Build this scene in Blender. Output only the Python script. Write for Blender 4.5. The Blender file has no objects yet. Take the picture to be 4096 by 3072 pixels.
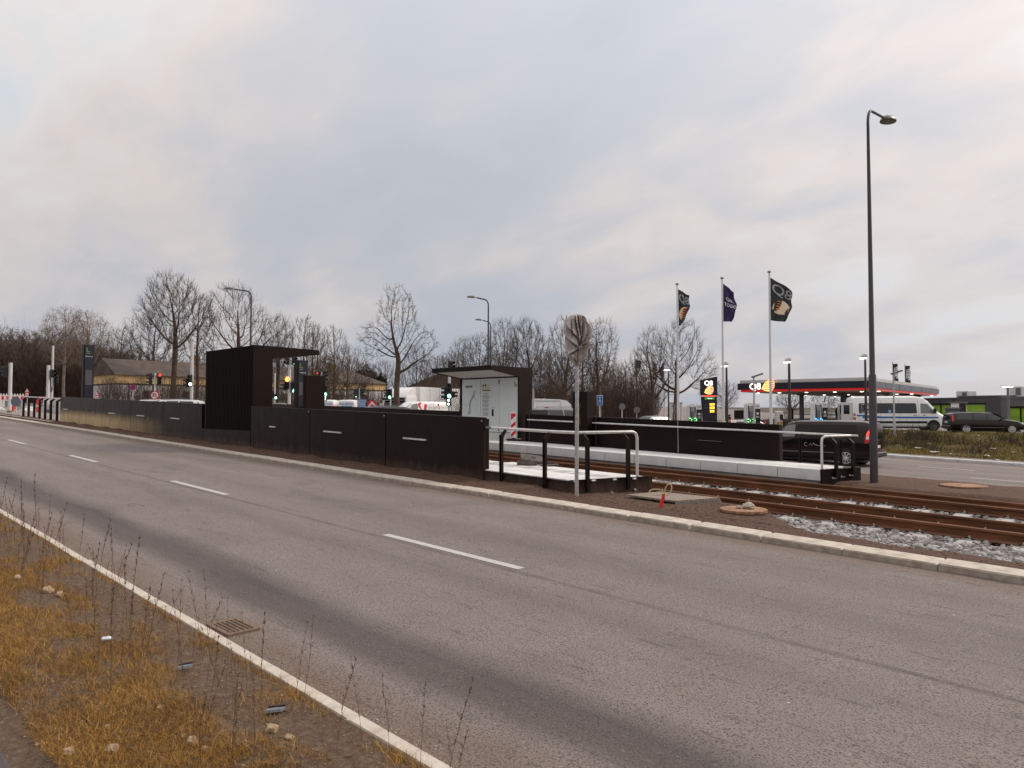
import bpy, math, random
import numpy as np
from mathutils import Vector, Matrix, Euler
random.seed(7); RNG=np.random.default_rng(7)
D2R=math.radians; PI=math.pi
S=bpy.context.scene; COL=S.collection
# ------------------------------------------------------------ camera, sky, sun, exposure
# world frame: X runs along the tram track, Y across it (away from the photographer), Z up.
CAMH=1.8; GRADE=.025; DROP=.78; FPX=2840.0
cam_d=bpy.data.cameras.new('camera'); cam=bpy.data.objects.new('camera',cam_d); COL.objects.link(cam)
cam_d.sensor_width=36; cam_d.lens=36*FPX/4096; cam_d.clip_start=.05; cam_d.clip_end=3000
_n=math.hypot(2915,2840); FW=(-2840/_n,2915/_n); RT=(2915/_n,2840/_n)
PITCH=math.atan((1635-1536)/FPX)
YAW=math.atan2(FW[1],FW[0])
cam.location=(0,0,CAMH); cam.rotation_euler=(PI/2+PITCH,0,YAW-PI/2)
S.camera=cam
SUN_EL=38; SUN_AZ=60      # sun high behind cloud, to the right
w=bpy.data.worlds.new('World'); S.world=w; w.use_nodes=True
nt=w.node_tree; nt.nodes.clear()
def N(t,**k):
    n=nt.nodes.new(t)
    for a,b in k.items(): setattr(n,a,b)
    return n
out=N('ShaderNodeOutputWorld'); bg=N('ShaderNodeBackground'); bg.inputs[1].default_value=.1
sky=N('ShaderNodeTexSky',sky_type='NISHITA',sun_disc=False)
sky.sun_elevation=D2R(SUN_EL); sky.sun_rotation=D2R(90-SUN_AZ); sky.air_density=1; sky.dust_density=2.5
tc=N('ShaderNodeTexCoord'); sp=N('ShaderNodeSeparateXYZ'); nt.links.new(tc.outputs['Generated'],sp.inputs[0])
def M(op,a,b=None,c=None,clamp=False):
    m=N('ShaderNodeMath',operation=op); m.use_clamp=clamp
    for i,v in enumerate((a,b,c)):
        if v is None: continue
        if isinstance(v,(int,float)): m.inputs[i].default_value=v
        else: nt.links.new(v,m.inputs[i])
    return m.outputs[0]
zz=M('MAXIMUM',sp.outputs[2],0.0); den=M('ADD',zz,.38)
cx=M('DIVIDE',sp.outputs[0],den); cy=M('DIVIDE',sp.outputs[1],den)
cb=N('ShaderNodeCombineXYZ'); nt.links.new(cx,cb.inputs[0]); nt.links.new(cy,cb.inputs[1])
mp=N('ShaderNodeMapping'); mp.inputs['Rotation'].default_value=(0,0,D2R(-38)); mp.inputs['Scale'].default_value=(.8,1.25,1); mp.inputs['Location'].default_value=(1.3,4.2,0)
nt.links.new(cb.outputs[0],mp.inputs[0])
def noise(scale,detail,rough,dist=0):
    n=N('ShaderNodeTexNoise'); n.inputs['Scale'].default_value=scale; n.inputs['Detail'].default_value=detail
    n.inputs['Roughness'].default_value=rough; n.inputs['Distortion'].default_value=dist
    nt.links.new(mp.outputs[0],n.inputs['Vector']); return n.outputs[0]
def ramp(v,stops):
    r=N('ShaderNodeValToRGB'); nt.links.new(v,r.inputs[0]); e=r.color_ramp.elements
    while len(e)<len(stops): e.new(.5)
    for i,(p,c) in enumerate(stops): e[i].position=p; e[i].color=(*c,1)
    return r.outputs[0]
n1=noise(1.15,4,.42,.35); n2=noise(4.4,6,.52,.3)
nm=M('ADD',M('MULTIPLY',n1,.68),M('MULTIPLY',n2,.32))
# thick grey cloud -> paler cloud -> thin bluish veil (radiance is multiplied by the 0.1 strength)
cloud=ramp(nm,[(.34,(4.30,4.48,4.85)),(.42,(4.60,4.70,5.02)),(.48,(5.10,4.98,5.10)),(.54,(5.95,5.48,5.25)),(.60,(6.25,6.0,5.85)),(.66,(5.3,5.75,6.2))])
# towards the zenith an overcast sky gets brighter
grad=M('ADD',M('ADD',M('MULTIPLY',zz,.16),M('MULTIPLY',M('MULTIPLY',zz,zz),.95)),.84)
# thin cloud glows towards the hidden sun
dp=N('ShaderNodeVectorMath',operation='DOT_PRODUCT'); nt.links.new(tc.outputs['Generated'],dp.inputs[0])
dp.inputs[1].default_value=(math.cos(D2R(SUN_EL))*math.cos(D2R(SUN_AZ)),math.cos(D2R(SUN_EL))*math.sin(D2R(SUN_AZ)),math.sin(D2R(SUN_EL)))
grad=M('ADD',grad,M('MULTIPLY',M('POWER',M('MAXIMUM',dp.outputs['Value'],0.0),2.5),.30))
mul=N('ShaderNodeVectorMath',operation='SCALE'); nt.links.new(cloud,mul.inputs[0]); nt.links.new(grad,mul.inputs['Scale'])
# the lowest veil of cloud is a little bluer
hz=N('ShaderNodeMix',data_type='RGBA',blend_type='MULTIPLY'); nt.links.new(M('SUBTRACT',1.0,M('MULTIPLY',zz,4.0),None,True),hz.inputs[0]); nt.links.new(mul.outputs[0],hz.inputs[6]); hz.inputs[7].default_value=(.93,.975,1.06,1)
mx=N('ShaderNodeMix',data_type='RGBA'); mx.inputs[0].default_value=.07
nt.links.new(hz.outputs[2],mx.inputs[6]); nt.links.new(sky.outputs[0],mx.inputs[7])
nt.links.new(mx.outputs[2],bg.inputs[0]); nt.links.new(bg.outputs[0],out.inputs[0])
sd=bpy.data.lights.new('sun','SUN'); sd.energy=1.5; sd.angle=D2R(14); sd.color=(1,.89,.76)
sun=bpy.data.objects.new('sun',sd); COL.objects.link(sun)
sdir=Vector((math.cos(D2R(SUN_EL))*math.cos(D2R(SUN_AZ)),math.cos(D2R(SUN_EL))*math.sin(D2R(SUN_AZ)),math.sin(D2R(SUN_EL))))
# the sun lamp comes from the same side as the sky's sun
sun.rotation_euler=sdir.to_track_quat('Z','Y').to_euler()
S.view_settings.view_transform='Standard'; S.view_settings.look='None'; S.view_settings.exposure=.32; S.view_settings.gamma=1
S.view_settings.use_curve_mapping=False
S.cycles.max_bounces=6; S.cycles.use_denoising=True

# ------------------------------------------------------------ surveying helpers: where a sight line meets the ground or a vertical plane
def ray(px,py):
    r=(px-2048)/FPX; u=(1536-py)/FPX
    f=math.cos(PITCH)-u*math.sin(PITCH); z=math.sin(PITCH)+u*math.cos(PITCH)
    return RT[0]*r+FW[0]*f, RT[1]*r+FW[1]*f, z
def gnd(px,py,z0=0):
    d=ray(px,py); t=(z0-CAMH)/(d[2]+GRADE*d[0]); return Vector((d[0]*t,d[1]*t,CAMH+d[2]*t))
def onY(px,py,Y):
    d=ray(px,py); t=Y/d[1]; return Vector((d[0]*t,Y,CAMH+d[2]*t))
def topz(py,D): return CAMH+(1635-py)/FPX*D
def sm(a,b,x):
    t=max(0,min(1,(x-a)/(b-a))); return t*t*(3-2*t)
def G(x,y):     # height of the land
    z=-GRADE*max(x,-100)-DROP*sm(17.6,25,y)*sm(-45,-9,x)
    wgt=sm(38,56,y)*sm(-100,-60,x)
    return z*(1-wgt)+.07*wgt
def bgp(px,D,dz=0):
    r=(px-2048)/FPX*D; x=RT[0]*r+FW[0]*D; y=RT[1]*r+FW[1]*D
    return Vector((x,y,G(x,y)+dz))
RZ0=math.atan2(RT[1],RT[0])

# ------------------------------------------------------------ materials
MATS={}
def mat(name,col,rough=.6,metal=0,var=.12,vscale=6,bump=0,bscale=60,emit=None,estr=0,spec=.5,coat=0,alpha=None,col2=None,trans=0):
    if name in MATS: return MATS[name]
    m=bpy.data.materials.new(name); m.use_nodes=True; t=m.node_tree; b=t.nodes['Principled BSDF']; L=t.links
    b.inputs['Roughness'].default_value=rough; b.inputs['Metallic'].default_value=metal
    b.inputs['Specular IOR Level'].default_value=spec; b.inputs['Coat Weight'].default_value=coat
    b.inputs['Transmission Weight'].default_value=trans; b.inputs['Specular Tint'].default_value=(1,.82,.74,1) if name.startswith('black_') else (1,1,1,1)
    tc=t.nodes.new('ShaderNodeTexCoord')
    if var>0 or col2:
        n=t.nodes.new('ShaderNodeTexNoise'); n.inputs['Scale'].default_value=vscale; n.inputs['Detail'].default_value=5; n.inputs['Roughness'].default_value=.6
        L.new(tc.outputs['Object'],n.inputs['Vector'])
        r=t.nodes.new('ShaderNodeValToRGB'); L.new(n.outputs[0],r.inputs[0])
        c2=col2 or tuple(c*(1+var) for c in col); c1=col if col2 else tuple(c*(1-var) for c in col)
        r.color_ramp.elements[0].position=.35; r.color_ramp.elements[1].position=.65
        r.color_ramp.elements[0].color=(*c1,1); r.color_ramp.elements[1].color=(*c2,1)
        L.new(r.outputs[0],b.inputs['Base Color'])
    else: b.inputs['Base Color'].default_value=(*col,1)
    if bump>0:
        n=t.nodes.new('ShaderNodeTexNoise'); n.inputs['Scale'].default_value=bscale; n.inputs['Detail'].default_value=6
        L.new(tc.outputs['Object'],n.inputs['Vector'])
        bp=t.nodes.new('ShaderNodeBump'); bp.inputs['Strength'].default_value=bump; bp.inputs['Distance'].default_value=.02
        L.new(n.outputs[0],bp.inputs['Height']); L.new(bp.outputs[0],b.inputs['Normal'])
    if emit: b.inputs['Emission Color'].default_value=(*emit,1); b.inputs['Emission Strength'].default_value=estr
    MATS[name]=m; return m
class G_:  # small node-graph builder for the richer surfaces
    def __init__(s,name,rough=.8):
        s.m=bpy.data.materials.new(name); s.m.use_nodes=True; s.t=s.m.node_tree; s.b=s.t.nodes['Principled BSDF']; s.b.inputs['Roughness'].default_value=rough
        s.tc=s.t.nodes.new('ShaderNodeTexCoord'); s.sep=s.t.nodes.new('ShaderNodeSeparateXYZ'); s.L(s.tc.outputs['Object'],s.sep.inputs[0])
        MATS[name]=s.m
    def L(s,a,b): s.t.links.new(a,b)
    def set(s,inp,v):
        if isinstance(v,(int,float)): inp.default_value=v
        elif isinstance(v,tuple): inp.default_value=(*v,1) if len(v)==3 else v
        else: s.L(v,inp)
    def math(s,op,a,b=0,clamp=False):
        n=s.t.nodes.new('ShaderNodeMath'); n.operation=op; n.use_clamp=clamp; s.set(n.inputs[0],a); s.set(n.inputs[1],b); return n.outputs[0]
    def noise(s,scale,detail=4,rough=.6,stretch=None,dist=0):
        n=s.t.nodes.new('ShaderNodeTexNoise'); n.inputs['Scale'].default_value=scale; n.inputs['Detail'].default_value=detail; n.inputs['Roughness'].default_value=rough; n.inputs['Distortion'].default_value=dist
        if stretch:
            mp=s.t.nodes.new('ShaderNodeMapping'); mp.inputs['Scale'].default_value=stretch; s.L(s.tc.outputs['Object'],mp.inputs[0]); s.L(mp.outputs[0],n.inputs['Vector'])
        else: s.L(s.tc.outputs['Object'],n.inputs['Vector'])
        return n.outputs[0]
    def ramp(s,v,stops):
        r=s.t.nodes.new('ShaderNodeValToRGB'); s.L(v,r.inputs[0]); e=r.color_ramp.elements
        while len(e)<len(stops): e.new(.5)
        for i,(p,c) in enumerate(stops):
            e[i].position=p; e[i].color=(*c,1) if isinstance(c,tuple) else (c,c,c,1)
        return r.outputs[0]
    def band(s,v,c,w,soft):      # 1 within w of c, soft edge
        d=s.math('ABSOLUTE',s.math('SUBTRACT',v,c)); return s.math('SUBTRACT',1,s.math('DIVIDE',s.math('SUBTRACT',d,w),soft),True)
    def mix(s,f,a,b,mode='MIX'):
        n=s.t.nodes.new('ShaderNodeMix'); n.data_type='RGBA'; n.blend_type=mode; n.clamp_factor=True
        s.set(n.inputs[0],f); s.set(n.inputs[6],a); s.set(n.inputs[7],b); return n.outputs[2]
    def bump(s,h,strength,dist=.02):
        n=s.t.nodes.new('ShaderNodeBump'); n.inputs['Strength'].default_value=strength; n.inputs['Distance'].default_value=dist; s.L(h,n.inputs['Height']); s.L(n.outputs[0],s.b.inputs['Normal'])
    def col(s,c): s.L(c,s.b.inputs['Base Color'])

# ------------------------------------------------------------ mesh building
class MB:
    def __init__(s): s.v=[]; s.f=[]; s.mi=[]
    def add(s,vs,fs,m=0):
        o=len(s.v); s.v+= [tuple(v) for v in vs]; s.f+=[tuple(i+o for i in f) for f in fs]; s.mi+=[m]*len(fs)
    def box(s,x0,x1,y0,y1,z0,z1,m=0):
        s.add([(x0,y0,z0),(x1,y0,z0),(x1,y1,z0),(x0,y1,z0),(x0,y0,z1),(x1,y0,z1),(x1,y1,z1),(x0,y1,z1)],
              [(0,3,2,1),(4,5,6,7),(0,1,5,4),(1,2,6,5),(2,3,7,6),(3,0,4,7)],m); return s
    def cbox(s,x0,x1,y0,y1,z0,z1,c,m=0):   # box with chamfered edges
        X=[x0,x0+c,x1-c,x1];Y=[y0,y0+c,y1-c,y1];Z=[z0,z0+c,z1-c,z1]
        vs=[];idx={}
        def p(i,j,k):
            if (i,j,k) not in idx: idx[i,j,k]=len(vs); vs.append((X[i],Y[j],Z[k]))
            return idx[i,j,k]
        fs=[]
        for i,si in ((0,1),(3,2)):
            q=[p(i,1,1),p(i,2,1),p(i,2,2),p(i,1,2)]; fs.append(q if i else q[::-1])
            q=[p(1,i,1),p(2,i,1),p(2,i,2),p(1,i,2)]; fs.append(q[::-1] if i else q)
            q=[p(1,1,i),p(2,1,i),p(2,2,i),p(1,2,i)]; fs.append(q if i else q[::-1])
        for a,a1 in ((0,1),(3,2)):
            for b,b1 in ((0,1),(3,2)):
                fs.append([p(a,b1,1),p(a,b1,2),p(a1,b,2),p(a1,b,1)])
                fs.append([p(a,1,b1),p(a,2,b1),p(a1,2,b),p(a1,1,b)])
                fs.append([p(1,a,b1),p(2,a,b1),p(2,a1,b),p(1,a1,b)])
                for c_,c1 in ((0,1),(3,2)): fs.append([p(a,b1,c1),p(a1,b,c1),p(a1,b1,c_)])
        s.add(vs,fs,m); return s
    def obox(s,p0,p1,wd,h,m=0):   # bar of width wd and height h from p0 to p1
        p0=Vector(p0);p1=Vector(p1);d=(p1-p0).normalized(); up=Vector((0,0,1)) if abs(d.z)<.95 else Vector((0,1,0))
        r=d.cross(up).normalized()*wd/2; u=r.cross(d).normalized()*h/2
        vs=[p+a*r+b*u for p in (p0,p1) for a,b in ((-1,-1),(1,-1),(1,1),(-1,1))]
        s.add(vs,[(0,3,2,1),(4,5,6,7),(0,1,5,4),(1,2,6,5),(2,3,7,6),(3,0,4,7)],m); return s
    def tube(s,pts,r,n=8,m=0,cap=True):
        pts=[Vector(p) for p in pts]; k=len(pts); rs=r if isinstance(r,(list,tuple)) else [r]*k
        vs=[];fs=[]; prev=None
        for i,p in enumerate(pts):
            d=(pts[min(i+1,k-1)]-pts[max(i-1,0)]).normalized()
            if prev is None:
                a=Vector((0,0,1)) if abs(d.z)<.9 else Vector((1,0,0)); prev=d.cross(a).normalized()
            u=(prev-d*prev.dot(d)).normalized(); prev=u; v=d.cross(u)
            for j in range(n):
                t=2*PI*j/n; vs.append(p+(u*math.cos(t)+v*math.sin(t))*rs[i])
        for i in range(k-1):
            for j in range(n):
                a=i*n+j;b=i*n+(j+1)%n; fs.append((a,b,b+n,a+n))
        if cap: fs.append(tuple(range(n-1,-1,-1))); fs.append(tuple((k-1)*n+j for j in range(n)))
        s.add(vs,fs,m); return s
    def lathe(s,prof,n=24,axis='z',c=(0,0,0),m=0):   # prof: (radius, height)
        vs=[];fs=[];k=len(prof)
        for r,h in prof:
            for j in range(n):
                t=2*PI*j/n; a,b=r*math.cos(t),r*math.sin(t)
                p={'z':(a,b,h),'y':(a,h,b),'x':(h,a,b)}[axis]; vs.append((p[0]+c[0],p[1]+c[1],p[2]+c[2]))
        for i in range(k-1):
            for j in range(n): fs.append((i*n+j,i*n+(j+1)%n,(i+1)*n+(j+1)%n,(i+1)*n+j))
        fs.append(tuple(range(n-1,-1,-1))); fs.append(tuple((k-1)*n+j for j in range(n)))
        s.add(vs,fs,m); return s
    def prism(s,poly,a0,a1,plane='xz',m=0):    # polygon in a plane, extruded between a0 and a1 on the third axis
        n=len(poly)
        def P(p,a): return {'xz':(p[0],a,p[1]),'yz':(a,p[0],p[1]),'xy':(p[0],p[1],a)}[plane]
        s.add([P(p,a0) for p in poly]+[P(p,a1) for p in poly],[tuple(range(n)),tuple(range(2*n-1,n-1,-1))]+[(i,i+n,(i+1)%n+n,(i+1)%n) for i in range(n)],m); return s
    def slope(s,k=-GRADE):
        s.v=[(x,y,z+k*x) for x,y,z in s.v]; return s
    def build(s,name,mats,parent=None,smooth=None,loc=None,fix=True):
        me=bpy.data.meshes.new(name); me.from_pydata(s.v,[],s.f)
        for mm in (mats if isinstance(mats,(list,tuple)) else [mats]): me.materials.append(mm)
        if any(s.mi): me.polygons.foreach_set('material_index',s.mi)
        if fix:
            import bmesh
            b=bmesh.new(); b.from_mesh(me); bmesh.ops.recalc_face_normals(b,faces=b.faces); b.to_mesh(me); b.free()
        if smooth is not None:
            me.polygons.foreach_set('use_smooth',[True]*len(me.polygons)); me.set_sharp_from_angle(angle=D2R(smooth))
        me.update()
        o=bpy.data.objects.new(name,me); COL.objects.link(o)
        if parent: o.parent=parent
        if loc is not None: o.location=loc
        return o
def npmesh(name,V,F,m,parent=None,smooth=False,attr=None):   # V (n,3) F (m,k) arrays
    me=bpy.data.meshes.new(name); k=F.shape[1]
    me.vertices.add(len(V)); me.vertices.foreach_set('co',V.astype('f').ravel())
    me.loops.add(F.size); me.loops.foreach_set('vertex_index',F.astype('i').ravel())
    me.polygons.add(len(F)); me.polygons.foreach_set('loop_start',np.arange(0,F.size,k,dtype='i'))
    me.polygons.foreach_set('use_smooth',np.full(len(F),smooth))
    if attr is not None:
        a=me.attributes.new('tone','FLOAT','POINT'); a.data.foreach_set('value',attr.astype('f'))
    me.materials.append(m); me.update(); me.validate()
    if parent=='mesh': return me
    o=bpy.data.objects.new(name,me); COL.objects.link(o)
    if parent: o.parent=parent
    return o
def thing(name,label,cat,loc=(0,0,0),rz=0,group=None,kind=None):
    o=bpy.data.objects.new(name,None); COL.objects.link(o); o.empty_display_size=.2
    o.location=loc; o.rotation_euler=(0,0,rz)
    if label: o['label']=label
    if cat: o['category']=cat
    if group: o['group']=group
    if kind: o['kind']=kind
    return o
def tag(o,label=None,cat=None,group=None,kind=None):
    if label: o['label']=label
    if cat: o['category']=cat
    if group: o['group']=group
    if kind: o['kind']=kind
    return o
KIDS={}
def copy_tree(o,loc=None,rz=None,label=None,group=None,scale=None,parent=None):
    c=o.copy(); COL.objects.link(c); c.parent=parent
    for ch in KIDS.get(o.name) or [q for q in COL.objects if q.parent==o]: copy_tree(ch,parent=c)
    if loc is not None: c.location=loc
    if rz is not None: c.rotation_euler=(0,0,rz)
    if label: c['label']=label
    if group: c['group']=group
    if scale is not None: c.scale=(scale,)*3 if isinstance(scale,(int,float)) else scale
    return c
FONTS=None
def text(parent,s,size,loc,m,rz=0,name='lettering',align='CENTER',bold=0,rx=PI/2,sx=1,ext=.001,ry=0):
    c=bpy.data.curves.new(name,'FONT'); c.body=s; c.size=size; c.align_x=align; c.align_y='CENTER'; c.extrude=ext; c.offset=bold; c.resolution_u=3
    o=bpy.data.objects.new('tmp',c); COL.objects.link(o); me=bpy.data.meshes.new_from_object(o.evaluated_get(bpy.context.evaluated_depsgraph_get())); bpy.data.objects.remove(o)
    me.materials.clear(); me.materials.append(m); o=bpy.data.objects.new(name,me); COL.objects.link(o)
    if parent: o.parent=parent
    o.location=loc; o.rotation_euler=(rx,ry,rz); o.scale=(sx,1,1); return o

m_black=mat('black_steel_paint',(.0060,.0030,.0026),.5,0,.18,3,.04,120,spec=.22)
m_black2=mat('black_steel_satin',(.0065,.0035,.003),.45,0,.1,4,spec=.25)
m_galv=mat('galvanised_steel',(.42,.40,.39),.45,.55,.22,14,.03,50)
m_galvl=mat('pale_galvanised_tube',(.62,.60,.58),.4,.35,.12,8)
m_white=mat('white_paint',(.82,.82,.81),.35,0,.04,3)
m_whitedirty=mat('white_paint_dirty',(.62,.61,.6),.5,0,.1,3)
m_polew=mat('pale_grey_pole_paint',(.6,.59,.58),.4,0,.06,3)
m_panelw=mat('white_enamel_panel',(.68,.74,.73),.22,0,.03,1.5)
m_grey=mat('grey_metal',(.16,.155,.16),.5,.3,.1,5)
m_rubber=mat('tyre_rubber',(.012,.011,.011),.75,0,.15,20)
m_darkplastic=mat('black_plastic',(.014,.013,.013),.5,0,.1,8)
m_glass=mat('dark_tinted_glass',(.012,.012,.014),.06,0,0,spec=.6)
m_glassc=mat('clear_car_glass',(.16,.17,.16),.05,0,0,spec=.9)
m_alloy=mat('alloy_silver',(.72,.72,.72),.35,.3,.05,9)
m_red=mat('red_reflective',(.6,.012,.02),.4,0,.06,10)
m_redl=mat('red_lamp_lit',(.6,.02,.02),.3,0,0,emit=(1,.05,.03),estr=2.2)
m_redd=mat('red_lamp_unlit',(.3,.01,.015),.2,0,0)
m_blue=mat('sign_blue',(.01,.13,.42),.4,0,.04,5)
m_txtk=mat('black_print',(.02,.02,.02),.5,0,0)
m_txtg=mat('grey_print',(.22,.22,.22),.5,0,0)
m_txtw=mat('white_print',(.8,.8,.8),.5,0,0)
m_concl=mat('pale_precast_concrete',(.55,.545,.53),.8,0,.10,2.5,.15,70,col2=(.66,.655,.64))
m_concg=mat('grey_concrete',(.33,.31,.295),.85,0,.15,3,.2,50)
m_bolt=mat('bright_bolt',(.6,.58,.55),.35,.8,.1,20)
# ------------------------------------------------------------ surface materials
def asphalt(name,near=True):
    g=G_(name,.82); y=g.sep.outputs[1]; x=g.sep.outputs[0]
    big=g.noise(.35,4,.6,stretch=(.25,1,1)); mid=g.noise(3,5,.6,stretch=(.35,1,1)); fine=g.noise(75,3,.75); fine2=g.noise(50,3,.7)
    base=g.ramp(big,[(.3,(.212,.168,.148)),(.7,(.266,.218,.195))])
    base=g.mix(g.ramp(mid,[(.35,.0),(.7,.45)]),base,(.29,.25,.235))
    wob=g.math('MULTIPLY',g.math('SUBTRACT',g.noise(.5,3,.5),.5),.5)
    yy=g.math('ADD',y,wob)
    if near:
        for c,wd,so,f in ((3.20,.02,.32,.78),(4.7,.04,.3,.22),(6.35,.1,.5,.20),(7.6,.06,.4,.16),(2.95,.05,.2,.2)):
            k=g.math('MULTIPLY',g.band(yy,c,wd,so),g.math('MULTIPLY',g.noise(1.2,4,.6,stretch=(.2,1,1)),f*1.7),True)
            base=g.mix(k,base,(.058,.043,.040))
        # the paving seam beside the centre line
        k=g.math('MULTIPLY',g.band(g.math('ADD',y,g.math('MULTIPLY',wob,.12)),5.30,.012,.05),g.ramp(g.noise(5,4,.7,stretch=(.3,1,1)),[(.3,.1),(.6,.6)]),True)
        base=g.mix(k,base,(.06,.045,.042))
        # sand washed against both kerbs
        sand=g.noise(2.2,5,.65,stretch=(.4,1,1))
        for c,wd,so in ((2.30,.12,.30),(8.78,.12,.45)):
            k=g.math('MULTIPLY',g.band(yy,c,wd,so),g.ramp(sand,[(.2,.35),(.65,1.0)]),True)
            base=g.mix(g.math('MULTIPLY',k,.85),base,(.185,.122,.080))
        k=g.math('MULTIPLY',g.band(yy,2.98,.07,.22),.62); base=g.mix(k,base,(.085,.06,.056))
        # short crack marks
        cr=g.noise(9,6,.75,stretch=(.18,1,1)); base=g.mix(g.ramp(cr,[(.59,.0),(.66,.6)]),base,(.065,.05,.045)); cr2=g.noise(16,5,.7,stretch=(.07,1,1)); base=g.mix(g.ramp(cr2,[(.60,.0),(.70,.5)]),base,(.07,.054,.048)); pa=g.noise(1.0,4,.6,stretch=(.5,1,1)); base=g.mix(g.ramp(pa,[(.58,0.),(.70,.35)]),base,(.105,.084,.076))
    else:
        for c in (26.6,28.4,30.4,32.6,34.5):
            base=g.mix(g.math('MULTIPLY',g.band(yy,c,.1,.6),.4),base,(.13,.11,.105))
        base=g.mix(g.math('MULTIPLY',g.band(yy,36.9,.3,.8),.7),base,(.09,.06,.045))
    base=g.mix(g.ramp(fine,[(.36,1.0),(.52,.0)]),base,(.045,.034,.03))
    base=g.mix(g.ramp(fine2,[(.62,.0),(.76,.6)]),base,(.44,.40,.38))
    g.col(base); g.bump(g.math('ADD',fine,g.math('MULTIPLY',fine2,.6)),.8,.015); return g.m
m_asph=asphalt('asphalt_worn'); m_asphf=asphalt('asphalt_far',False)
def soilmat(name,c0,c1,c2,sc=14,b=.9):
    g=G_(name,.95); n=g.noise(sc,7,.7); n2=g.noise(1.3,4,.6)
    base=g.ramp(n,[(.3,c0),(.52,c1),(.72,c2)]); base=g.mix(g.math('MULTIPLY',n2,.5),base,c0)
    sp=g.noise(160,2,.6); base=g.mix(g.ramp(sp,[(.66,0.),(.72,.8)]),base,tuple(min(1,c*2.6) for c in c2))
    g.col(base); g.bump(g.math('ADD',n,g.math('MULTIPLY',sp,.4)),b,.04); return g.m
m_soil=soilmat('brown_soil',(.072,.034,.021),(.125,.066,.041),(.175,.100,.066))
m_verge=soilmat('verge_dirt',(.075,.041,.022),(.165,.102,.060),(.30,.215,.14),24)
m_turf=soilmat('rough_turf',(.05,.04,.016),(.095,.075,.024),(.13,.095,.04),2.2)
m_yard=soilmat('trampled_ground',(.2,.17,.15),(.28,.245,.22),(.34,.3,.27),5,.4)
m_land=soilmat('land',(.05,.04,.025),(.08,.065,.035),(.11,.085,.05),1.5,.3)
def line_mat():
    g=G_('road_marking_white',.6); n=g.noise(30,5,.7); g.col(g.ramp(n,[(.3,(.27,.24,.215)),(.45,(.47,.445,.415)),(.8,(.60,.575,.545))])); return g.m
m_line=line_mat()
def kerbmat():
    g=G_('kerb_concrete',.85); n=g.noise(7,6,.65); n2=g.noise(90,3,.6); z=g.noise(1.1,2,.5,stretch=(.9,1,1))
    b=g.ramp(n,[(.32,(.36,.30,.24)),(.5,(.52,.46,.385)),(.7,(.62,.56,.485))]); b=g.mix(g.ramp(z,[(.4,0.),(.7,.35)]),b,(.36,.30,.24)); b=g.mix(g.ramp(n2,[(.62,0.),(.7,.6)]),b,(.2,.16,.13))
    # upright faces browner and darker than the top
    geo=g.t.nodes.new('ShaderNodeNewGeometry'); s=g.t.nodes.new('ShaderNodeSeparateXYZ'); g.L(geo.outputs['Normal'],s.inputs[0])
    k=g.math('MULTIPLY',g.math('GREATER_THAN',g.math('ABSOLUTE',s.outputs[1]),.7),g.ramp(n,[(.3,.75),(.7,.35)])); b=g.mix(k,b,(.17,.115,.078))
    g.col(b); g.bump(n2,.25); return g.m
m_kerb=kerbmat()
def rustmat():
    g=G_('rusty_rail_steel',.75); n=g.noise(3,6,.7,stretch=(.4,3,3)); n2=g.noise(40,3,.6)
    b=g.ramp(n,[(.3,(.050,.018,.008)),(.5,(.130,.045,.015)),(.72,(.27,.098,.032))]); b=g.mix(g.ramp(n2,[(.6,0.),(.72,.4)]),b,(.25,.12,.05))
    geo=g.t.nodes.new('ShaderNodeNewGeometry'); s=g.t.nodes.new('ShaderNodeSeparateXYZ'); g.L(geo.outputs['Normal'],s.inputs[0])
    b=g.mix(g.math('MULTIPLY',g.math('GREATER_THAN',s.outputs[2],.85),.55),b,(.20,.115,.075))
    g.col(b); g.b.inputs['Metallic'].default_value=.25; g.bump(n2,.2); return g.m
m_rust=rustmat()
g=G_('ballast_stone',.85); at_=g.t.nodes.new('ShaderNodeAttribute'); at_.attribute_name='tone'; n=g.noise(40,4,.6)
b=g.ramp(g.math('ADD',g.math('MULTIPLY',at_.outputs['Fac'],.8),g.math('MULTIPLY',n,.3)),[(.1,(.085,.075,.068)),(.35,(.17,.155,.148)),(.65,(.28,.265,.255)),(.95,(.47,.455,.44))]); g.col(b); g.bump(n,.3); m_stone=g.m
m_rustlid=mat('rusty_iron_lid',(.19,.085,.045),.85,.1,.1,14,.5,60,col2=(.42,.25,.15))

# ------------------------------------------------------------ land, roads, kerbs
def sheet(name,x0,x1,y0,y1,nx,ny,m,h,parent=None,xs=None,ys=None,smooth=True):
    X=np.linspace(x0,x1,nx) if xs is None else np.array(xs); Y=np.linspace(y0,y1,ny) if ys is None else np.array(ys); nx=len(X);ny=len(Y)
    V=np.array([(a,b,h(a,b)) for a in X for b in Y]); i=np.arange(nx-1)[:,None]*ny+np.arange(ny-1)[None,:]
    F=np.stack([i,i+ny,i+ny+1,i+1],-1).reshape(-1,4); return npmesh(name,V,F,m,parent,smooth)
xs=sorted(set([-900,-600,-400,-300,-220,-160]+list(range(-130,61,5))+[80,120,200,320,500,800]))
ys=sorted(set([-500,-250,-120,-60,-30,-15,-6,-2,.8]+[.8+i*2 for i in range(1,36)]+[75,80,90,110,140,180,240,340,500,900]))
land=sheet('ground',0,0,0,0,0,0,m_land,lambda x,y:G(x,y)-.3,xs=xs,ys=ys); tag(land,kind='structure')
road=sheet('road',-112,30,2.24,8.80,60,5,m_asph,lambda x,y:-GRADE*max(x,-100)); tag(road,kind='structure')
mb=MB()
dashes=[(-29.35,-26.9),(-21.9,-19.55),(-14.7,-12.2),(-7.55,-5.15)]
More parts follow.
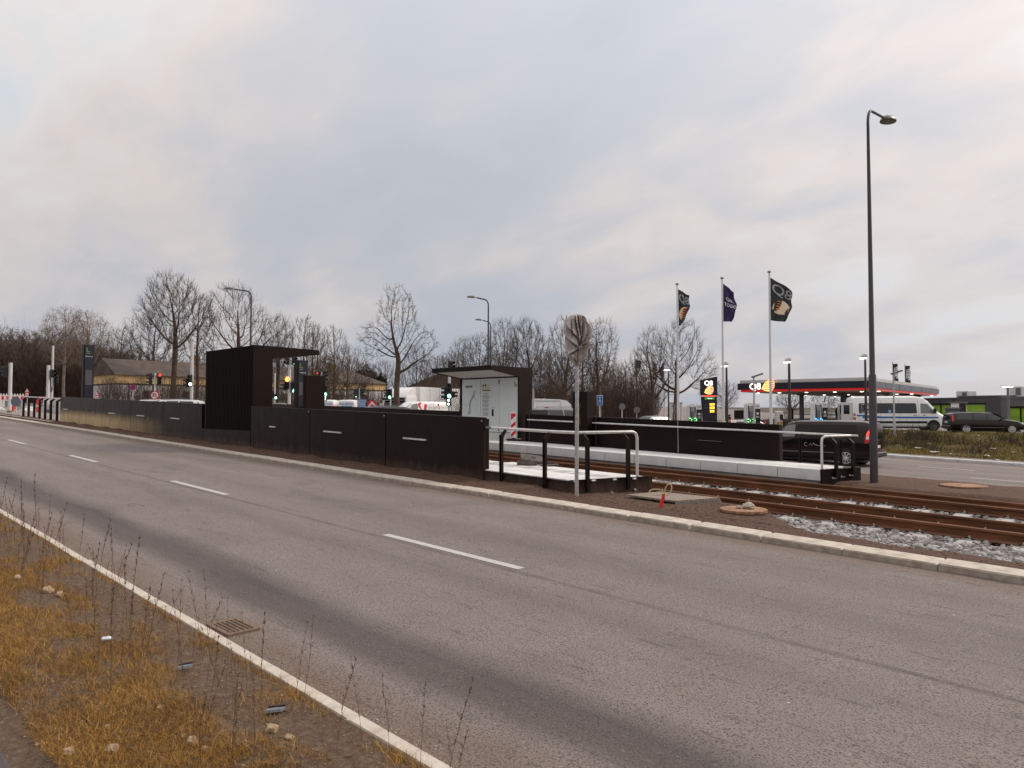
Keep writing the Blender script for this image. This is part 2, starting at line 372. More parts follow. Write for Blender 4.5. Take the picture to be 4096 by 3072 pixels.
dashes+=[(a-7.2*k,a-7.2*k+2.4) for a in (-29.3,) for k in (1,2,3,4,5)]+[(.1,2.5),(7.3,9.7)]
for a,b in dashes:
    m=MB(); m.add([(a,5.37,.004),(b,5.37,.004),(b,5.48,.004),(a,5.48,.004)],[(0,1,2,3)]); m.slope(); o=m.build('lane_dash',m_line,road,fix=False)
road_far=sheet('road_beyond_tracks',-112,60,24.9,37.0,120,6,m_asphf,lambda x,y:G(x,25.1)+.0); tag(road_far,kind='structure')
def linestrip(p,x0,x1,y,wd,name='painted_line',z=-.005):
    k=max(2,int((x1-x0)/1.2)); return sheet(name,x0,x1,y,y+wd,k+1,2,m_line,lambda x,yy:G(x,25.1)+.006,p)
linestrip(road_far,-60,40,25.35,.14); linestrip(road_far,-60,40,25.75,.12)
qa=gnd(3880,1912,-DROP).x; qb=gnd(3676,1866,-DROP).x; qc=gnd(3900,1883,-DROP).x
for k_ in range(-4,3): linestrip(road_far,qa+k_*7.2,qa+2.8+k_*7.2,gnd(3880,1912,-DROP).y,.13,'lane_dash'); linestrip(road_far,qb+k_*7.2,qc+k_*7.2,gnd(3790,1875,-DROP).y,.13,'lane_dash')
junction=sheet('junction_road',-100,-44.5,8.9,38.5,60,30,m_asphf,lambda x,y:-GRADE*max(x,-100)+.02*sm(8.9,11,y)-.02); tag(junction,kind='structure')
side=sheet('side_road',-64,-30,37,78,20,26,m_asphf,lambda x,y:G(x,y)-.02); tag(side,kind='structure')
# kerb of precast stones along the tram side (one metre each)
kerb=thing('kerb',None,None,kind='structure')
stone_me=None
for i in range(72):
    x=-63.12+i*1.0
    if stone_me is None:
        m=MB(); m.cbox(0.006,.994,8.75,9.14,-.2,.075,.016); o=m.build('kerb_stone',m_kerb,kerb); stone_me=o.data
    else: o=bpy.data.objects.new('kerb_stone',stone_me); COL.objects.link(o); o.parent=kerb
    o.location=(x,random.uniform(-.006,.006),-GRADE*x+random.uniform(-.004,.004)); o.rotation_euler=(0,math.atan(GRADE),random.uniform(-.003,.003))
# flush pale kerb on the near verge
kerb2=thing('kerb_near',None,None,kind='structure'); sm2=None
for i in range(66):
    x=-62.4+i*1.0
    if sm2 is None:
        m=MB(); m.cbox(0.005,.995,2.195,2.285,-.12,.014,.008); o=m.build('edging_stone',m_kerb,kerb2); sm2=o.data
    else: o=bpy.data.objects.new('edging_stone',sm2); COL.objects.link(o); o.parent=kerb2
    o.location=(x,random.uniform(-.006,.006),-GRADE*x+random.uniform(-.003,.003)); o.rotation_euler=(0,math.atan(GRADE),random.uniform(-.006,.006))
kf=thing('kerb_far',None,None,kind='structure')
for i in range(34):
    x=-40+i*2; m=MB(); m.cbox(.01,1.99,37.0,37.35,-.25,.11,.02); o=m.build('kerb_stone',m_concl,kf); o.location=(x,0,G(x,25.1)); o.rotation_euler=(0,math.atan2(G(x,25.1)-G(x+2,25.1),2),0)
fp=sheet('footpath_strip',-42,32,37.35,38.4,60,3,m_asphf,lambda x,y:G(x,25.1)+.10); tag(fp,kind='structure')

# ---------------- near verge: earth, worn path edge, drain
from mathutils import noise as MN
def vz(x,y):
    b=MN.fractal(Vector((x*1.6,y*1.6,3)),1,2,4)*.035+MN.noise(Vector((x*9,y*9,1)))*.008
    e=sm(.84,1.0,y)*(1-.8*sm(2.05,2.19,y))
    return -GRADE*x-.004+e*(.030+b*.8)+.010*sm(2.1,2.19,y)
verge=sheet('verge_soil',-60,3,.80,2.197,900,26,m_verge,vz); tag(verge,kind='structure')
g=G_('wet_dark_asphalt',.45); n=g.noise(60,3,.7); n2=g.noise(2,4,.6); b=g.ramp(n2,[(.35,(.035,.024,.023)),(.7,(.095,.068,.062))]); b=g.mix(g.ramp(n,[(.6,0.),(.72,.7)]),b,(.25,.2,.19)); g.col(b); g.bump(n,.4); m_wet=g.m
path=sheet('footpath',-60,6,-3,.87,30,4,m_wet,lambda x,y:-GRADE*x-.004); tag(path,kind='structure')

# ---------------- soil and ballast between the roads
def edge(x): return 9.62+1.62*(1-sm(-5.6,-3.6,x))+.05*MN.noise(Vector((x*1.3,5,5)))
def sz(x,y):
    b=MN.fractal(Vector((x*1.1,y*1.1,7)),1,2,4)*.05+MN.noise(Vector((x*14,y*14,2)))*.012+MN.noise(Vector((x*5,y*5,9)))*.014
    q=1-sm(-8.8,-7.4,x); h=.065+.075*sm(9.15,9.7,y)*q+b*sm(9.14,9.5,y)*(.35+.65*q)
    if y<15.5:
        t=sm(edge(x)-.04,edge(x)+.16,y) if x>-9 else sm(9.9,10.2,y)
        h=h*(1-t)+(-.04-.09*sm(9.7,11.3,y))*t
    else:
        h=.09*sm(15.5,15.9,y)+b*.6-.16*(1-sm(15.5,15.9,y)); h-=(DROP+.06)*sm(17.6,25,y)*sm(-45,-9,x)
    return h-GRADE*x
soil=sheet('soil_strip',0,0,0,0,0,0,m_soil,sz,xs=np.linspace(-62,9,760),ys=list(np.linspace(9.13,17.3,86))+list(np.linspace(17.6,25.0,16))); tag(soil,kind='structure')
# white geotextile edge under the ballast
mb=MB(); pts=[(-5.0+i*.08) for i in range(150)]
vs=[];fs=[]
for i,x in enumerate(pts):
    e=edge(x)+.055+.02*MN.noise(Vector((x*7,1,1)));
    vs+=[(x,e,sz(x,e)+.016),(x,e+.075,sz(x,e+.075)+.035+.01*MN.noise(Vector((x*9,2,1))))]
    if i: fs.append((2*i-2,2*i,2*i+1,2*i-1))
mb.add(vs,fs); o=mb.build('geotextile_edge',mat('white_geotextile',(.6,.6,.59),.9,0,.08,20),None,fix=False); tag(o,'white geotextile strip edging the grey ballast beside the soil','geotextile')

# ballast: crushed stone, one mass
def icos():
    t=(1+5**.5)/2; v=np.array([(-1,t,0),(1,t,0),(-1,-t,0),(1,-t,0),(0,-1,t),(0,1,t),(0,-1,-t),(0,1,-t),(t,0,-1),(t,0,1),(-t,0,-1),(-t,0,1)],float)
    v/=np.linalg.norm(v[0]); f=np.array([(0,11,5),(0,5,1),(0,1,7),(0,7,10),(0,10,11),(1,5,9),(5,11,4),(11,10,2),(10,7,6),(7,1,8),(3,9,4),(3,4,2),(3,2,6),(3,6,8),(3,8,9),(4,9,5),(2,4,11),(6,2,10),(8,6,7),(9,8,1)]); return v,f
IV,IF=icos()
def rubble(P,R,flat=.65):
    n=len(P); J=RNG.uniform(.72,1.25,(n,12,1)); A=RNG.uniform(.6,1.35,(n,1,3)); A[:,:,2]*=flat
    V=IV[None]*J*A*R[:,None,None]
    an=RNG.uniform(0,2*PI,n); c,s=np.cos(an),np.sin(an); x=V[:,:,0]*c[:,None]-V[:,:,1]*s[:,None]; y=V[:,:,0]*s[:,None]+V[:,:,1]*c[:,None]
    tl=RNG.normal(0,.4,n); z=V[:,:,2]*np.cos(tl)[:,None]+x*np.sin(tl)[:,None]; x=x*np.cos(tl)[:,None]-V[:,:,2]*np.sin(tl)[:,None]
    V=np.stack([x,y,z],-1)+P[:,None,:]; F=(IF[None]+12*np.arange(n)[:,None,None]).reshape(-1,3); return V.reshape(-1,3),F
n=26000; X=RNG.uniform(-12.5,3.2,n)
Y=np.where(RNG.random(n)<.62,RNG.uniform(9.6,11.62,n),RNG.uniform(11.7,15.1,n))
keep=np.array([(y>edge(x)+.06) and not (x<-7.9 and y<11.7) for x,y in zip(X,Y)]) ; X=X[keep];Y=Y[keep]
Z=-.108+RNG.uniform(-.03,.012,len(X))-GRADE*X+.085*np.clip((11.1-Y)/1.2,0,1)
P=np.stack([X,Y,Z],-1); V,F=rubble(P,RNG.uniform(.026,.056,len(P)))
o=npmesh('ballast_gravel',V,F,m_stone,None,False,np.repeat(RNG.random(len(P)),12)); tag(o,'grey crushed stone ballast lying between and beside the rusty rails','ballast',kind='stuff')

# ---------------- tram track
track=thing('tram_track','four rusty rails bolted to pale concrete sleepers in grey ballast','tram track')
def rail(y):
    pr=[(-.07,0),(.07,0),(.07,.012),(.012,.03),(.010,.112),(.034,.125),(.034,.155),(.026,.162),(-.026,.162),(-.034,.155),(-.034,.125),(-.010,.112),(-.012,.03),(-.07,.012)]
    m=MB(); xs_=list(np.arange(-58,12.1,2.0)); k=len(pr); vs=[];fs=[]
    for x in xs_:
        for a,b in pr: vs.append((x,a+y,b-.082-GRADE*x))
    for i in range(len(xs_)-1):
        for j in range(k): fs.append((i*k+j,i*k+(j+1)%k,(i+1)*k+(j+1)%k,(i+1)*k+j))
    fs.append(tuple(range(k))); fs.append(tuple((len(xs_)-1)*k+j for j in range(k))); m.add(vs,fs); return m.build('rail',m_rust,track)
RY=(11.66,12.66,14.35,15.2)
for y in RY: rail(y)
m=MB(); m.box(-.028,.028,-.05,.05,0,.014); m.lathe([(.018,.014),(.018,.036),(.01,.036),(.01,.052)],6); m.obox((-.055,-.02,.02),(.055,-.02,.008),.02,.02,1)
f0=m.build('rail_fastener',[m_bolt,m_darkplastic],track); fm=f0.data; first=True
m=MB(); m.cbox(-.13,.13,-.0,1.78,-.14,.0,.02); s0=m.build('sleeper',mat('weathered_sleeper_concrete',(.36,.34,.32),.85,0,.12,6,.2,60,col2=(.52,.50,.475)),track); smsh=s0.data; firsts=True
for i in range(34):
    x=-15.4+i*.62
    for (yb) in (11.24,13.86):
        if x<-8.2 and yb<12: continue
        if firsts: o=s0; firsts=False
        else: o=bpy.data.objects.new('sleeper',smsh); COL.objects.link(o); o.parent=track
        o.location=(x,yb,-GRADE*x-.082); o.rotation_euler=(0,0,random.uniform(-.02,.02))
    for y in RY:
        for s in (-1,1):
            if x<-8.2 and y<13: continue
            if first: o=f0; first=False
            else: o=bpy.data.objects.new('rail_fastener',fm); COL.objects.link(o); o.parent=track
            o.location=(x,y+s*.095,-GRADE*x-.075); o.rotation_euler=(0,0,random.uniform(-.1,.1)+(PI if s>0 else 0))
# ------------------------------------------------------------ near platform
def wallmat():
    g=G_('parapet_paint',.5); x=g.sep.outputs[0]; z=g.sep.outputs[2]
    h=g.math('ADD',z,g.math('MULTIPLY',x,GRADE)); n=g.noise(1.6,5,.6); f=g.noise(6,6,.7,stretch=(1,1,.35)); st=g.noise(9,4,.7,stretch=(1,1,.06))
    base=g.ramp(n,[(.3,(.0055,.0026,.0021)),(.7,(.0088,.0044,.0036))])
    base=g.mix(g.ramp(st,[(.62,0.),(.78,.05)]),base,(.09,.07,.06))
    # soil splashed up on the foot of each panel
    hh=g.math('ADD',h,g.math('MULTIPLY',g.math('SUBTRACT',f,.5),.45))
    k=g.math('SUBTRACT',1,g.math('DIVIDE',g.math('SUBTRACT',hh,.12),.22),True); base=g.mix(g.math('MULTIPLY',k,.75),base,(.075,.048,.036))
    # panels at the crossing end turn yellow-tan towards the bottom
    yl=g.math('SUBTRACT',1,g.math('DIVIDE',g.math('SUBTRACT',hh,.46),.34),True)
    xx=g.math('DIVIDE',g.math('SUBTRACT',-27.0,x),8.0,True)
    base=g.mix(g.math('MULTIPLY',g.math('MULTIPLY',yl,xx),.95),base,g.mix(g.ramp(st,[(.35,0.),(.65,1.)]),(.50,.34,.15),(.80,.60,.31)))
    grazing_sheen=g.math('MULTIPLY',g.math('DIVIDE',g.math('SUBTRACT',-20.0,x),18.0,True),.55); base=g.mix(grazing_sheen,base,(.10,.075,.064)) if False else g.mix(g.math('MULTIPLY',grazing_sheen,.5),base,(.10,.075,.064))  # paler towards the left end: grazing reflection painted into the colour
    g.col(base); g.b.inputs['Specular IOR Level'].default_value=.20; g.b.inputs['Specular Tint'].default_value=(1,.80,.70,1)
    g.L(g.ramp(f,[(.3,.40),(.7,.55)]),g.b.inputs['Roughness']); return g.m
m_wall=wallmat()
YW=9.75
plat=thing('tram_platform','low tram platform behind the black parapet beside the near road, white paved','tram platform')
JX=[onY(px,1640,YW).x for px in (240,320,415,523,653,808,1004,1240,1543,1935)]
pans=[]
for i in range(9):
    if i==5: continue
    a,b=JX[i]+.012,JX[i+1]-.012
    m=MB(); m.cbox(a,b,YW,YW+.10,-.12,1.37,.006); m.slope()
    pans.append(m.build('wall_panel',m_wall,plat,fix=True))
m=MB(); m.box(JX[0],JX[5],YW+.12,YW+.17,-.12,1.34); m.box(JX[6],JX[9]-.02,YW+.12,YW+.17,-.12,1.34); m.slope(); m.build('parapet_frame',m_black2,plat)
for (a,b,y,k) in ((255,274,1637,0),(338,359,1642,1),(436,461,1653,2),(550,579,1663,3),(686,721,1674,4),(1081,1104,1707,5),(1298,1368,1728,6),(1616,1707,1756,7)):
    p=onY(a,y-(b-a)*.045,YW);q=onY(b,y+(b-a)*.045,YW); dz=(p.z+GRADE*p.x+q.z+GRADE*q.x)/2
    z0=dz-GRADE*p.x; z1=dz-GRADE*q.x; mb=MB(); mb.obox((p.x,YW-.018,z0),(q.x,YW-.018,z1),.035,.034)
    mb.build('handle_bar',m_darkplastic if k==1 else m_galvl,pans[k])
for px in (1240,1543,1935):
    p=onY(px,1660,YW); m=MB(); m.lathe([(.016,-.01),(.016,0),(.010,.004)],8,'y',(p.x-.05,YW-.004,1.30-GRADE*p.x)); m.build('bolt',m_bolt,plat)
# deck of the near platform
ex=lambda y:-8.08+.335*(y-9.75)
def ye(px):   # where a sight line crosses the end of the platform
    t=(px-2048)/FPX; a=RT[0]-t*FW[0]; b=RT[1]-t*FW[1]; return -a*(-8.08-.335*9.75)/(a*.335+b)
m=MB(); m.prism([(-41.3,YW+.17),(-9,YW+.17),(ex(YW+.03),YW+.03),(ex(11.44),11.44),(-41.3,11.44)],-.12,.30,'xy'); m.slope(); m.build('deck_slab',m_concg,plat)
m_tile=mat('white_paving_tile',(.60,.585,.56),.8,0,.1,2.5,.12,80,col2=(.74,.73,.71))
tiles=0; tile_me={}
def tile(x0,x1,y0,y1,studs,parent,z=.30,t=.03):
    m=MB(); m.cbox(x0,x1,y0,y1,z,z+t,.004)
    if studs:
        k=int((y1-y0)/.07)
        for j in range(k): yy=y0+.035+j*(y1-y0)/k; m.cbox(x0+.04,x1-.04,yy-.012,yy+.012,z+t-.004,z+t+.008,.003)
    m.slope(); return m.build('paving_tile',m_tile,parent)
for i in range(8):
    x1=-7.54-i*.45
    for j,(ya,yb,st) in enumerate(((9.80,10.15,0),(10.15,10.60,0),(10.60,11.02,1),(11.02,11.44,0))):
        xa=x1-.45+.004; xb=min(x1-.004,ex((ya+yb)/2)-.01)
        if xb-xa>.08: tile(xa,xb,ya+.004,yb-.004,st,plat)
for i in range(12):   # larger slabs farther along the platform
    x1=-11.38-i*2.4; m=MB(); m.cbox(x1-2.39,x1,YW+.18,11.28,.30,.33,.004); m.slope(); m.build('paving_slab',m_tile,plat)
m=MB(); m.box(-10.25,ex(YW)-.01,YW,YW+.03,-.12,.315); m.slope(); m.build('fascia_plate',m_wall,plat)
def skew(mb,x0,y0,k):  # shift x in proportion to y
    mb.v=[(x+k*(y-y0),y,z) for x,y,z in mb.v]; return mb
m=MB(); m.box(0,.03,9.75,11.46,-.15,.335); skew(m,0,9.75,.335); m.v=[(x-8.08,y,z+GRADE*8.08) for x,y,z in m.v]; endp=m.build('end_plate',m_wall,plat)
for y,z in ((ye(2345)+.1,.03),(ye(2438),.07),(ye(2530),.10)):
    m=MB(); m.tube([(ex(y)+.0,y,z+.2),(ex(y)+.09,y-.01,z+.2)],.014,8); m.lathe([(.03,0),(.03,.02)],8,'x',(ex(y)+.03,y,z+.2)); m.build('anchor_bolt',m_bolt,endp)
# handrail round its open end: flat posts with bent heads and a tube
def post(parent,x,y,zb,h,rz,name='post'):
    m=MB(); m.prism([(-.038,0),(.038,0),(.038,h-.17),(.13,h-.045),(.085,h-.015),(-.038,h-.12)],-.012,.012,'xz')
    m.prism([(-.038,0),(-.028,0),(-.028,h-.13),(-.038,h-.12)],-.035,.035,'xz')
    for zz in (.05,.14,h-.28): m.lathe([(.009,-.02),(.009,.02)],6,'y',(0,0,zz))
    o=m.build(name,m_black2,parent); o.location=(x,y,zb-GRADE*x); o.rotation_euler=(0,0,rz); return o
hr=thing('handrail','galvanised tube handrail on four black posts round the open end of the near platform','handrail')
RZ=1.17
for px,py in ((2010,1890),(2184,1905)):
    p=onY(px,py,YW); post(hr,p.x,YW-.02,.12,1.05,PI/2)
post(hr,ex(ye(2338))+.05,ye(2338),.12,1.05,PI-.15); post(hr,ex(ye(2500))+.05,ye(2500),.12,1.05,PI-.15); yp=ye(2556)
def zr(x): return RZ-GRADE*x
m=MB(); cx0=-8.32
pts=[(-10.27,YW+.06,zr(-10.27)),(cx0-.25,YW+.06,zr(cx0-.25)),(cx0-.05,YW+.12,zr(cx0)),(ex(10)-.08,10.0,zr(-8)),(ex(10.8)-.06,10.8,zr(-8)),(ex(yp-.1)-.05,yp-.1,zr(-8)),(ex(yp-.03)-.05,yp-.03,zr(-8)-.03),(ex(yp)-.05,yp,zr(-8)-.11),(ex(yp)-.05,yp,.53)]
m.tube(pts,.027,12); m.build('rail_tube',m_galvl,hr,smooth=50)
m=MB(); m.tube([(-10.27,YW+.06,zr(-10.27)),(-10.12,YW+.06,zr(-10.12))],.031,10); m.build('tube_joint',m_grey,hr,smooth=50)

# handrail at the far-left end of the near platform
hl=thing('handrail','white tube handrail on seven black posts at the crossing end of the near platform','handrail')
A=onY(90,1592,9.75); B=onY(238,1600,9.75)
for i,px in enumerate((95,116,138,160,182,205,230)):
    p=onY(px,1670,9.75); o=post(hl,p.x,9.73,.05,1.22,PI/2); o.scale=(1.5,1.5,1)
m=MB(); m.tube([(A.x,9.8,.1-GRADE*A.x),(A.x,9.8,1.2-GRADE*A.x),(A.x+.06,9.8,1.27-GRADE*A.x),(JX[0],9.8,1.27-GRADE*JX[0])],.034,10); m.build('rail_tube',m_galvl,hl,smooth=50)

# ------------------------------------------------------------ far platform
YF=15.45; YB=16.8
fplat=thing('tram_platform','tram platform across the tracks with pale edge blocks and black back wall','tram platform')
bx=[onY(px,1800,YF).x for px in (2107,2200,2303,2411,2528,2653,2789,2938,3102,3281)]
st=(bx[-1]-bx[0])/9; xe=bx[-1]
eb=None
for i in range(38):
    x1=xe-i*st
    if eb is None: m=MB(); m.cbox(-st+.006,-.006,YF,YF+.45,.115,.355,.008); eb=m.build('edge_block',m_concl,fplat); o=eb
    else: o=bpy.data.objects.new('edge_block',eb.data); COL.objects.link(o); o.parent=fplat
    o.location=(x1,random.uniform(-.003,.003),-GRADE*x1); o.rotation_euler=(0,math.atan(GRADE),0)
m=MB(); m.box(-41,xe,YF+.08,YB,-.2,.11); m.slope(); m.build('base_wall',m_concg,fplat)
for i in range(16):
    for j,(ya,yb,s_) in enumerate(((15.9,16.3,1),(16.3,16.8,0))):
        x1=xe-.01-i*.85; m=MB(); m.cbox(x1-.84,x1,ya+.004,yb-.004,.30,.35,.004)
        if s_:
            for q in range(11): m.cbox(x1-.80+q*.075,x1-.765+q*.075,ya+.04,yb-.04,.345,.357,.003)
        m.slope(); m.build('paving_tile',m_tile,fplat)
m=MB(); m.box(-41,xe-.01-16*.85,15.9,16.8,.29,.35); m.slope(); m.build('paving_slab',m_tile,fplat)
fj=[onY(px,1660,YB).x for px in (1373,1523,1694)]+[onY(px,1660,YB).x for px in (2117,2384,2712,3118)]
fj=[-38.0,-35.25,-32.5,-29.4]+fj[:3]+[-18.30]+fj[3:]
for a,b in zip(fj[:-1],fj[1:]):
    if a==-18.30: continue
    if b==-18.30: b=-18.93
    m=MB(); m.cbox(a+.010,b-.010,YB,YB+.14,.0,1.235,.006); m.slope(); m.build('wall_panel',m_black if a>-18 else m_wall,fplat)
m=MB(); m.box(-38,-18.95,YB+.15,YB+.2,0,1.2); m.box(-15.9,fj[-1]-.02,YB+.15,YB+.2,0,1.2); m.slope(); m.build('parapet_frame',m_black2,fplat)
p=onY(2712,1683,YB); m=MB(); m.box(p.x-.006,p.x+.006,YB-.008,YB-.002,.36,1.22); m.slope(); m.build('pale_joint_strip',m_galvl,fplat)
for px in (2117,2384): p=onY(px,1683,YB); m=MB(); m.box(p.x-.004,p.x+.004,YB-.007,YB-.002,.36,1.22); m.slope(); m.build('joint_strip',m_grey,fplat)
p=onY(2790,1760,YB);q=onY(2887,1766,YB); m=MB(); m.obox((p.x,YB-.01,p.z),(q.x,YB-.01,p.z-GRADE*(q.x-p.x)),.015,.012); m.build('handle_bar',m_grey,fplat)
# end plate of the far platform
m=MB(); m.box(0,.03,YF-.01,16.60,-.16,.365); skew(m,0,YF,.35); m.v=[(x+xe,y,z-GRADE*xe) for x,y,z in m.v]; fe=m.build('end_plate',m_black,fplat)
for y,z in ((15.75,.17),(16.0,.19),(16.25,.21),(16.0,-.02),(16.25,.0)):
    x=xe+.35*(y-YF)+.03; m=MB(); m.tube([(x,y,z-GRADE*x),(x+.08,y-.01,z-GRADE*x)],.013,8); m.lathe([(.028,0),(.028,.02)],8,'x',(x,y,z-GRADE*x)); m.build('anchor_bolt',m_bolt,fe)
hf=thing('handrail','long white tube handrail along the black wall of the far platform','handrail')
r0=onY(2110,1677,YB-.09); r1=onY(3118,1730,YB-.09); rh=(r0.z+GRADE*r0.x+r1.z+GRADE*r1.x)/2; xr=onY(3432,1749,YB-.09).x
kx0=onY(2295,1690,YB-.09).x;kx1=onY(2348,1690,YB-.09).x
for a,b in ((r0.x,kx0),(kx1,xr)):
    m=MB(); m.tube([(a,YB-.09,rh-GRADE*a),(b,YB-.09,rh-GRADE*b)],.024,10); m.build('rail_tube',m_galvl,hf,smooth=50)
for px in (3197,3360):
    p=onY(px,1850,YB); post(hf,p.x,YB+.02,.15,rh-.15+.02,-PI/2).scale=(.7,1,1)
for x in np.arange(r0.x+.6,fj[-1],1.3):
    if kx0-.1<x<kx1+.1: continue
    m=MB(); m.tube([(x,YB-.09,rh-.02-GRADE*x),(x,YB-.09,rh-.06-GRADE*x),(x,YB,rh-.06-GRADE*x)],.008,6); m.build('rail_bracket',m_black2,hf)
h2=thing('handrail','short bent white tube rail with two black posts on the far platform end','handrail')
xq=lambda y:xe+.35*(y-YF)
p0=onX(3296,1745,xe) if False else None
m=MB(); zt=rh-.0
m.tube([(xq(15.56)-.05,15.56,.36-GRADE*xe),(xq(15.56)-.05,15.56,zt-.12-GRADE*xe),(xq(15.58)-.05,15.58,zt-.04-GRADE*xe),(xq(15.66)-.05,15.66,zt-GRADE*xe),(xq(16.42)-.05,16.42,zt-GRADE*xe)],.027,12); m.build('rail_tube',m_galvl,h2,smooth=50)
for y in (15.82,16.32): post(h2,xq(y)+.055,y,.16,zt-.16-.02,PI-.3).scale=(1,1,1)

# ------------------------------------------------------------ left shelter with vertical slats
sx0,sx1=-23.73,-20.3
sh=thing('shelter','black shelter with ribbed back wall and thin tapering roof on the near platform','shelter')
prof=[(YW+.02,.55),(10.39,.55),(10.39,3.35),(11.97,3.52),(11.97,3.675),(YW+.02,3.715)]
m=MB(); m.prism(prof,sx1-.06,sx1,'yz'); m.build('end_frame',m_wall,sh)
m=MB(); m.prism(prof,sx0,sx0+.06,'yz'); m.build('end_frame',m_wall,sh)
m=MB(); m.prism([(YW+.06,3.30),(10.38,3.345),(11.95,3.525),(11.95,3.665),(YW+.06,3.70)],sx0+.06,sx1-.06,'yz'); m.build('roof',m_black,sh)
m=MB(); m.box(sx0+.06,sx1-.06,YW+.10,YW+.16,.55,3.32); m.build('back_panel',m_black2,sh)
m=MB(); m.box(sx0+.06,sx1-.06,10.30,10.38,.55,3.33); m.build('inner_wall',mat('pale_inner_wall',(.5,.52,.52),.4),sh)
m=MB(); m.cbox(-.036,.036,YW+.005,YW+.10,1.15,3.70,.004); s_=m.build('slat',mat('dark_red_brown_slat',(.006,.002,.0016),.7,0,.15,4,spec=.1),sh); smd=s_.data; nsl=34
for i in range(nsl):
    x=sx0+.07+(i+.5)*(sx1-sx0-.1)/nsl
    if i==0: o=s_
    else: o=bpy.data.objects.new('slat',smd); COL.objects.link(o); o.parent=sh
    o.location=(x,0,0)
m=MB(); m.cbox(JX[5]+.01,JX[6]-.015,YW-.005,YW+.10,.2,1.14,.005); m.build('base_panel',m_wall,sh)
m=MB(); m.box(-21.9,-20.8,10.42,10.85,1.30,1.36); m.box(-21.8,-21.7,10.45,10.8,.8,1.30); m.box(-21.0,-20.9,10.45,10.8,.8,1.30); m.build('bench',m_black2,sh)

# information pylons with the green L mark
m_green=mat('moss_green_print',(.085,.17,.062),.5,0,.05,5); m_scr=mat('grey_screen',(.075,.07,.078),.25,0,.05,3); m_navy=mat('navy_glass',(.010,.010,.018),.15,0,0)
def logoL(parent,s,m,x=0,y=0,z=0,rz=0):   # an L over a bar; s = width
    b=MB(); b.prism([(0,0),(1*s,0),(1*s,.34*s),(.36*s,.34*s),(.36*s,1.25*s),(0,1.25*s)],0,.006,'xz'); b.box(0,s,0,.006,-.5*s,-.2*s)
    o=b.build('green_emblem' if m is m_green else 'emblem',m,parent); o.location=(x,y,z); o.rotation_euler=(0,0,rz); return o
def pylon(label,x,y,zb,zt,wd,th):
    t=thing('information_pylon',label,'information pylon',(x,y,zb)); h=zt-zb
    m=MB(); m.cbox(-th,0,0,wd,0,h,.01); m.build('body',m_wall,t)
    m=MB(); m.box(0,.012,.05,wd-.02,.15,h-.02); m.build('front_glass',m_navy,t)
    m=MB(); m.box(.012,.02,.08,wd-.07,h*.46,h*.66); m.build('screen',m_scr,t)
    logoL(t,.17,m_green,.02,.10,h-.36,PI/2)
    text(t,'Dynamovej',.075,(.016,wd*.5,h-.56),m_txtw,PI/2,sx=.9)
    return t
Xp=-37.6; a=onY(336,1378,10.0)
pylon('tall brown and navy information pylon rising behind the yellow-toned parapet',a.x,10.0,.33-GRADE*a.x,a.z,.44,.30)
a=onY(1190,1440,16.0); pylon('tall dark information pylon with green mark seen beside the ribbed shelter',a.x,16.0,.35-GRADE*a.x,a.z,.52,.32)
a=onY(1218,1500,10.35); cb=thing('service_cabinet','brown steel service cabinet standing just behind the near parapet','cabinet',(a.x,10.35,.33-GRADE*a.x))
m=MB(); m.cbox(-.10,0,0,.66,0,a.z-(.33-GRADE*a.x),.01); m.build('body',m_wall,cb)
m=MB(); m.box(-.0,.012,.04,.62,.1,a.z-(.33-GRADE*a.x)-.05); m.build('door',m_wall,cb)

# ------------------------------------------------------------ kiosk shelter on the far platform
kx0_,kx1_=-18.86,-16.07
ks=thing('shelter','black shelter with white enamel wall, route map and timetable on the far platform','shelter')
prof=[(17.4,.4),(16.76,.4),(16.76,2.85),(15.48,3.03),(15.48,3.165),(17.4,3.155)]
m=MB(); m.prism(prof,kx1_,kx1_+.05,'yz'); m.build('end_frame',m_black,ks)
m=MB(); m.prism(prof,kx0_-.05,kx0_,'yz'); m.build('end_frame',m_black,ks)
m=MB(); m.prism([(17.38,2.9),(16.78,2.90),(15.5,3.06),(15.5,3.16),(17.38,3.15)],kx0_,kx1_,'yz'); m.build('roof',m_black,ks)
m=MB(); m.box(kx0_-.05,kx1_+.05,15.475,15.50,3.02,3.17); m.build('roof_fascia',m_black,ks)
m=MB(); m.box(kx0_,kx1_,16.9,17.38,.4,2.9); m.build('back_wall',m_black,ks)
kp=lambda px,py:onY(px,py,16.78)
jx=[kx0_+.01,kp(1920,1600).x,kp(1995,1600).x,kx1_-.01]
m_ceil=mat('white_ceiling_panel',(.62,.61,.59),.5,0,.05,3)
for a,b in zip(jx[:-1],jx[1:]):
    m=MB(); m.cbox(a+.006,b-.006,16.80,16.86,1.02,2.83,.003); m.build('enamel_panel',m_panelw,ks)
    m=MB(); m.prism([(16.79,2.872),(15.52,3.045),(15.52,3.055),(16.79,2.89)],a+.006,b-.006,'yz'); m.build('ceiling_panel',m_ceil,ks)
m=MB(); m.cbox(kx0_+.01,kx1_-.01,16.80,16.89,.60,1.0,.006); m.build('concrete_plinth',m_concl,ks)
for px,z in ((1995,2.7),(1993,1.12)):
    m=MB(); m.box(kp(px,1600).x-.02,kp(px,1600).x+.02,16.782,16.8,z-.07,z+.07); m.build('hinge',m_grey,ks)
for px,py in ((1977,1733),(1996,1735),(1977,1748),(2003,1748)):
    p=kp(px,py); m=MB(); m.lathe([(.012,-.004),(.012,.0)],8,'y',(p.x,16.798,p.z)); m.build('plug',m_grey,ks)
YT=16.797
a=kp(1859,1546);b=kp(1889,1544); text(ks,'Dynamovej',.155,((a.x+b.x)/2,YT,a.z),m_txtk,0,sx=.52,bold=.002)
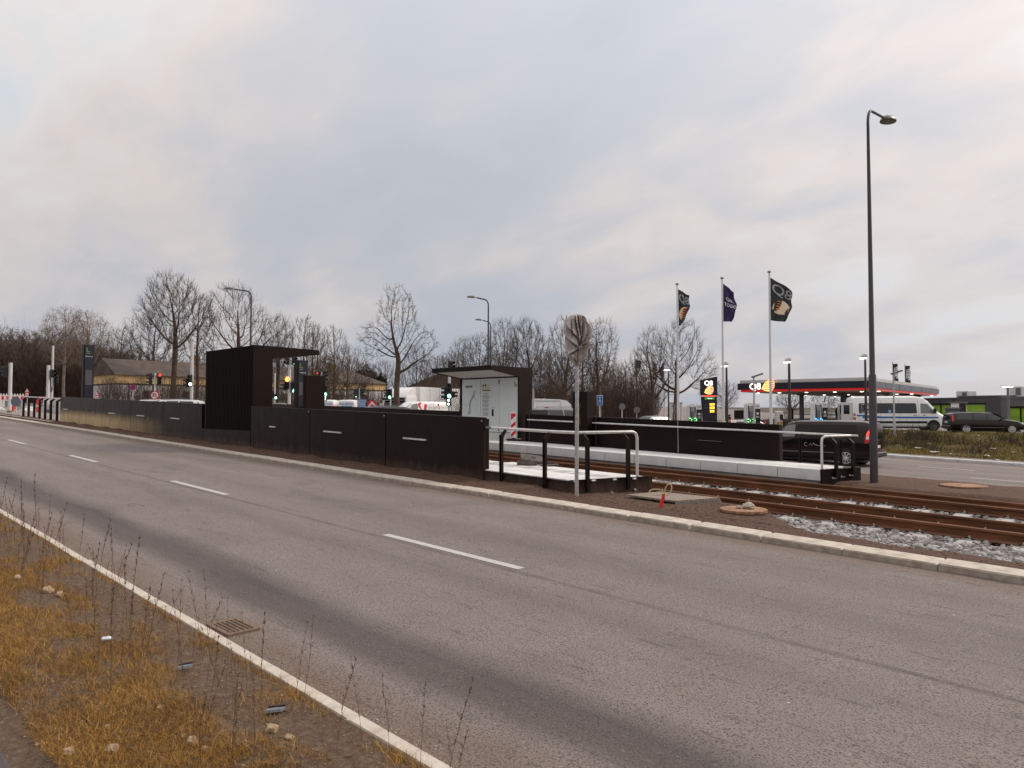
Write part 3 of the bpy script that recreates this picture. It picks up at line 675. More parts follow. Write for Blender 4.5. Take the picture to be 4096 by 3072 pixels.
p=kp(2056,1541); logoL(ks,.10,mat('grey_green_print',(.12,.17,.13),.5,0,0),p.x,16.794,p.z,0).scale=(1.2,1,1.0)
m=MB(); p=kp(1966,1637);q=kp(1973,1664); m.box(p.x,q.x,16.785,16.802,q.z,p.z); m.build('ticket_slot',m_txtk,ks)
m=MB(); p=kp(1965,1629);q=kp(1981,1630); m.box(p.x,q.x,16.796,16.80,p.z-.008,p.z); m.box(p.x,q.x-.05,16.796,16.80,p.z-.03,p.z-.024); m.build('printed_lines',m_txtg,ks)
m=MB(); p=kp(1922,1538); q=kp(1960,1562); m.box(p.x+.02,q.x-.03,16.7965,16.80,q.z,p.z); m.build('cream_notice',mat('cream_print',(.60,.58,.50),.5,0,0),ks)
m=MB()
for px in (1932,1941): p=kp(px,1542); m.lathe([(.036,-.002),(.036,0)],14,'y',(p.x,16.796,p.z))
m.build('pictogram',m_txtk,ks)
m=MB(); m2=MB()
p=kp(1929,1562); q=kp(1960,1563); m.box(p.x,q.x,16.796,16.80,p.z-.02,p.z+.012)
ys_=list(np.arange(1573,1663,2.7)); r_=random.Random(3)
for i,y in enumerate(ys_):
    if i in (2,9,15,21,27): continue
    a=kp(1932,y); b=kp(1958-r_.random()*9,y); m2.box(a.x,b.x,16.797,16.80,a.z-.006,a.z+.004)
for y in (1587,1601,1621,1637,1651): a=kp(1928,y); m.box(a.x,a.x+.025,16.796,16.80,a.z-.02,a.z+.02)
m.build('printed_heading',m_txtk,ks); m2.build('printed_lines',m_txtg,ks)
# route map: a bent line with station ticks
rt=[(1895,1563),(1890,1583),(1884,1592),(1878,1606),(1876,1622),(1875,1645),(1872,1657)]
m=MB(); P=[kp(*q) for q in rt]
for a,b in zip(P[:-1],P[1:]): m.obox((a.x,16.795,a.z),(b.x,16.795,b.z),.006,.010)
for i in range(27):
    t=i/26*(len(rt)-1); k=min(int(t),len(rt)-2); f=t-k; px=rt[k][0]*(1-f)+rt[k+1][0]*f; py=rt[k][1]*(1-f)+rt[k+1][1]*f; a=kp(px,py); ln=.06+.05*r_.random()
    m.box(a.x,a.x+ln,16.796,16.80,a.z-.008,a.z+.006)
m.build('route_map',m_txtg,ks)
m=MB(); 
for (x0,y0,x1,y1) in ((1857,1621,1908,1621),(1872,1594,1900,1595),(1880,1563,1882,1582),(1896,1590,1908,1606),(1856,1644,1874,1645)):
    a=kp(x0,y0);b=kp(x1,y1); m.obox((a.x,16.797,a.z),(b.x,16.797,b.z),.004,.005)
m.build('thin_map_lines',mat('faint_print',(.38,.42,.42),.5,0,0),ks)

# narrow glass screen beside the shelter
a=onY(2119,1644,YB+.1);b=onY(2136,1664,YB+.1)
# pylon being fitted out, with loose yellow cables
a=onY(2292,1568,16.45);b=onY(2348,1568,16.45)
cu=thing('unfinished_pylon','open black pylon housing with loose yellow cables on the far platform','pylon',(a.x,16.45,.35-GRADE*a.x)); wd=b.x-a.x; hh=a.z-(.35-GRADE*a.x); xs_=onY(2321,1568,16.45).x-a.x
m=MB(); m.box(xs_,wd,-.0,.32,0,hh); m.box(0,xs_,.22,.32,0,hh); m.box(0,xs_,-.0,.22,hh-.16,hh); m.box(0,xs_,0,.22,0,.62); m.box(0,.02,0,.22,.62,hh-.16); m.build('housing',m_black,cu)
m_yel=mat('yellow_cable',(.45,.26,.05),.5,0,.05,20)
m=MB(); m.tube([(.27,.12,hh-.2),(.20,.1,hh-.35),(.16,.08,hh-.55),(.17,.07,hh-.85),(.24,.06,hh-1.03),(.33,.05,hh-1.1)],.008,6); m.tube([(.30,.12,hh-.22),(.22,.1,hh-.4),(.19,.09,hh-.9),(.20,.09,hh-1.5),(.22,.08,.72)],.007,6); m.build('cable',m_yel,cu,smooth=60)

# ------------------------------------------------------------ loose things on and beside the platforms
# red-white barrier board on a rubber foot
p=gnd(2054,1762,.36); bb=thing('barrier_board','red and white striped upright barrier board on a black rubber foot','barrier board',p,RZ0-.25)
m=MB(); m.cbox(-.10,.10,-.025,.025,.05,.92,.02); m.box(-.018,.018,-.018,.018,.92,.99); bo=m.build('board',m_white,bb)
m=MB()
for z0 in (.10,.38,.66):
    lo=z0; m.prism([(-.078,lo),(.078,lo+.14),(.078,lo+.26 if lo<.6 else .885),(-.078,lo+.12 if lo<.6 else .885)] if lo<.6 else [(-.078,lo),(.078,lo+.15),(.078,.885),(-.078,.885)],-.031,-.026,'xz')
m.build('red_stripe',m_red,bo)
m=MB(); m.cbox(-.2,.36,-.17,.17,0,.06,.015); m.cbox(-.06,.06,-.06,.06,.06,.09,.01); m.build('foot',m_darkplastic,bb)
m=MB(); m.box(.12,.26,-.12,.02,.061,.066); m.build('sticker',m_txtw,bb)
# pile of grey rubber barrier feet
p=gnd(2100,1862,.33); rp=thing('rubber_block','grey rubber barrier foot with round and square holes lying tilted on the white deck','barrier foot',(p.x,p.y+.1,.335-GRADE*p.x),RZ0)
m_rub=mat('grey_recycled_rubber',(.10,.088,.078),.85,0,.25,14,.5,60)
m=MB(); m.cbox(-.24,.12,-.13,.13,0,.09,.015); m.cbox(-.02,.20,-.10,.12,.0,.07,.02); o=m.build('block',m_rub,rp)
m=MB(); m.cbox(-.22,.26,-.14,.14,-.025,.03,.012); o=m.build('slab',m_rub,rp); o.location=(.05,.02,.14); o.rotation_euler=(D2R(24),D2R(8),.12)
for x,y,r in ((.06,.0,.06),(-.1,.02,.03),(-.15,-.07,.022),(-.03,-.09,.02)):
    m=MB(); m.lathe([(r,0),(r,.004)],16,'z',(x,y,.029)); q=m.build('hole',m_darkplastic,o)
rp2=thing('rubber_plate','flat grey rubber plate lying beside the tilted barrier foot on the white deck','barrier foot',(p.x+.42,p.y+.30,.335-GRADE*p.x),RZ0+.2)
m=MB(); m.cbox(-.2,.2,-.06,.06,0,.035,.012); m.build('plate',m_rub,rp2); m=MB(); m.tube([(-.12,0,.035),(.05,.02,.05),(.14,0,.04)],.014,7); m.build('grip',m_darkplastic,rp2)

# clods and grit on the soil strip, heaped against the parapet foot
n=9000; X=RNG.uniform(-42,2,n); Y=np.where(RNG.random(n)<.5,9.74-np.abs(RNG.normal(0,.05,n)),RNG.uniform(9.16,9.74,n)); ok=np.array([y<edge(x)-.02 for x,y in zip(X,Y)]); X=X[ok];Y=Y[ok]
Z=np.array([sz(x,y) for x,y in zip(X,Y)]); V,F=rubble(np.stack([X,Y,Z],-1),RNG.uniform(.004,.016,len(X))**1.0)
o=npmesh('soil_crumbs',V,F,mat('soil_clod',(.06,.032,.02),.95,0,.3,12,col2=(.17,.10,.065))); tag(o,'brown crumbs and grit on the soil along the parapet foot','soil crumbs',kind='stuff')
n=2600; X=RNG.uniform(-8.6,-4.6,n); Y=RNG.uniform(9.2,11.1,n); ok=np.array([y<edge(x)-.03 for x,y in zip(X,Y)]); X=X[ok];Y=Y[ok]; Z=np.array([sz(x,y) for x,y in zip(X,Y)]); V,F=rubble(np.stack([X,Y,Z],-1),RNG.uniform(.004,.017,len(X)))
o=npmesh('soil_crumbs',V,F,MATS['soil_clod']); tag(o,'brown crumbs of soil round the covered sign pole and the cable loop','soil crumbs',kind='stuff')
# covered road sign on galvanised pole
p=gnd(2315,1971,.14); cs=thing('covered_road_sign','round road sign wrapped in crumpled grey tarpaulin on a galvanised pole','road sign',(p.x,p.y-.06,p.z-.1),RZ0)
g=G_('galvanised_pole',.45); n=g.noise(22,5,.7); g.col(g.ramp(n,[(.3,(.24,.225,.21)),(.5,(.40,.385,.37)),(.7,(.50,.485,.47))])); g.b.inputs['Metallic'].default_value=.35; m_gpole=g.m
m=MB(); m.tube([(0,0,0),(0.02,0,2.9)],.034,14); m.build('pole',m_gpole,cs,smooth=50)
g=G_('grey_tarpaulin',.45); n=g.noise(5,5,.6); g.col(g.ramp(n,[(.3,(.30,.255,.235)),(.7,(.44,.385,.36))])); m_tarp=g.m
nu,nv=150,150; V=[];F=[]
# creases of the wrapped cloth: (angle,height) to (angle,height), width, depth; angles measured from the front
CR=[(-.25,.02,.10,.62,.20,.9),(.10,.02,.22,.60,.14,.8),(.62,.08,.12,.66,.22,1.0),(-1.1,.14,.0,.50,.26,1.0),(-1.5,.34,.02,.66,.30,.9),(1.3,.30,.16,.62,.26,.9),(1.5,.55,.15,.64,.22,.8),(-1.4,.66,.05,.98,.26,.9),(1.1,.82,.08,.62,.24,.8),(-.9,.82,.06,.68,.2,.7),(.04,.60,.02,.99,.10,.8),(-.55,.10,-.35,.42,.16,.7),(.95,.18,.75,.48,.16,.7),(2.2,.1,2.6,.9,.3,.9),(3.1,.05,3.0,.95,.3,.9),(-2.2,.1,-2.5,.9,.3,.9)]
def crease(u,v):
    th=math.atan2(math.sin(u+PI/2),math.cos(u+PI/2)); s_=0
    for a0,v0,a1,v1,wd_,dp_ in CR:
        t=max(0,min(1,((th-a0)*(a1-a0)+(v-v0)*3.2*(v1-v0)*3.2)/((a1-a0)**2+((v1-v0)*3.2)**2))); dx=th-(a0+(a1-a0)*t); dy=(v-(v0+(v1-v0)*t))*3.2
        sg=(dx*(v1-v0)*3.2-dy*(a1-a0)); ds=math.hypot(dx,dy)
        if ds<wd_:
            q_=1-ds/wd_; s_+=dp_*(q_**.8 if sg>0 else -q_**3*1.3)*(.45+.55*math.sin(PI*min(1,t*.9+.1)))
    return s_
def foldy(u,v):   # pleats running down from the top and gathered above the pole
    x=math.cos(u)*1.1; y=math.sin(u)*1.1; z=(1-v)*2
    wv=Vector((x+.35*MN.noise(Vector((x,y,z*1.1))),y,z*.55))
    a=1-abs(MN.noise(Vector((wv.x*3.1,wv.y*3.1,wv.z*.9+3))))*2.4
    b=1-abs(MN.noise(Vector((x*1.7+z*1.9,y*2.2,z*1.5+11))))*2.6
    c=1-abs(MN.noise(Vector((x*1.9-z*2.3,y*2.0,z*1.3+31))))*2.8
    return max(a,.1)*.5+max(b,0)*.55+max(c,0)*.45
prof_=[(0,.02),(.03,.11),(.10,.175),(.22,.21),(.40,.225),(.55,.225),(.66,.20),(.78,.155),(.88,.105),(.95,.07),(1,.05)]
def pr_(v):
    for (a,b),(c,d) in zip(prof_[:-1],prof_[1:]):
        if a<=v<=c: return b+(d-b)*(v-a)/(c-a)
for j in range(nv+1):
    v=j/nv
    for i in range(nu):
        u=2*PI*i/nu; w0=pr_(v); a=math.cos(u);b=math.sin(u); k=min(1,w0/.12)
        d=(foldy(u,v)-.62)*.030*k+crease(u,v)*.062*k+.03*MN.noise(Vector((a*1.5,b*1.5,v*3)))*k
        V.append((a*(w0+d)+.012*math.sin(v*4),b*(w0*.42+.02+d*1.2),.44-.90*v))
    if j:
        for i in range(nu): F.append(((j-1)*nu+i,(j-1)*nu+(i+1)%nu,j*nu+(i+1)%nu,j*nu+i))
F.append(tuple(range(nu-1,-1,-1)))
m=MB(); m.add(V,F); o=m.build('tarpaulin',m_tarp,cs,smooth=45); o.location=(.02,0,2.78)

# lifting loop, manholes, cover box
p=gnd(2650,2028,.13); hs=thing('cable_loop','pale yellow cable loops sticking out of a short red sleeve in the soil','cable',(p.x,p.y,p.z+.04),RZ0); hs.scale=(.85,.85,.8)
m=MB(); m.tube([(-.04,0,-.06),(-.015,0,.04),(.015,0,.13),(.02,0,.2)],[.035,.034,.03,.026],10); m.build('red_sleeve',mat('red_plastic_sleeve',(.55,.02,.02),.45,0,.1,20),hs,smooth=50)
pts=[(.02,0,.2)]+[(.02-.14-.13*math.cos(t),0.02*math.sin(2*t),.25-.055*math.sin(t)+.02*math.cos(t)) for t in np.linspace(-.9+PI,PI-.9-2*PI+1.2,16)]+[(.02,0,.2)]
loop1=[(.02,0,.19)]+[(-.11+.13*math.cos(t),.03*math.sin(t),.235+.052*math.sin(t)) for t in np.linspace(-.35,-2*PI+.5,18)]+[(.0,0,.2)]
loop2=[(.03,0,.19)]+[(.105+.085*math.cos(t)*.75-.04*math.sin(t)*-1*.5,.03*math.sin(t),.285+.10*math.sin(t)+.02*math.cos(t)) for t in np.linspace(-2.4,2.9,16)]+[(.04,0,.2)]
m=MB(); m.tube(loop1,.0105,7); m.tube(loop2,.0105,7); m.build('yellow_cable',mat('pale_yellow_cable',(.42,.36,.17),.5,0,.15,30),hs,smooth=60)
p=gnd(2972,2036,.13); mh=thing('manhole_cover','large rusty round manhole cover with a stone on it beside the rails','manhole cover',(p.x-.05,p.y+.12,p.z-.05))
m=MB(); m.lathe([(.33,-.25),(.33,0),(.355,.0),(.355,.035),(.34,.04),(.0,.04)],36); m.build('lid',m_rustlid,mh,smooth=40)
m=MB(); m.lathe([(.30,-.3),(.345,-.2),(.345,-.03),(.3,-.02)],32); m.build('concrete_ring',m_concg,mh,smooth=40)
def rock(parent,loc,r,m,seed,name='stone',sq=.6):
    rr=random.Random(seed); mb=MB(); P_=[]; 
    for v in IV: P_.append(tuple(v[k]*r*rr.uniform(.75,1.2)*(1,.85,sq)[k] for k in range(3)))
    mb.add(P_,[tuple(f) for f in IF]); o=mb.build(name,m,parent); o.location=loc
    
    me=o.data; import bmesh
    b=bmesh.new(); b.from_mesh(me); bmesh.ops.subdivide_edges(b,edges=b.edges[:],cuts=2,use_grid_fill=True,smooth=.25)
    for v_ in b.verts: v_.co+=v_.normal*(MN.noise(v_.co*(2.2/r)+Vector((seed,0,0)))*r*.30+MN.noise(v_.co*(5/r))*r*.10)
    b.to_mesh(me); b.free(); return o
m_rock=mat('pale_stone',(.33,.27,.22),.9,0,.2,12,.6,40,col2=(.5,.42,.35))
st_=rock(None,(0,0,0),.095,m_rock,4,'stone'); st_.location=(p.x+.02,p.y+.14,p.z+.035); tag(st_,'pale lump of stone lying on the rusty manhole cover','stone')
st_=rock(None,(0,0,0),.045,m_rock,8,'stone'); st_.location=(p.x-.10,p.y+.06,p.z+.015); tag(st_,'small brown stone beside the pale lump on the manhole cover','stone')
p=gnd(3855,1944,.10); mh2=thing('manhole_cover','flat rusty round cover in the soil behind the rails near the road','manhole cover',(p.x,p.y,p.z-.01))
m=MB(); m.lathe([(.40,-.2),(.40,.0),(.43,.0),(.43,.03),(.0,.035)],36); m.build('lid',m_rustlid,mh2,smooth=40)
q=[gnd(2505,1978,.13),gnd(2640,1966,.13),gnd(2880,1991,.13),gnd(2702,2003,.13)]
bxc=thing('cable_chamber','black ribbed plastic cable chamber with a gritty chequer plate lid beside the rails','cable chamber',(q[0].x,q[0].y,q[0].z)); 
L_=[v-q[0] for v in q]
m=MB(); m.add([tuple(v) for v in L_]+[(v.x,v.y,v.z-.03) for v in L_],[(0,1,2,3),(7,6,5,4),(0,3,7,4),(1,5,6,2),(2,6,7,3),(0,4,5,1)])
g=G_('chequer_plate',.6); ck=g.t.nodes.new('ShaderNodeTexVoronoi'); ck.inputs['Scale'].default_value=30; g.L(g.tc.outputs['Object'],ck.inputs[0]); n=g.noise(12,5,.7)
b=g.ramp(ck.outputs[0],[(.15,(.42,.34,.26)),(.5,(.17,.13,.105))]); b=g.mix(g.ramp(n,[(.45,0.),(.65,.6)]),b,(.30,.20,.14)); g.col(b); g.bump(ck.outputs[0],-.5,.01); m.build('lid',g.m,bxc)
a,b=L_[3],L_[2]; m=MB(); dn=Vector((0,0,-.16)); off=Vector((.05,-.01,0))
m.add([a+Vector((0,0,-.032)),b+Vector((0,0,-.032)),b+off+dn,a+off+dn],[(0,1,2,3)]); 
for t in (.0,.28,.5,.72,1.0):
    c=a.lerp(b,t); d=(b-a).normalized()*.008; m.add([c+Vector((0,0,-.033))-d,c+Vector((0,0,-.033))+d,c+Vector((.075,-.015,-.16))+d,c+Vector((.075,-.015,-.16))-d,c+Vector((.0,.0,-.16))-d,c+Vector((0,0,-.16))+d],[(0,1,2,3),(0,3,4),(1,5,2),(4,3,2,5)])
m.box(-.0,.001,0,.001,0,.001); m.build('ribbed_side',mat('grey_black_plastic',(.045,.042,.045),.45,0,.1,8),bxc)

# ------------------------------------------------------------ street lamps
def lamp(label,x,y,zb,H,rz,rb=.082,rtp=.03,arm=1.45,group=None):
    t=thing('street_lamp',label,'street lamp',(x,y,zb),rz,group)
    m=MB(); m.tube([(0,0,-.1),(0,0,H*.28),(0,0,H*.285),(0,0,H-.35)],[rb,rb*.93,rb*.70,rtp],16); m.build('pole',mat('dark_grey_post',(.048,.04,.043),.5,.1,.1,2,.05,60),t,smooth=50)
    pts=[(0,0,H-.45)]+[(.28-.28*math.cos(a),0,H-.35+.35*math.sin(a)) for a in np.linspace(0,PI/2,7)]+[(arm-.35,0,H+.10)]
    m=MB(); m.tube(pts,rtp*1.0,10); m.build('arm',MATS['dark_grey_post'],t,smooth=50)
    m=MB(); k=18; o=[]
    ring=[]
    def outline(s,z):
        r=[]
        for i in range(20):
            a=2*PI*i/20; xx=math.cos(a)*.29; yy=math.sin(a)*.17*(1 if xx>0 else 1-.35*(-xx/.29)**2); r.append((xx*s+.0,yy*s,z))
        return r
    vs=outline(1,0)+outline(.98,.03)+outline(.78,.085)+outline(.4,.115); fs=[]
    for j in range(3):
        for i in range(20): fs.append((j*20+i,j*20+(i+1)%20,(j+1)*20+(i+1)%20,(j+1)*20+i))
    fs.append(tuple(range(60,80))); fs.append(tuple(range(19,-1,-1))); m.add(vs,fs)
    h=m.build('lamp_head',mat('lamp_head_grey',(.13,.115,.11),.4,.2,.05,4),t,smooth=50); h.location=(arm-.05,0,H+.10); h.rotation_euler=(0,D2R(-4),0)
    m=MB(); m.add([(a*.72+.03,b*.75,-.004) for a,b,c in outline(1,0)],[tuple(range(19,-1,-1))]); g=m.build('glass',mat('lamp_glass_off',(.14,.12,.10),.2,0,0),h,fix=False)
    return t
lx,ly=-5.12,16.42
lamp('tall dark street lamp with a leaf-shaped head beside the far platform end',lx,ly,.1-GRADE*lx,8.17,PI/2-.0)
D=42; q=bgp(1953,D); lamp('tall thin street lamp rising behind the white-walled shelter, the higher of two',q.x,q.y,q.z,topz(1190,D)-q.z-.08,RZ0+PI,.09,.04,1.05)
D=54; q=bgp(1962,D); lamp('shorter street lamp just behind the tall one over the shelter roof',q.x,q.y,q.z,topz(1281,D)-q.z-.08,RZ0+PI,.09,.04,.95)
D=40; q=bgp(1000,D); lamp('dark street lamp rising above the ribbed shelter among the bare trees',q.x,q.y,q.z,topz(1156,D)-q.z-.08,RZ0+PI,.09,.04,1.3)
# ------------------------------------------------------------ vehicles (local frame: front towards +x, left side +y)
class Body:
    def __init__(s,st): s.st=st
    def half(s,k):
        x,zb,zs,zm,zr,zt,wb,ws,wm,wr=s.st[k]
        return [(wb*.8,zb),(wb,zb+.07),(ws*.995,(zb+zs)/2),(ws,zs),((ws+wm)/2+.008,(zs+zm)/2),(wm,zm),((wm+wr)/2+.012,(zm+zr)/2),(wr,zr),(wr*.93,zr+(zt-zr)*.55),(wr*.72,zr+(zt-zr)*.86),(0,zt)]
    def mesh(s,name,m,parent):
        mb=MB(); vs=[];k=len(s.half(0)); n=2*k-1
        for i in range(len(s.st)):
            h=s.half(i); x=s.st[i][0]
            vs+=[(x,-a,b) for a,b in h]+[(x,a,b) for a,b in h[-2::-1]]
        fs=[]
        for i in range(len(s.st)-1):
            for j in range(n): fs.append((i*n+j,i*n+(j+1)%n,(i+1)*n+(j+1)%n,(i+1)*n+j))
        fs.append(tuple(range(n))); e=(len(s.st)-1)*n; fs.append(tuple(range(e+n-1,e-1,-1)))
        mb.add(vs,fs); return mb.build(name,m,parent,smooth=32)
    def y(s,x,z):
        st=s.st; x=max(st[0][0],min(st[-1][0],x)); i=0
        while i<len(st)-2 and st[i+1][0]<x: i+=1
        t=(x-st[i][0])/(st[i+1][0]-st[i][0]); A=s.half(i);B=s.half(i+1)
        P=[(a[0]*(1-t)+b[0]*t,a[1]*(1-t)+b[1]*t) for a,b in zip(A,B)]
        for a,b in zip(P[:-1],P[1:]):
            if a[1]<=z<=b[1]: return a[0]+(b[0]-a[0])*(z-a[1])/max(1e-6,b[1]-a[1])
        return P[0][0] if z<P[0][1] else P[-1][0]
    def decal(s,name,poly,side,m,parent,off=.008,sub=2,mbin=None):
        c=(sum(p[0] for p in poly)/len(poly),sum(p[1] for p in poly)/len(poly)); tr=[(c,poly[i],poly[(i+1)%len(poly)]) for i in range(len(poly))]
        for _ in range(sub):
            nt_=[]
            for a,b,d in tr:
                ab=((a[0]+b[0])/2,(a[1]+b[1])/2);bd=((b[0]+d[0])/2,(b[1]+d[1])/2);da=((d[0]+a[0])/2,(d[1]+a[1])/2); nt_+=[(a,ab,da),(ab,b,bd),(da,bd,d),(ab,bd,da)]
            tr=nt_
        mb=mbin or MB(); idx={};vs=[];fs=[]
        for t in tr:
            f=[]
            for p in t:
                q=(round(p[0],4),round(p[1],4))
                if q not in idx: idx[q]=len(vs); vs.append((p[0],side*(s.y(*p)+off),p[1]))
                f.append(idx[q])
            fs.append(tuple(f))
        mb.add(vs,fs)
        if mbin is None: return mb.build(name,m,parent,smooth=30)
def circ(x,z,r,n=18,a0=0,a1=2*PI): return [(x+r*math.cos(a0+(a1-a0)*i/(n if a1-a0>6 else n-1)),z+r*math.sin(a0+(a1-a0)*i/(n if a1-a0>6 else n-1))) for i in range(n)]
def wheel(parent,x,y,r,side,m=None,spokes=9,rimr=.72):
    m=m or m_alloy; mb=MB(); w=.105
    mb.lathe([(r*.62,-w*.7),(r*.9,-w),(r*.985,-w*.75),(r,-w*.3),(r,w*.3),(r*.985,w*.75),(r*.9,w),(r*.62,w*.7)],28,'y'); o=mb.build('wheel',m_rubber,parent,smooth=45); o.location=(x,y-side*w*.6,r)
    mb=MB(); mb.lathe([(r*rimr,side*w*.72),(r*rimr,side*w*.9),(r*(rimr-.05),side*w*.93),(r*(rimr-.08),side*w*.72)],26,'y'); mb.lathe([(r*.14,side*w*.6),(r*.14,side*w*.95),(r*.05,side*w*1.02)],12,'y')
    for i in range(spokes):
        a=2*PI*i/spokes; c,s_=math.cos(a),math.sin(a); mb.obox((c*r*.10,side*w*.9,s_*r*.10),(c*r*(rimr-.03),side*w*.82,s_*r*(rimr-.03)),r*.105,.03)
    mb.build('rim',m,o,smooth=30)
    mb=MB(); mb.lathe([(r*(rimr-.02),side*w*.60),(r*(rimr-.02),side*w*.64)],24,'y'); mb.build('brake_disc',m_darkplastic,o)
    return o
def patch(name,pts,m,parent,bulge=.03,n=6):  # curved pane between left and right edges; pts: (x,w,z) from low to high
    vs=[];fs=[]
    for x,w,z in pts:
        for j in range(n+1): t=-1+2*j/n; vs.append((x+bulge*(1-t*t),w*t,z))
    for i in range(len(pts)-1):
        for j in range(n): a=i*(n+1)+j; fs.append((a,a+1,a+n+2,a+n+1))
    mb=MB(); mb.add(vs,fs); return mb.build(name,m,parent,smooth=60,fix=False)

VAN=[(0,.42,.62,1.02,1.52,1.62,.74,.80,.78,.66),(.04,.33,.62,1.05,1.62,1.74,.84,.88,.86,.72),(.25,.24,.64,1.10,1.72,1.81,.88,.915,.90,.77),(1.6,.22,.65,1.12,1.74,1.84,.88,.915,.90,.77),(3.0,.22,.65,1.11,1.72,1.82,.88,.915,.90,.75),(3.4,.22,.65,1.10,1.62,1.72,.88,.915,.89,.72),(3.78,.22,.65,1.09,1.38,1.46,.88,.915,.88,.72),(4.12,.23,.64,1.05,1.13,1.19,.88,.91,.86,.72),(4.5,.25,.60,.92,1.00,1.05,.86,.88,.82,.68),(4.72,.28,.55,.76,.86,.90,.80,.80,.74,.6),(4.82,.34,.50,.64,.70,.73,.64,.66,.62,.5)]
def small_van(label,loc,rz,paint,panelglass=None,group=None,lit=True,base=0):
    t=thing('van',label,'van',loc,rz,group); B=Body(VAN); B.mesh('body',paint,t)
    for sd in (-1,1):
        B.decal('side_window',[(3.02,1.14),(4.02,1.10),(3.62,1.46),(3.35,1.62),(3.02,1.66)],sd,m_glassc,t)
        if panelglass: B.decal('side_panel',[(.45,1.14),(2.94,1.14),(2.94,1.66),(.55,1.66)],sd,panelglass,t)
        for ax in (.93,3.99):
            B.decal('wheel_arch',circ(ax,.33,.40),sd,m_darkplastic,t,.006); wheel(t,ax,sd*.90,.325,sd)
        B.decal('tail_light',[(.06,.98),(.20,.92),(.20,1.20),(.10,1.48),(.02,1.50),(.03,1.2)],sd,m_red,t,.012)
        if lit: B.decal('brake_lamp',[(.07,1.26),(.16,1.24),(.12,1.40),(.06,1.42)],sd,m_redl,t,.018)
        B.decal('reversing_light',[(.07,1.10),(.17,1.10),(.15,1.22),(.06,1.22)],sd,m_white,t,.016)
        m=MB(); m.cbox(3.62,3.78,sd*.93 if sd>0 else -1.10,1.10 if sd>0 else -.93,1.06,1.24,.03); m.build('mirror',m_darkplastic,t)
        B.decal('door_line',[(3.0,.42),(3.012,.42),(3.012,1.70),(3.0,1.70)],sd,m_darkplastic,t,.006,3); B.decal('door_line',[(1.55,.42),(1.562,.42),(1.562,1.70),(1.55,1.70)],sd,m_darkplastic,t,.006,3)
        B.decal('rubbing_strip',[(1.3,.50),(3.6,.50),(3.6,.54),(1.3,.54)],sd,m_grey if panelglass else m_darkplastic,t,.010)
        m=MB(); m.obox((2.75,sd*.925,1.02),(2.93,sd*.925,1.02),.03,.03); m.build('door_handle',paint,t)
        B.decal('headlight',[(4.35,.86),(4.66,.74),(4.70,.82),(4.5,.96)],sd,m_glassc,t,.012)
    patch('windscreen',[(4.10,.72,1.17),(3.76,.70,1.445),(3.42,.66,1.68)],m_glass,t,.03)
    patch('rear_window',[(-.012,.66,1.08),(-.008,.62,1.50)],m_glass,t,-.01)
    m=MB(); m.cbox(-.10,.16,-.84,.84,.36,.56,.04); m.build('rear_bumper',m_darkplastic,t)
    m=MB(); m.cbox(-.015,0,-.26,.26,.72,.84,.002); m.build('number_plate',m_whitedirty,t)
    m=MB(); m.box(.3,4.4,-.8,.8,.17,.26); m.build('underbody',m_darkplastic,t)
    return t,B
m_kblack=mat('black_car_paint',(.006,.005,.0055),.14,.0,0,spec=.5); m_kpanel=mat('black_van_window_panel',(.011,.012,.0125),.25,0,0,spec=.35)
p=gnd(3385,1864,-DROP); VH=PI   # left rear wheel; the van follows the road
t,B=small_van('black panel van with lit tail lights driving on the far road past the platform end',(p.x-.93*math.cos(VH)+.9*math.sin(VH),p.y-.93*math.sin(VH)-.9*math.cos(VH),p.z-.0),VH,m_kblack,m_kpanel)
bv=t
m=MB(); m.box(.10,.16,.62,.64,0,0.001); 
m=MB(); m.tube([(0,0,0.09),(-.06,0,.10),(-.10,0,.05),(-.09,0,-.02),(-.03,0,-.05),(.02,0,-.03)],.008,5); m.tube([(.1,0,-.02),(.16,0,.09),(.2,0,-.02),(.28,0,.09),(.34,0,.02),(.5,0,-.02),(.8,0,-.02)],[.006,.010,.008,.010,.008,.006,.003],5); o=m.build('script_lettering',mat('silver_script',(.6,.58,.55),.4,.3,0),t); o.location=(2.5,.932,.80); o.rotation_euler=(0,0,PI)
m=MB(); 
for s_ in (-1,1): m.cbox(-.02,.03,s_*.55-.05,s_*.55+.05,.60,.66,.01)
m.build('reflector',m_red,t)
# partner van: white with red arc
q=bgp(1778,56); t,B=small_van('white van with red arc and red lettering behind the parapet beside the lorry',(q.x,q.y,topz(1606,56)-1.84),RZ0+PI+D2R(40),m_white,None,None,False)
tl=t; sd=1
B.decal('red_arc',[(2.75,1.20),(2.95,1.42),(2.98,1.60),(2.86,1.74),(2.66,1.75),(2.62,1.71),(2.80,1.66),(2.84,1.52),(2.72,1.30),(2.62,1.12)],1,m_red,t,.012,2)
B.decal('red_block',[(2.30,1.14),(2.50,1.14),(2.40,1.62),(2.12,1.62)],1,m_red,t,.012)
text(t,'CITY',.20,(1.85,.93,1.56),m_txtg,PI,sx=1.1); text(t,'PARTNER',.20,(1.70,.945,1.34),m_txtg,PI,sx=1)
text(t,'CITY',.18,(.72,.93,1.56),m_txtg,PI); text(t,'PARTNER',.17,(.62,.945,1.36),m_txtg,PI,sx=.9)
B.decal('red_block',[(1.02,1.24),(1.12,1.24),(1.12,1.50),(1.0,1.40),(1.22,1.24)],1,m_red,t,.012)
m=MB(); m.lathe([(.09,0),(.09,.006)],18,'y',(1.22,.935,1.57)); m.build('red_ring',m_red,t)
for x in (.9,2.3,1.5): m=MB(); m.cbox(x-.07,x+.07,-.05,.05,1.83,1.87,.015); m.build('roof_fitting',m_darkplastic,t)
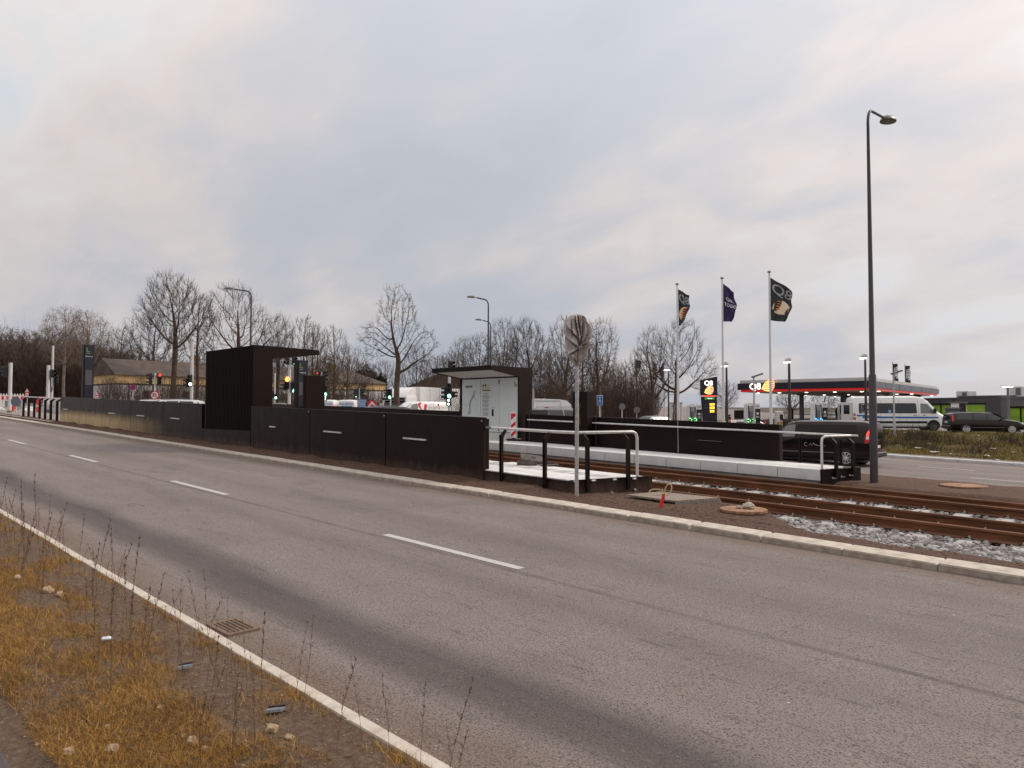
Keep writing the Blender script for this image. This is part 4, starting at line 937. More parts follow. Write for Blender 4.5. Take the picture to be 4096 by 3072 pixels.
# full service vans, rear view
for i,(px,s_) in enumerate(((1303,'DAHLSERVICE'),(1386,'FULL SERVICE'))):
    q=bgp(px,64); zt=topz(1598,64); t,B=small_van(('white van with pale blue window lettering at its back, seen behind the parapet','white van lettered FULL SERVICE across its back, beside the blue direction sign')[i],(q.x,q.y,zt-1.84),RZ0+PI/2+D2R(4),m_white,None,'white service vans behind the parapet')
    t.scale=(1,.92,1)
    text(t,s_,.23,(-.05,0,1.45),mat('pale_blue_print',(.12,.28,.55),.5,0,0) if i==0 else m_blue,-PI/2,sx=.95,bold=.004,name='lettering')
    m=MB(); m.box(-.035,-.028,-.55,.5,1.18,1.28); m.build('picture_strip',MATS.get('pale_blue_print') or m_blue,t)
    for o in [o for o in t.children if o.name.startswith(('tail_light','rear_window'))]: bpy.data.objects.remove(o)
# estate car and sprinter bus on the forecourt
EST=[(0,.40,.62,.92,1.18,1.26,.66,.78,.76,.60),(.06,.32,.64,.95,1.30,1.38,.80,.87,.84,.62),(.35,.24,.66,.96,1.38,1.45,.86,.90,.86,.63),(1.6,.21,.66,.95,1.42,1.49,.87,.905,.87,.63),(2.6,.21,.66,.94,1.39,1.46,.87,.905,.87,.62),(3.1,.21,.65,.93,1.20,1.27,.87,.905,.86,.64),(3.45,.22,.64,.93,.99,1.02,.87,.90,.85,.68),(4.1,.24,.60,.84,.89,.93,.86,.88,.80,.64),(4.55,.30,.54,.70,.76,.80,.76,.78,.72,.58),(4.71,.36,.48,.60,.64,.66,.60,.62,.58,.45)]
def estate(label,loc,rz,paint,name='car',group=None,lit=False,st=EST,rear=True,lighton=False):
    t=thing(name,label,'car',loc,rz,group); B=Body(st); B.mesh('body',paint,t)
    for sd in (-1,1):
        if rear: B.decal('side_window',[(.34,1.00),(1.36,.98),(1.36,1.36),(.50,1.34)],sd,m_glass,t)
        B.decal('side_window',[(1.44,.98),(2.22,.97),(2.22,1.37),(1.44,1.37)],sd,m_glass,t); B.decal('side_window',[(2.30,.97),(3.18,.96),(2.90,1.18),(2.62,1.34),(2.30,1.36)],sd,m_glassc if lighton else m_glass,t)
        for ax in (.93,3.72):
            B.decal('wheel_arch',circ(ax,.33,.385),sd,m_darkplastic,t,.006); wheel(t,ax,sd*.885,.32,sd,spokes=6,rimr=.72)
        B.decal('tail_light',[(.05,.86),(.17,.86),(.20,1.30),(.11,1.30)],sd,m_redl if lit else m_red,t,.014)
        B.decal('headlight',[(4.25,.70),(4.58,.62),(4.6,.70),(4.4,.80)],sd,m_glassc,t,.014)
        m=MB(); m.cbox(3.0,3.12,.90 if sd>0 else -1.06,1.06 if sd>0 else -.90,.96,1.08,.02); m.build('mirror',paint,t)
        for x in (1.4,2.26): B.decal('door_line',[(x,.32),(x+.012,.32),(x+.012,.96),(x,.96)],sd,m_darkplastic,t,.006)
        B.decal('rubbing_strip',[(1.35,.42),(3.3,.42),(3.3,.46),(1.35,.46)],sd,m_grey,t,.01)
        m=MB(); m.tube([(.5,sd*.60,1.50),(.55,sd*.60,1.53),(2.3,sd*.59,1.53),(2.4,sd*.59,1.49)],.015,6); m.build('roof_rail',m_grey,t)
    patch('windscreen',[(3.44,.70,1.01),(3.08,.66,1.265),(2.72,.60,1.43)],m_glass,t,.04)
    patch('rear_window',[(-.01,.66,.98),(.05,.58,1.30)],m_glass,t,-.02)
    m=MB(); m.cbox(-.06,.14,-.80,.80,.36,.58,.04); m.build('rear_bumper',paint,t); m=MB(); m.box(-.02,0,-.25,.25,.74,.86); m.build('number_plate',m_whitedirty,t)
    m=MB(); m.box(.3,4.3,-.78,.78,.16,.25); m.build('underbody',m_darkplastic,t)
    return t
q=bgp(3783,50); estate('black estate car with silver wheels parked nose right on the forecourt',(q.x,q.y,.07),RZ0-D2R(12),m_kblack)
m_gcar=mat('silver_grey_car_paint',(.17,.165,.17),.25,.4,.0,coat=.5); m_wcar=mat('white_car_paint',(.62,.62,.62),.25,0,0,coat=.4)
q=bgp(2330,37); estate('silver grey estate car passing behind the black far parapet, nose left',(q.x,q.y,topz(1631,37)-1.49),RZ0+PI+D2R(20),m_gcar,lighton=True)
for i,(px,D,yy,lb) in enumerate(((725,52,1598,'white car mostly hidden behind the yellow-toned parapet, its pale roof showing'),(812,50,1598,'white car directly behind the other one, nearer the ribbed shelter, roof showing'))):
    q=bgp(px,D); estate(lb,(q.x,q.y,topz(yy,D)-1.49),RZ0+PI+D2R(10),m_wcar)
q=bgp(1628,47); estate('dark grey car just showing in front of the lorry cab',(q.x,q.y,topz(1624,47)-1.49),RZ0+PI+D2R(30),mat('dark_grey_car_paint',(.05,.05,.053),.25,0,0,spec=.4))
q=bgp(2662,66); estate('small white car parked below the purple flag, its roof above the parapet',(q.x,q.y,topz(1664,66)-1.49),RZ0-PI/2-.9,m_wcar)
q=bgp(2905,58); estate('white car with red tail light parked under the thin dark lamp post',(q.x,q.y,topz(1679,58)-1.49),RZ0+.25,m_wcar,lit=True)
q=bgp(3040,66); estate('dark estate car parked at the pumps behind the tallest flagpole',(q.x,q.y,topz(1673,66)-1.49),RZ0+.1,m_kblack)
q=bgp(3368,72); estate('dark car behind the chargers next to the open-doored minibus',(q.x,q.y,topz(1655,72)-1.49),RZ0+.4,m_kblack)
q=bgp(1020,60); estate('white car seen through the open side of the ribbed shelter',(q.x,q.y,topz(1613,60)-1.49),RZ0+.1,m_wcar)

SPR=[(0,.46,.9,1.25,2.30,2.50,.90,.96,.95,.78),(.06,.38,.9,1.3,2.42,2.62,.95,.985,.97,.80),(.3,.34,.9,1.35,2.46,2.68,.97,.995,.97,.80),(4.6,.34,.9,1.35,2.46,2.70,.97,.995,.97,.80),(5.15,.34,.9,1.34,2.38,2.60,.97,.995,.96,.78),(5.5,.34,.9,1.33,2.16,2.30,.97,.995,.95,.76),(5.95,.34,.88,1.32,1.70,1.80,.97,.99,.93,.76),(6.3,.34,.84,1.24,1.34,1.42,.96,.97,.90,.72),(6.7,.36,.76,1.0,1.12,1.18,.92,.92,.84,.66),(6.9,.42,.64,.84,.92,.95,.78,.78,.74,.58)]
q=bgp(3396,56); t=thing('minibus','white high-roofed minibus with blue stripe and open rear doors on the forecourt','minibus',(q.x,q.y,.09),RZ0-D2R(9)); B=Body(SPR); B.mesh('body',m_white,t); B.st=SPR
for sd in (-1,1):
    B.decal('side_window',[(.42,1.40),(.46,1.36),(4.52,1.36),(4.60,1.42),(4.56,2.10),(4.48,2.14),(.52,2.14),(.44,2.08)],sd,m_glass,t,.010,3)
    B.decal('side_window',[(4.85,1.36),(6.05,1.34),(5.75,1.66),(5.40,2.08),(4.88,2.12)],sd,m_glassc,t,.010,3)
    B.decal('blue_stripe',[(.7,.98),(6.6,.98),(6.55,1.10),(.85,1.10),(.80,1.24),(.25,1.26),(.25,1.14),(.66,1.12)],sd,m_blue,t,.008,3)
    B.decal('grey_moulding',[(1.5,.60),(5.3,.60),(5.3,.76),(1.5,.76)],sd,m_darkplastic,t,.02,2)
    for ax in (1.0,5.75):
        B.decal('wheel_arch',circ(ax,.40,.47),sd,m_darkplastic,t,.008); wheel(t,ax,sd*.97,.35,sd,m=m_grey if True else None,spokes=5)
    for x in (2.0,3.35,4.7): B.decal('door_line',[(x,.45),(x+.015,.45),(x+.015,2.4),(x,2.4)],sd,m_grey,t,.006,3)
    B.decal('tail_light',[(.02,.86),(.17,.86),(.17,1.35),(.02,1.35)],sd,m_red,t,.02)
    B.decal('reversing_light',[(.03,1.04),(.16,1.04),(.16,1.16),(.03,1.16)],sd,m_white,t,.026)
    B.decal('headlight',[(6.45,.92),(6.75,.82),(6.8,.98),(6.5,1.16)],sd,m_glassc,t,.014)
    m=MB(); m.cbox(5.72,5.9,1.0 if sd>0 else -1.22,1.22 if sd>0 else -1.0,1.4,1.75,.03); m.build('mirror',m_darkplastic,t)
    for x in (4.35,5.0): m=MB(); m.obox((x,sd*1.0,1.22),(x+.22,sd*1.0,1.22),.03,.03); m.build('door_handle',m_darkplastic,t)
patch('windscreen',[(6.24,.76,1.40),(5.93,.74,1.78),(5.52,.72,2.25)],m_glass,t,.05)
m=MB(); m.box(-.02,.02,-.72,.72,.95,2.15); m.build('rear_opening',m_glass,t)
for sd,a in ((-1,-.35),(1,.5)):
    m=MB(); m.cbox(-.80,0,-.03,.03,.45,2.2,.02); o=m.build('rear_door',m_whitedirty,t); o.location=(-.02,sd*.86,0); o.rotation_euler=(0,0,a)
    m=MB(); m.box(-.62,-.2,-.036,.036,1.3,2.0); m.build('pane',m_glass,o)
m=MB(); 
for a,b in (((.62,1.44),(1.38,1.44)),((1.38,1.44),(1.38,2.06)),((1.38,2.06),(.62,2.06)),((.62,2.06),(.62,1.44))): m.obox((a[0],-1.005,a[1]),(b[0],-1.005,b[1]),.01,.035)
m.build('emblem_frame',m_txtw,t); text(t,'HB',.40,(1.08,-1.01,1.82),m_txtw,0,bold=.008); text(t,'C',.46,(.98,-1.015,1.64),m_txtw,0,bold=.004)
m=MB(); m.box(2.0,5.2,-1.01,-1.0,.33,.37); m.build('side_step',m_galvl,t); m=MB(); m.box(.4,6.2,-.9,.9,.22,.36); m.build('underbody',m_darkplastic,t)
m=MB(); m.box(2.55,2.72,-1.0,-.992,1.4,1.62); m.build('blue_sticker',mat('pale_blue_sticker',(.25,.5,.75),.5,0,0),t)

# ------------------------------------------------------------ articulated lorry
q=bgp(1560,65); fx=Vector((-.39,-.92)); ang=math.atan2(fx.y,fx.x)+RZ0   # heading in the camera's ground frame
cabp=bgp(1574,66); t=thing('articulated_lorry','white lorry with tall cab and long box trailer waiting at the junction','lorry',(cabp.x,cabp.y,topz(1545,66)-4.0),ang)
ct=MB(); ct.prism([(-2.2,.7),(0,.55),(.1,.9),(.05,1.75),(-.25,2.75),(-.35,3.02),(-2.2,3.05)],-1.22,1.22,'xz'); ct.build('cab',m_white,t,smooth=30)
m=MB(); m.prism([(-2.15,3.02),(-.45,3.02),(-.75,3.35),(-1.3,3.75),(-2.15,3.92)],-1.12,1.12,'xz'); m.build('roof_deflector',m_white,t,smooth=30)
m=MB(); m.add([(.07,-1.1,1.76),(.07,1.1,1.76),(-.215,1.1,2.68),(-.215,-1.1,2.68)],[(0,1,2,3)]); m.build('windscreen',m_glass,t,fix=False)
m=MB(); m.box(-.15,.12,-1.15,1.15,2.72,2.95); m.build('sun_visor',m_darkplastic,t)
m=MB(); m.box(.02,.13,-1.1,1.1,1.0,1.6); m.build('grille',m_darkplastic,t)
for sd in (-1,1):
    m=MB(); m.prism([(-1.35,1.75),(-.35,1.75),(-.45,2.4),(-1.35,2.45)],sd*1.225,sd*1.235,'xz'); m.build('side_window',m_glass,t)
    m=MB(); m.cbox(.0,.15,sd*1.3-.12,sd*1.3+.12,1.8,2.4,.03); m.build('mirror',m_whitedirty,t)
    m=MB(); m.cbox(-.1,.13,sd*.85-.2,sd*.85+.2,.65,.9,.04); m.build('headlight',m_glassc,t)
    for ax in (-.9,-3.6,-4.9,-11.5,-12.8): wheel(t,ax,sd*1.18,.5,sd,m=m_grey)
m=MB(); m.cbox(-16.2,-2.7,-1.27,1.27,1.15,4.0,.03); tr=m.build('trailer_box',m_white,t)
m=MB(); m.box(-16.1,-2.6,-.5,.5,.75,1.15); m.box(-2.75,-.5,-.6,.6,.6,1.0); m.build('chassis',m_darkplastic,t)
m=MB()
for x in np.arange(-4.6,-16,-1.9): m.box(x-.015,x+.015,1.272,1.276,1.2,3.95); m.box(x-.015,x+.015,-1.276,-1.272,1.2,3.95)
m.build('panel_joint',m_grey,tr)
m=MB(); car=[(-9.2,2.1),(-8.9,2.6),(-8.2,2.75),(-7.6,3.2),(-6.6,3.25),(-6.0,2.8),(-5.5,2.6),(-5.3,2.2)]
for off in (0,-.35): m.tube([(x,1.29,z+off) for x,z in car],.022,4)
m.build('line_drawing',m_grey,tr)
text(t,'k',.5,(-10.3,1.30,2.0),m_txtg,PI); text(t,'S',.5,(-12.3,1.30,2.0),m_txtg,PI); text(t,'VOLVO',.2,(.0,0,2.83),m_txtw,PI/2) if False else None
m=MB(); m.box(-15.2,-14.7,1.275,1.285,1.3,1.5); m.build('number_plate',m_grey,tr)

# horse trailer with blue band
q=bgp(2138,41); t=thing('box_trailer','white box trailer with rounded top and dark blue lettered band behind the parapet','trailer',(q.x,q.y,q.z),RZ0+.12); zt=topz(1594,41)-q.z
m=MB(); m.prism([(0,.35),(2.2,.35),(2.2,zt-.75),(2.15,zt-.35),(1.9,zt-.12),(1.5,zt-.05),(.02,zt),(0,zt-.1)],0,1.7,'xz'); m.build('box_body',m_white,t,smooth=35)
m=MB(); m.prism([(.0,zt-.55),(0,zt-.95),(1.0,zt-1.35),(1.3,zt-1.35)],-.012,-.002,'xz'); m.build('blue_band',mat('navy_print',(.02,.03,.10),.5,0,0),t)
text(t,'SMUK på HJUL',.17,(.55,-.02,zt-.98),m_txtw,0,ry=D2R(27),sx=.75)
m=MB(); m.box(0,1.5,-.015,0,zt-.16,zt-.13); m.box(1.5,1.515,-.012,0,.4,zt-.2); m.build('trim_line',m_grey,t)
for sd in (0,1): wheel(t,1.1,sd*1.7,.33,1 if sd else -1,m=m_grey)
m=MB(); m.box(2.2,3.4,.8,.9,.4,.5); m.build('drawbar',m_darkplastic,t)

# ------------------------------------------------------------ traffic signals
m_lens={'r':m_redl,'g':mat('green_lamp_lit',(.05,.5,.35),.3,0,0,emit=(.25,1,.62),estr=4.5),'R':mat('bright_red_lamp',(.9,.1,.03),.3,0,0,emit=(1,.16,.03),estr=9),'w':mat('white_lamp_lit',(.8,.8,.7),.3,0,0,emit=(1,.98,.85),estr=5),'-':mat('dark_lens',(.02,.02,.02),.2,0,0)}
m_sig=mat('signal_black',(.018,.018,.018),.5,0,.08,6)
heads={}
def head(parent,x,y,z,face,lit,h=.95,pattern='---'):
    # face: 0 = towards the camera, +90 = turned to the right
    c=bpy.data.objects.new('signal_head',None)
    m=MB(); m.cbox(-.16,.16,-.10,.10,-h/2,h/2,.03)
    n=len(lit)
    for i in range(n):
        zc=h/2-(i+.5)*h/n; r=min(.11,h/n*.42)
        k=10; vs=[];fs=[]
        for j in range(k+1):
            a=-.25*PI+1.5*PI*j/k-.0; a=PI*(-.15)+PI*1.3*j/k
            vs+=[(math.cos(a)*r*1.12,-.10,zc+math.sin(a)*r*1.12),(math.cos(a)*r*1.05,-.30,zc+math.sin(a)*r*1.05)]
        for j in range(k): fs.append((2*j,2*j+1,2*j+3,2*j+2))
        m.add(vs,fs)
    o=m.build('signal_head',m_sig,parent); o.location=(x,y,z); o.rotation_euler=(0,0,D2R(face))
    for i,c in enumerate(lit):
        zc=h/2-(i+.5)*h/n; r=min(.11,h/n*.42)*(1.5 if c=='R' else 1.1 if c=='g' else .65 if c=='w' and n>1 else 1.1); m=MB(); m.lathe([(r,-.115),(r*.7,-.135),(.0,-.14)],14,'y',(0,0,zc)); m.build('lens',m_lens[c],o,smooth=60)
    return o
def signal(label,px,ptop,D,hs,r=.07,base=None,extra=None):
    q=bgp(px,D); 
    if base is not None: q=gnd(px,base); D=q.x*FW[0]+q.y*FW[1]
    t=thing('traffic_light',label,'traffic light',q,RZ0,'traffic lights at the junction'); H=topz(ptop,D)-q.z; k=D/FPX
    m=MB(); m.tube([(0,0,-.1),(0,0,H)],r,12); m.build('pole',m_polew,t,smooth=50)
    m=MB(); m.tube([(0,0,-.05),(0,0,.25)],r*1.35,12); m.build('foot',m_grey,t,smooth=50)
    for (hx,hy,face,lit,*hh) in hs:
        h=hh[0] if hh else .95; x=(hx-px)*k; z=topz(hy,D)-q.z
        head(t,x,0 if abs(x)>.1 else -.2,z,face,lit,h)
        m=MB(); m.obox((0,0,z+.2),(x*.8,0,z+.2),.04,.04); m.obox((0,0,z-.2),(x*.8,0,z-.2),.04,.04); m.build('bracket',m_sig,t)
    return t
signal('white traffic light pole at the far left kerb with its head turned left',38,1451,0,[(22,1488,-80,'---',.75)],.11,base=1657)
signal('white traffic light pole behind the left handrail with a small dark head on its right',190,1461,0,[(207,1494,60,'--',.6)],.11,base=1652)
signal('taller white traffic light pole behind the left handrail with a hanging dark head',208,1382,62,[(224,1518,20,'---',.75)],.085)
signal('traffic light with two heads, the right one showing red, above the no U-turn sign',619,1493,60,[(601,1515,-50,'---'),(636,1515,40,'r--')],.07)
signal('tall thick white traffic light pole beside the ribbed shelter showing a white lamp',766,1366,56,[(748,1532,-60,'--',.7),(764,1514,0,'--',.6),(766,1537,20,'w',.32)],.12)
signal('thin traffic light seen low through the shelter with a red and a green lamp',1099,1493,70,[(1090,1578,-20,'r--',.7),(1104,1586,15,'-g',.5)],.08)
signal('traffic light seen through the shelter glowing bright red, with four heads',1157,1420,50,[(1151,1442,-30,'--',.6),(1176,1444,40,'-g',.55),(1151,1533,-5,'R--',.85),(1172,1548,35,'--g',.75),(1138,1548,-80,'--',.5)],.105)
signal('traffic light beside the cabinet with a red lamp above and a green one low',1287,1487,62,[(1273,1504,-35,'r--'),(1296,1504,70,'---'),(1283,1578,0,'-g',.7)],.08)
signal('short traffic light with a bright green lamp over the white service vans',1305,1545,60,[(1307,1562,0,'--g',.9),(1306,1592,0,'ww',.35)],.06)
signal('traffic light with green lamp standing before the yellow building left of the lorry',1438,1553,66,[(1429,1572,-60,'--g',.8),(1447,1570,60,'---',.8)],.07)
signal('traffic light with green lamp right beside the lorry cab windscreen',1562,1556,58,[(1552,1574,-70,'---',.7),(1562,1576,0,'--g',.8)],.06)
signal('tall traffic light before the lorry trailer, big green lamp over two white ones',1797,1449,44,[(1803,1462,50,'--',.55),(1799,1564,0,'--g',.95),(1785,1572,-70,'---',.8),(1811,1578,70,'--',.4),(1796,1609,0,'ww',.45)],.085)

# ------------------------------------------------------------ road signs
def sign_post(label,px,py,D,shape,cat='road sign',base=None,face=0,group=None,r=None):
    q=bgp(px,D)
    if base is not None: q=gnd(px,base); D=q.x*FW[0]+q.y*FW[1]
    t=thing('road_sign',label,cat,q,RZ0+D2R(face),group); z=topz(py,D)-q.z; k=D/FPX
    m=MB(); m.tube([(0,.04,-.1),(0,.04,z+.1)],.03,8); m.build('pole',m_galvl,t,smooth=50); return t,z,k
def disc(parent,r,x,z,m,y0=-.02,name='sign_plate',n=28):
    mb=MB(); mb.lathe([(r,y0),(r,y0+.02)],n,'y',(x,0,z)); return mb.build(name,m,parent)
def tri(parent,s,z,m,y0=-.02,name='sign_plate'):
    mb=MB(); mb.prism([(-s/2,z),(s/2,z),(0,z+s*.866)],y0,y0+.02,'xz'); return mb.build(name,m,parent)
t,z,k=sign_post('no U-turn sign, red ring with a hooked arrow, in front of the yellow building',620,1581,44,0); R_=17.5*k
disc(t,R_,0,z,m_red,-.025); disc(t,R_*.78,0,z,m_white,-.035)
m=MB(); a=R_*.34; m.tube([(a,-.045,z-a*1.2),(a,-.045,z+a*.2)]+[(a*math.cos(q),-.045,z+a*.3+a*math.sin(q)) for q in np.linspace(0,PI,8)]+[(-a,-.045,z-a*.6)],R_*.07,5); m.prism([(-a*1.6,z-a*.5),(-a*.4,z-a*.5),(-a,z-a*1.3)],-.05,-.04,'xz'); m.build('arrow_print',m_txtk,t)
m=MB(); m.obox((-R_*.6,-.05,z+R_*.6),(R_*.6,-.05,z-R_*.6),.01,R_*.14); m.build('red_bar',m_red,t)
for i,(px,D,lb) in enumerate(((108,70,'red-edged warning triangle over a round length sign at the wood edge'),(388,66,'red-edged warning triangle over a round sign beside the tall pylon'))):
    t,z,k=sign_post(lb,px,1578 if i==0 else 1590,D,0); r=8.5*k
    disc(t,r,0,z,m_red,-.025); disc(t,r*.75,0,z,m_white,-.035); tri(t,r*2.5,z+r*.9,m_red,-.025); tri(t,r*1.6,z+r*1.2,m_white,-.035)
    m=MB(); m.box(-r*.4,r*.4,-.05,-.04,z-.04,z+.04); m.lathe([(r*.22,-.05),(r*.22,-.04)],10,'y',(0,0,z+r*1.65)); m.build('symbol',m_txtk,t)
t,z,k=sign_post('purple and red no-parking disc in front of the white wall of the yellow building',531,1550,66,0); disc(t,11*k,0,z,m_red,-.025); disc(t,8.6*k,0,z,mat('purple_blue',(.05,.03,.22),.5,0,0),-.035)
m=MB(); m.obox((-7*k,-.045,z+7*k),(7*k,-.045,z-7*k),.01,1.8*k); m.build('red_bar',m_red,t)
t,z,k=sign_post('grey back of a round sign with a small plate under it behind the left poles',197,1556,0,0,base=1648); disc(t,15*k,-2*k,z,m_grey,-.02); m=MB(); m.box(-15*k,-1*k,-.02,0,z-29*k,z-17*k); m.build('sign_plate',m_grey,t)
t,z,k=sign_post('large grey back of a round sign low beside the red bollard at the far left',62,1606,0,0,base=1662); disc(t,20*k,0,z,mat('blue_grey_metal',(.15,.16,.20),.5,.2,.05),-.02)
t,z,k=sign_post('blue direction sign with rows of white place names behind the parapet',1447,1613,52,0); w_=17*k; m=MB(); m.box(-w_,w_,-.03,0,z-17*k,z+16*k); m.build('sign_plate',m_blue,t)
for j,s_ in enumerate(('Sundbyvej','Glostrup','Ringvej','Hospital','Centrum')): text(t,s_,.17,(0,-.035,z+12*k-j*6*k),m_txtw,0,name='lettering')
t,z,k=sign_post('red square board with a white chevron pointing up behind the parapet',1489,1618,50,0,'chevron board'); w_=17.5*k; m=MB(); m.box(-w_,w_,-.03,0,z-16*k,z+14*k); m.build('sign_plate',m_red,t)
m=MB(); m.prism([(-w_,z-8*k),(0,z+13*k),(w_,z-8*k),(w_,z-16*k),(0,z+4*k),(-w_,z-16*k)],-.045,-.033,'xz'); m.build('chevron',m_txtw,t)
t,z,k=sign_post('blue lane-merge sign with a white forked arrow above the far parapet',2399,1602,34,0); m=MB(); m.cbox(-11.5*k,11.5*k,-.03,0,z-20*k,z+20*k,.01); m.build('sign_plate',m_txtw,t)
m=MB(); m.box(-10.5*k,10.5*k,-.04,-.03,z-19*k,z+19*k); m.build('blue_field',m_blue,t)
m=MB(); 
for s_ in (-1,1): m.obox((s_*4*k,-.045,z-16*k),(s_*4*k,-.045,z-5*k),.01,1.8*k); m.obox((s_*4*k,-.045,z-5*k),(0,-.045,z+3*k),.01,1.8*k)
m.obox((0,-.045,z+2*k),(0,-.045,z+12*k),.01,1.8*k); m.prism([(-3*k,z+10*k),(3*k,z+10*k),(0,z+16*k)],-.05,-.04,'xz'); m.build('arrow_print',m_txtw,t)
for px,py,D,lb in ((2488,1627,46,'grey back of a round sign between the blue sign and the first flagpole'),(2547,1640,60,'second grey round sign back beside the teal flag pole')):
    t,z,k=sign_post(lb,px,py,D,0); disc(t,13*k,0,z,m_grey,-.02)
for px,py,D,lb in ((2177,1602,48,'round red no-entry disc just above the white box trailer'),(2188,1636,39,'round red disc sign in front of the box trailer')):
    t,z,k=sign_post(lb,px,py,D,0); disc(t,9*k,0,z,m_whitedirty,-.02); disc(t,8*k,0,z,m_red,-.03)
t=thing('glass_screen','low grey glass screen beside the shelter above the far parapet','screen',tuple(onY(2119,1700,17.1).xy)+(.5,)); a=onY(2119,1643,17.1);b=onY(2192,1646,17.1)
m=MB(); m.box(0,b.x-a.x,0,.02,0,a.z-.5); m.build('pane',mat('grey_screen_glass',(.10,.085,.08),.2,0,0,alpha=.6),t)
m=MB(); m.box(0,b.x-a.x,-.01,.03,a.z-.5,a.z-.47); m.build('frame',m_grey,t)

# shoe-box path lamps
def pathlamp(label,px,ptop,D,hx,base=None,lit=None):
    q=bgp(px,D); t=thing('path_lamp',label,'street lamp',q,RZ0,'small pole lamps'); H=topz(ptop,D)-q.z; k=D/FPX
    m=MB(); m.tube([(0,0,-.1),(0,0,1.1),(0,0,1.15),(0,0,H-.05)],[.075,.075,.055,.05],12); m.build('pole',m_galv,t,smooth=50)
    m=MB(); m.obox((-.12*hx,0,H-.06),(.55*hx,0,H+.16),.22,.10); m.build('lamp_head',m_grey,t); return t
pathlamp('grey pole lamp with a tilted flat head in front of the fuel canopy',3016,1505,44,1)
pathlamp('grey pole lamp with a tilted flat head in front of the white minibus',3575,1492,46,1)
pathlamp('grey pole lamp with a flat head beside the white-walled shelter',2133,1545,38,1)
# lit forecourt lamps
m_lit=mat('lamp_glow',(.9,.85,.7),.4,0,0,emit=(1,.92,.74),estr=3)
def yardlamp(label,px,ptop,D,rt=.05,cap=True):
    q=bgp(px,D); t=thing('yard_lamp',label,'street lamp',q,RZ0,'lit forecourt lamps'); H=topz(ptop,D)-q.z
    m=MB(); m.tube([(0,0,-.1),(0,0,H-.1)],[rt*1.5,rt],10); m.build('pole',MATS['dark_grey_post'],t,smooth=50)
    m=MB(); m.prism([(-.32,H-.05),(.08,H+.02),(.10,H+.18),(-.12,H+.26),(-.26,H+.16)],-.16,.16,'xz'); m.build('lamp_head',m_whitedirty,t,smooth=40)
    m=MB(); m.box(-.34,.06,-.14,.14,H-.10,H-.03); m.build('lens',m_lit,t); return t
yardlamp('lit lamp on a thin dark post beside the purple flag',2674,1478,60); yardlamp('lit lamp on a dark post just right of the price totem',2907,1462,52,.07)
yardlamp('lit lamp on a dark post right of the tallest flagpole',3158,1446,50,.08); yardlamp('lit lamp on a dark post left of the tall street lamp',3463,1430,52,.07)
q=bgp(4032,58); t=thing('yard_lamp','lit cone lamp on a grey post in front of the grey warehouse','street lamp',q,RZ0); H=topz(1553,58)-q.z
m=MB(); m.tube([(0,0,-.1),(0,0,H)],[.12,.09],12); m.build('pole',m_grey,t,smooth=50); m=MB(); m.lathe([(.10,H),(.5,H+.18),(.48,H+.22),(.0,H+.3)],20); m.build('lamp_head',m_whitedirty,t,smooth=50); m=MB(); m.lathe([(.08,H+.0),(.42,H+.13)],20); m.build('lens',m_lit,t)
for px,py,D in ((2610,1580,90),): yardlamp('small lit lamp glowing low between the far flags',px,py,D,.04)

# ------------------------------------------------------------ flags
m_pole=mat('white_flagpole',(.66,.65,.64),.4,0,.05,2)
m_flagk=mat('dark_green_flag_cloth',(.022,.030,.031),.7,0,.2,3); m_flagp=mat('purple_flag_cloth',(.026,.014,.085),.7,0,.2,3); m_or=mat('orange_print',(.85,.30,.05),.6,0,.05,3); m_cream=mat('cream_flag_print',(.75,.62,.42),.6,0,.05,3); m_crim=mat('crimson_print',(.25,.02,.04),.6,0,0)
def textmap(s,size,m,parent,fn,cx,cz,bold=.01,name='lettering',sx=1):
    c=bpy.data.curves.new('tmp','FONT'); c.body=s; c.size=size; c.align_x='CENTER'; c.align_y='CENTER'; c.offset=bold; c.resolution_u=3
    o=bpy.data.objects.new('tmp',c); COL.objects.link(o); bpy.context.view_layer.update(); me=bpy.data.meshes.new_from_object(o); bpy.data.objects.remove(o)
    for v in me.vertices: v.co=fn(cx+v.co.x*sx,cz+v.co.y)
    me.materials.clear(); me.materials.append(m); r=bpy.data.objects.new(name,me); COL.objects.link(r); r.parent=parent; return r
def sail(fn,s,cx,cz,parent,base,flip=1):   # striped leaf emblem drawn on a mapped surface
    def shape(n,a0,a1): pass
    out=[]; n=10
    L=[(-.50,-.18),(-.40,.10),(-.18,.36),(.10,.5),(.34,.48),(.50,.22),(.50,-.12),(.36,-.42),(.05,-.5),(-.25,-.42)]
    m=MB(); m.add([fn(cx+a*s,cz+b*s,.012) for a,b in L],[tuple(range(len(L)))]); m.build('emblem_field',base,parent,fix=False)
    m=MB(); m1=MB(); 
    for i in range(5):
        z0=-.36+i*.17; x0=-.30+abs(i-1.5)*.05; x1=.24
        m.add([fn(cx+a*s,cz+b*s,.02) for a,b in ((x0,z0),(x1,z0+.04),(x1,z0+.10),(x0+.04,z0+.07))],[(0,1,2,3)])
        m1.add([fn(cx+a*s,cz+b*s,.02) for a,b in ((x1+.02,z0+.02),(.43,z0+.05),(.45,z0+.12),(x1+.02,z0+.12))],[(0,1,2,3)])
    m.build('emblem_stripes',m_or,parent,fix=False); m1.build('emblem_stripes',m_crim,parent,fix=False)
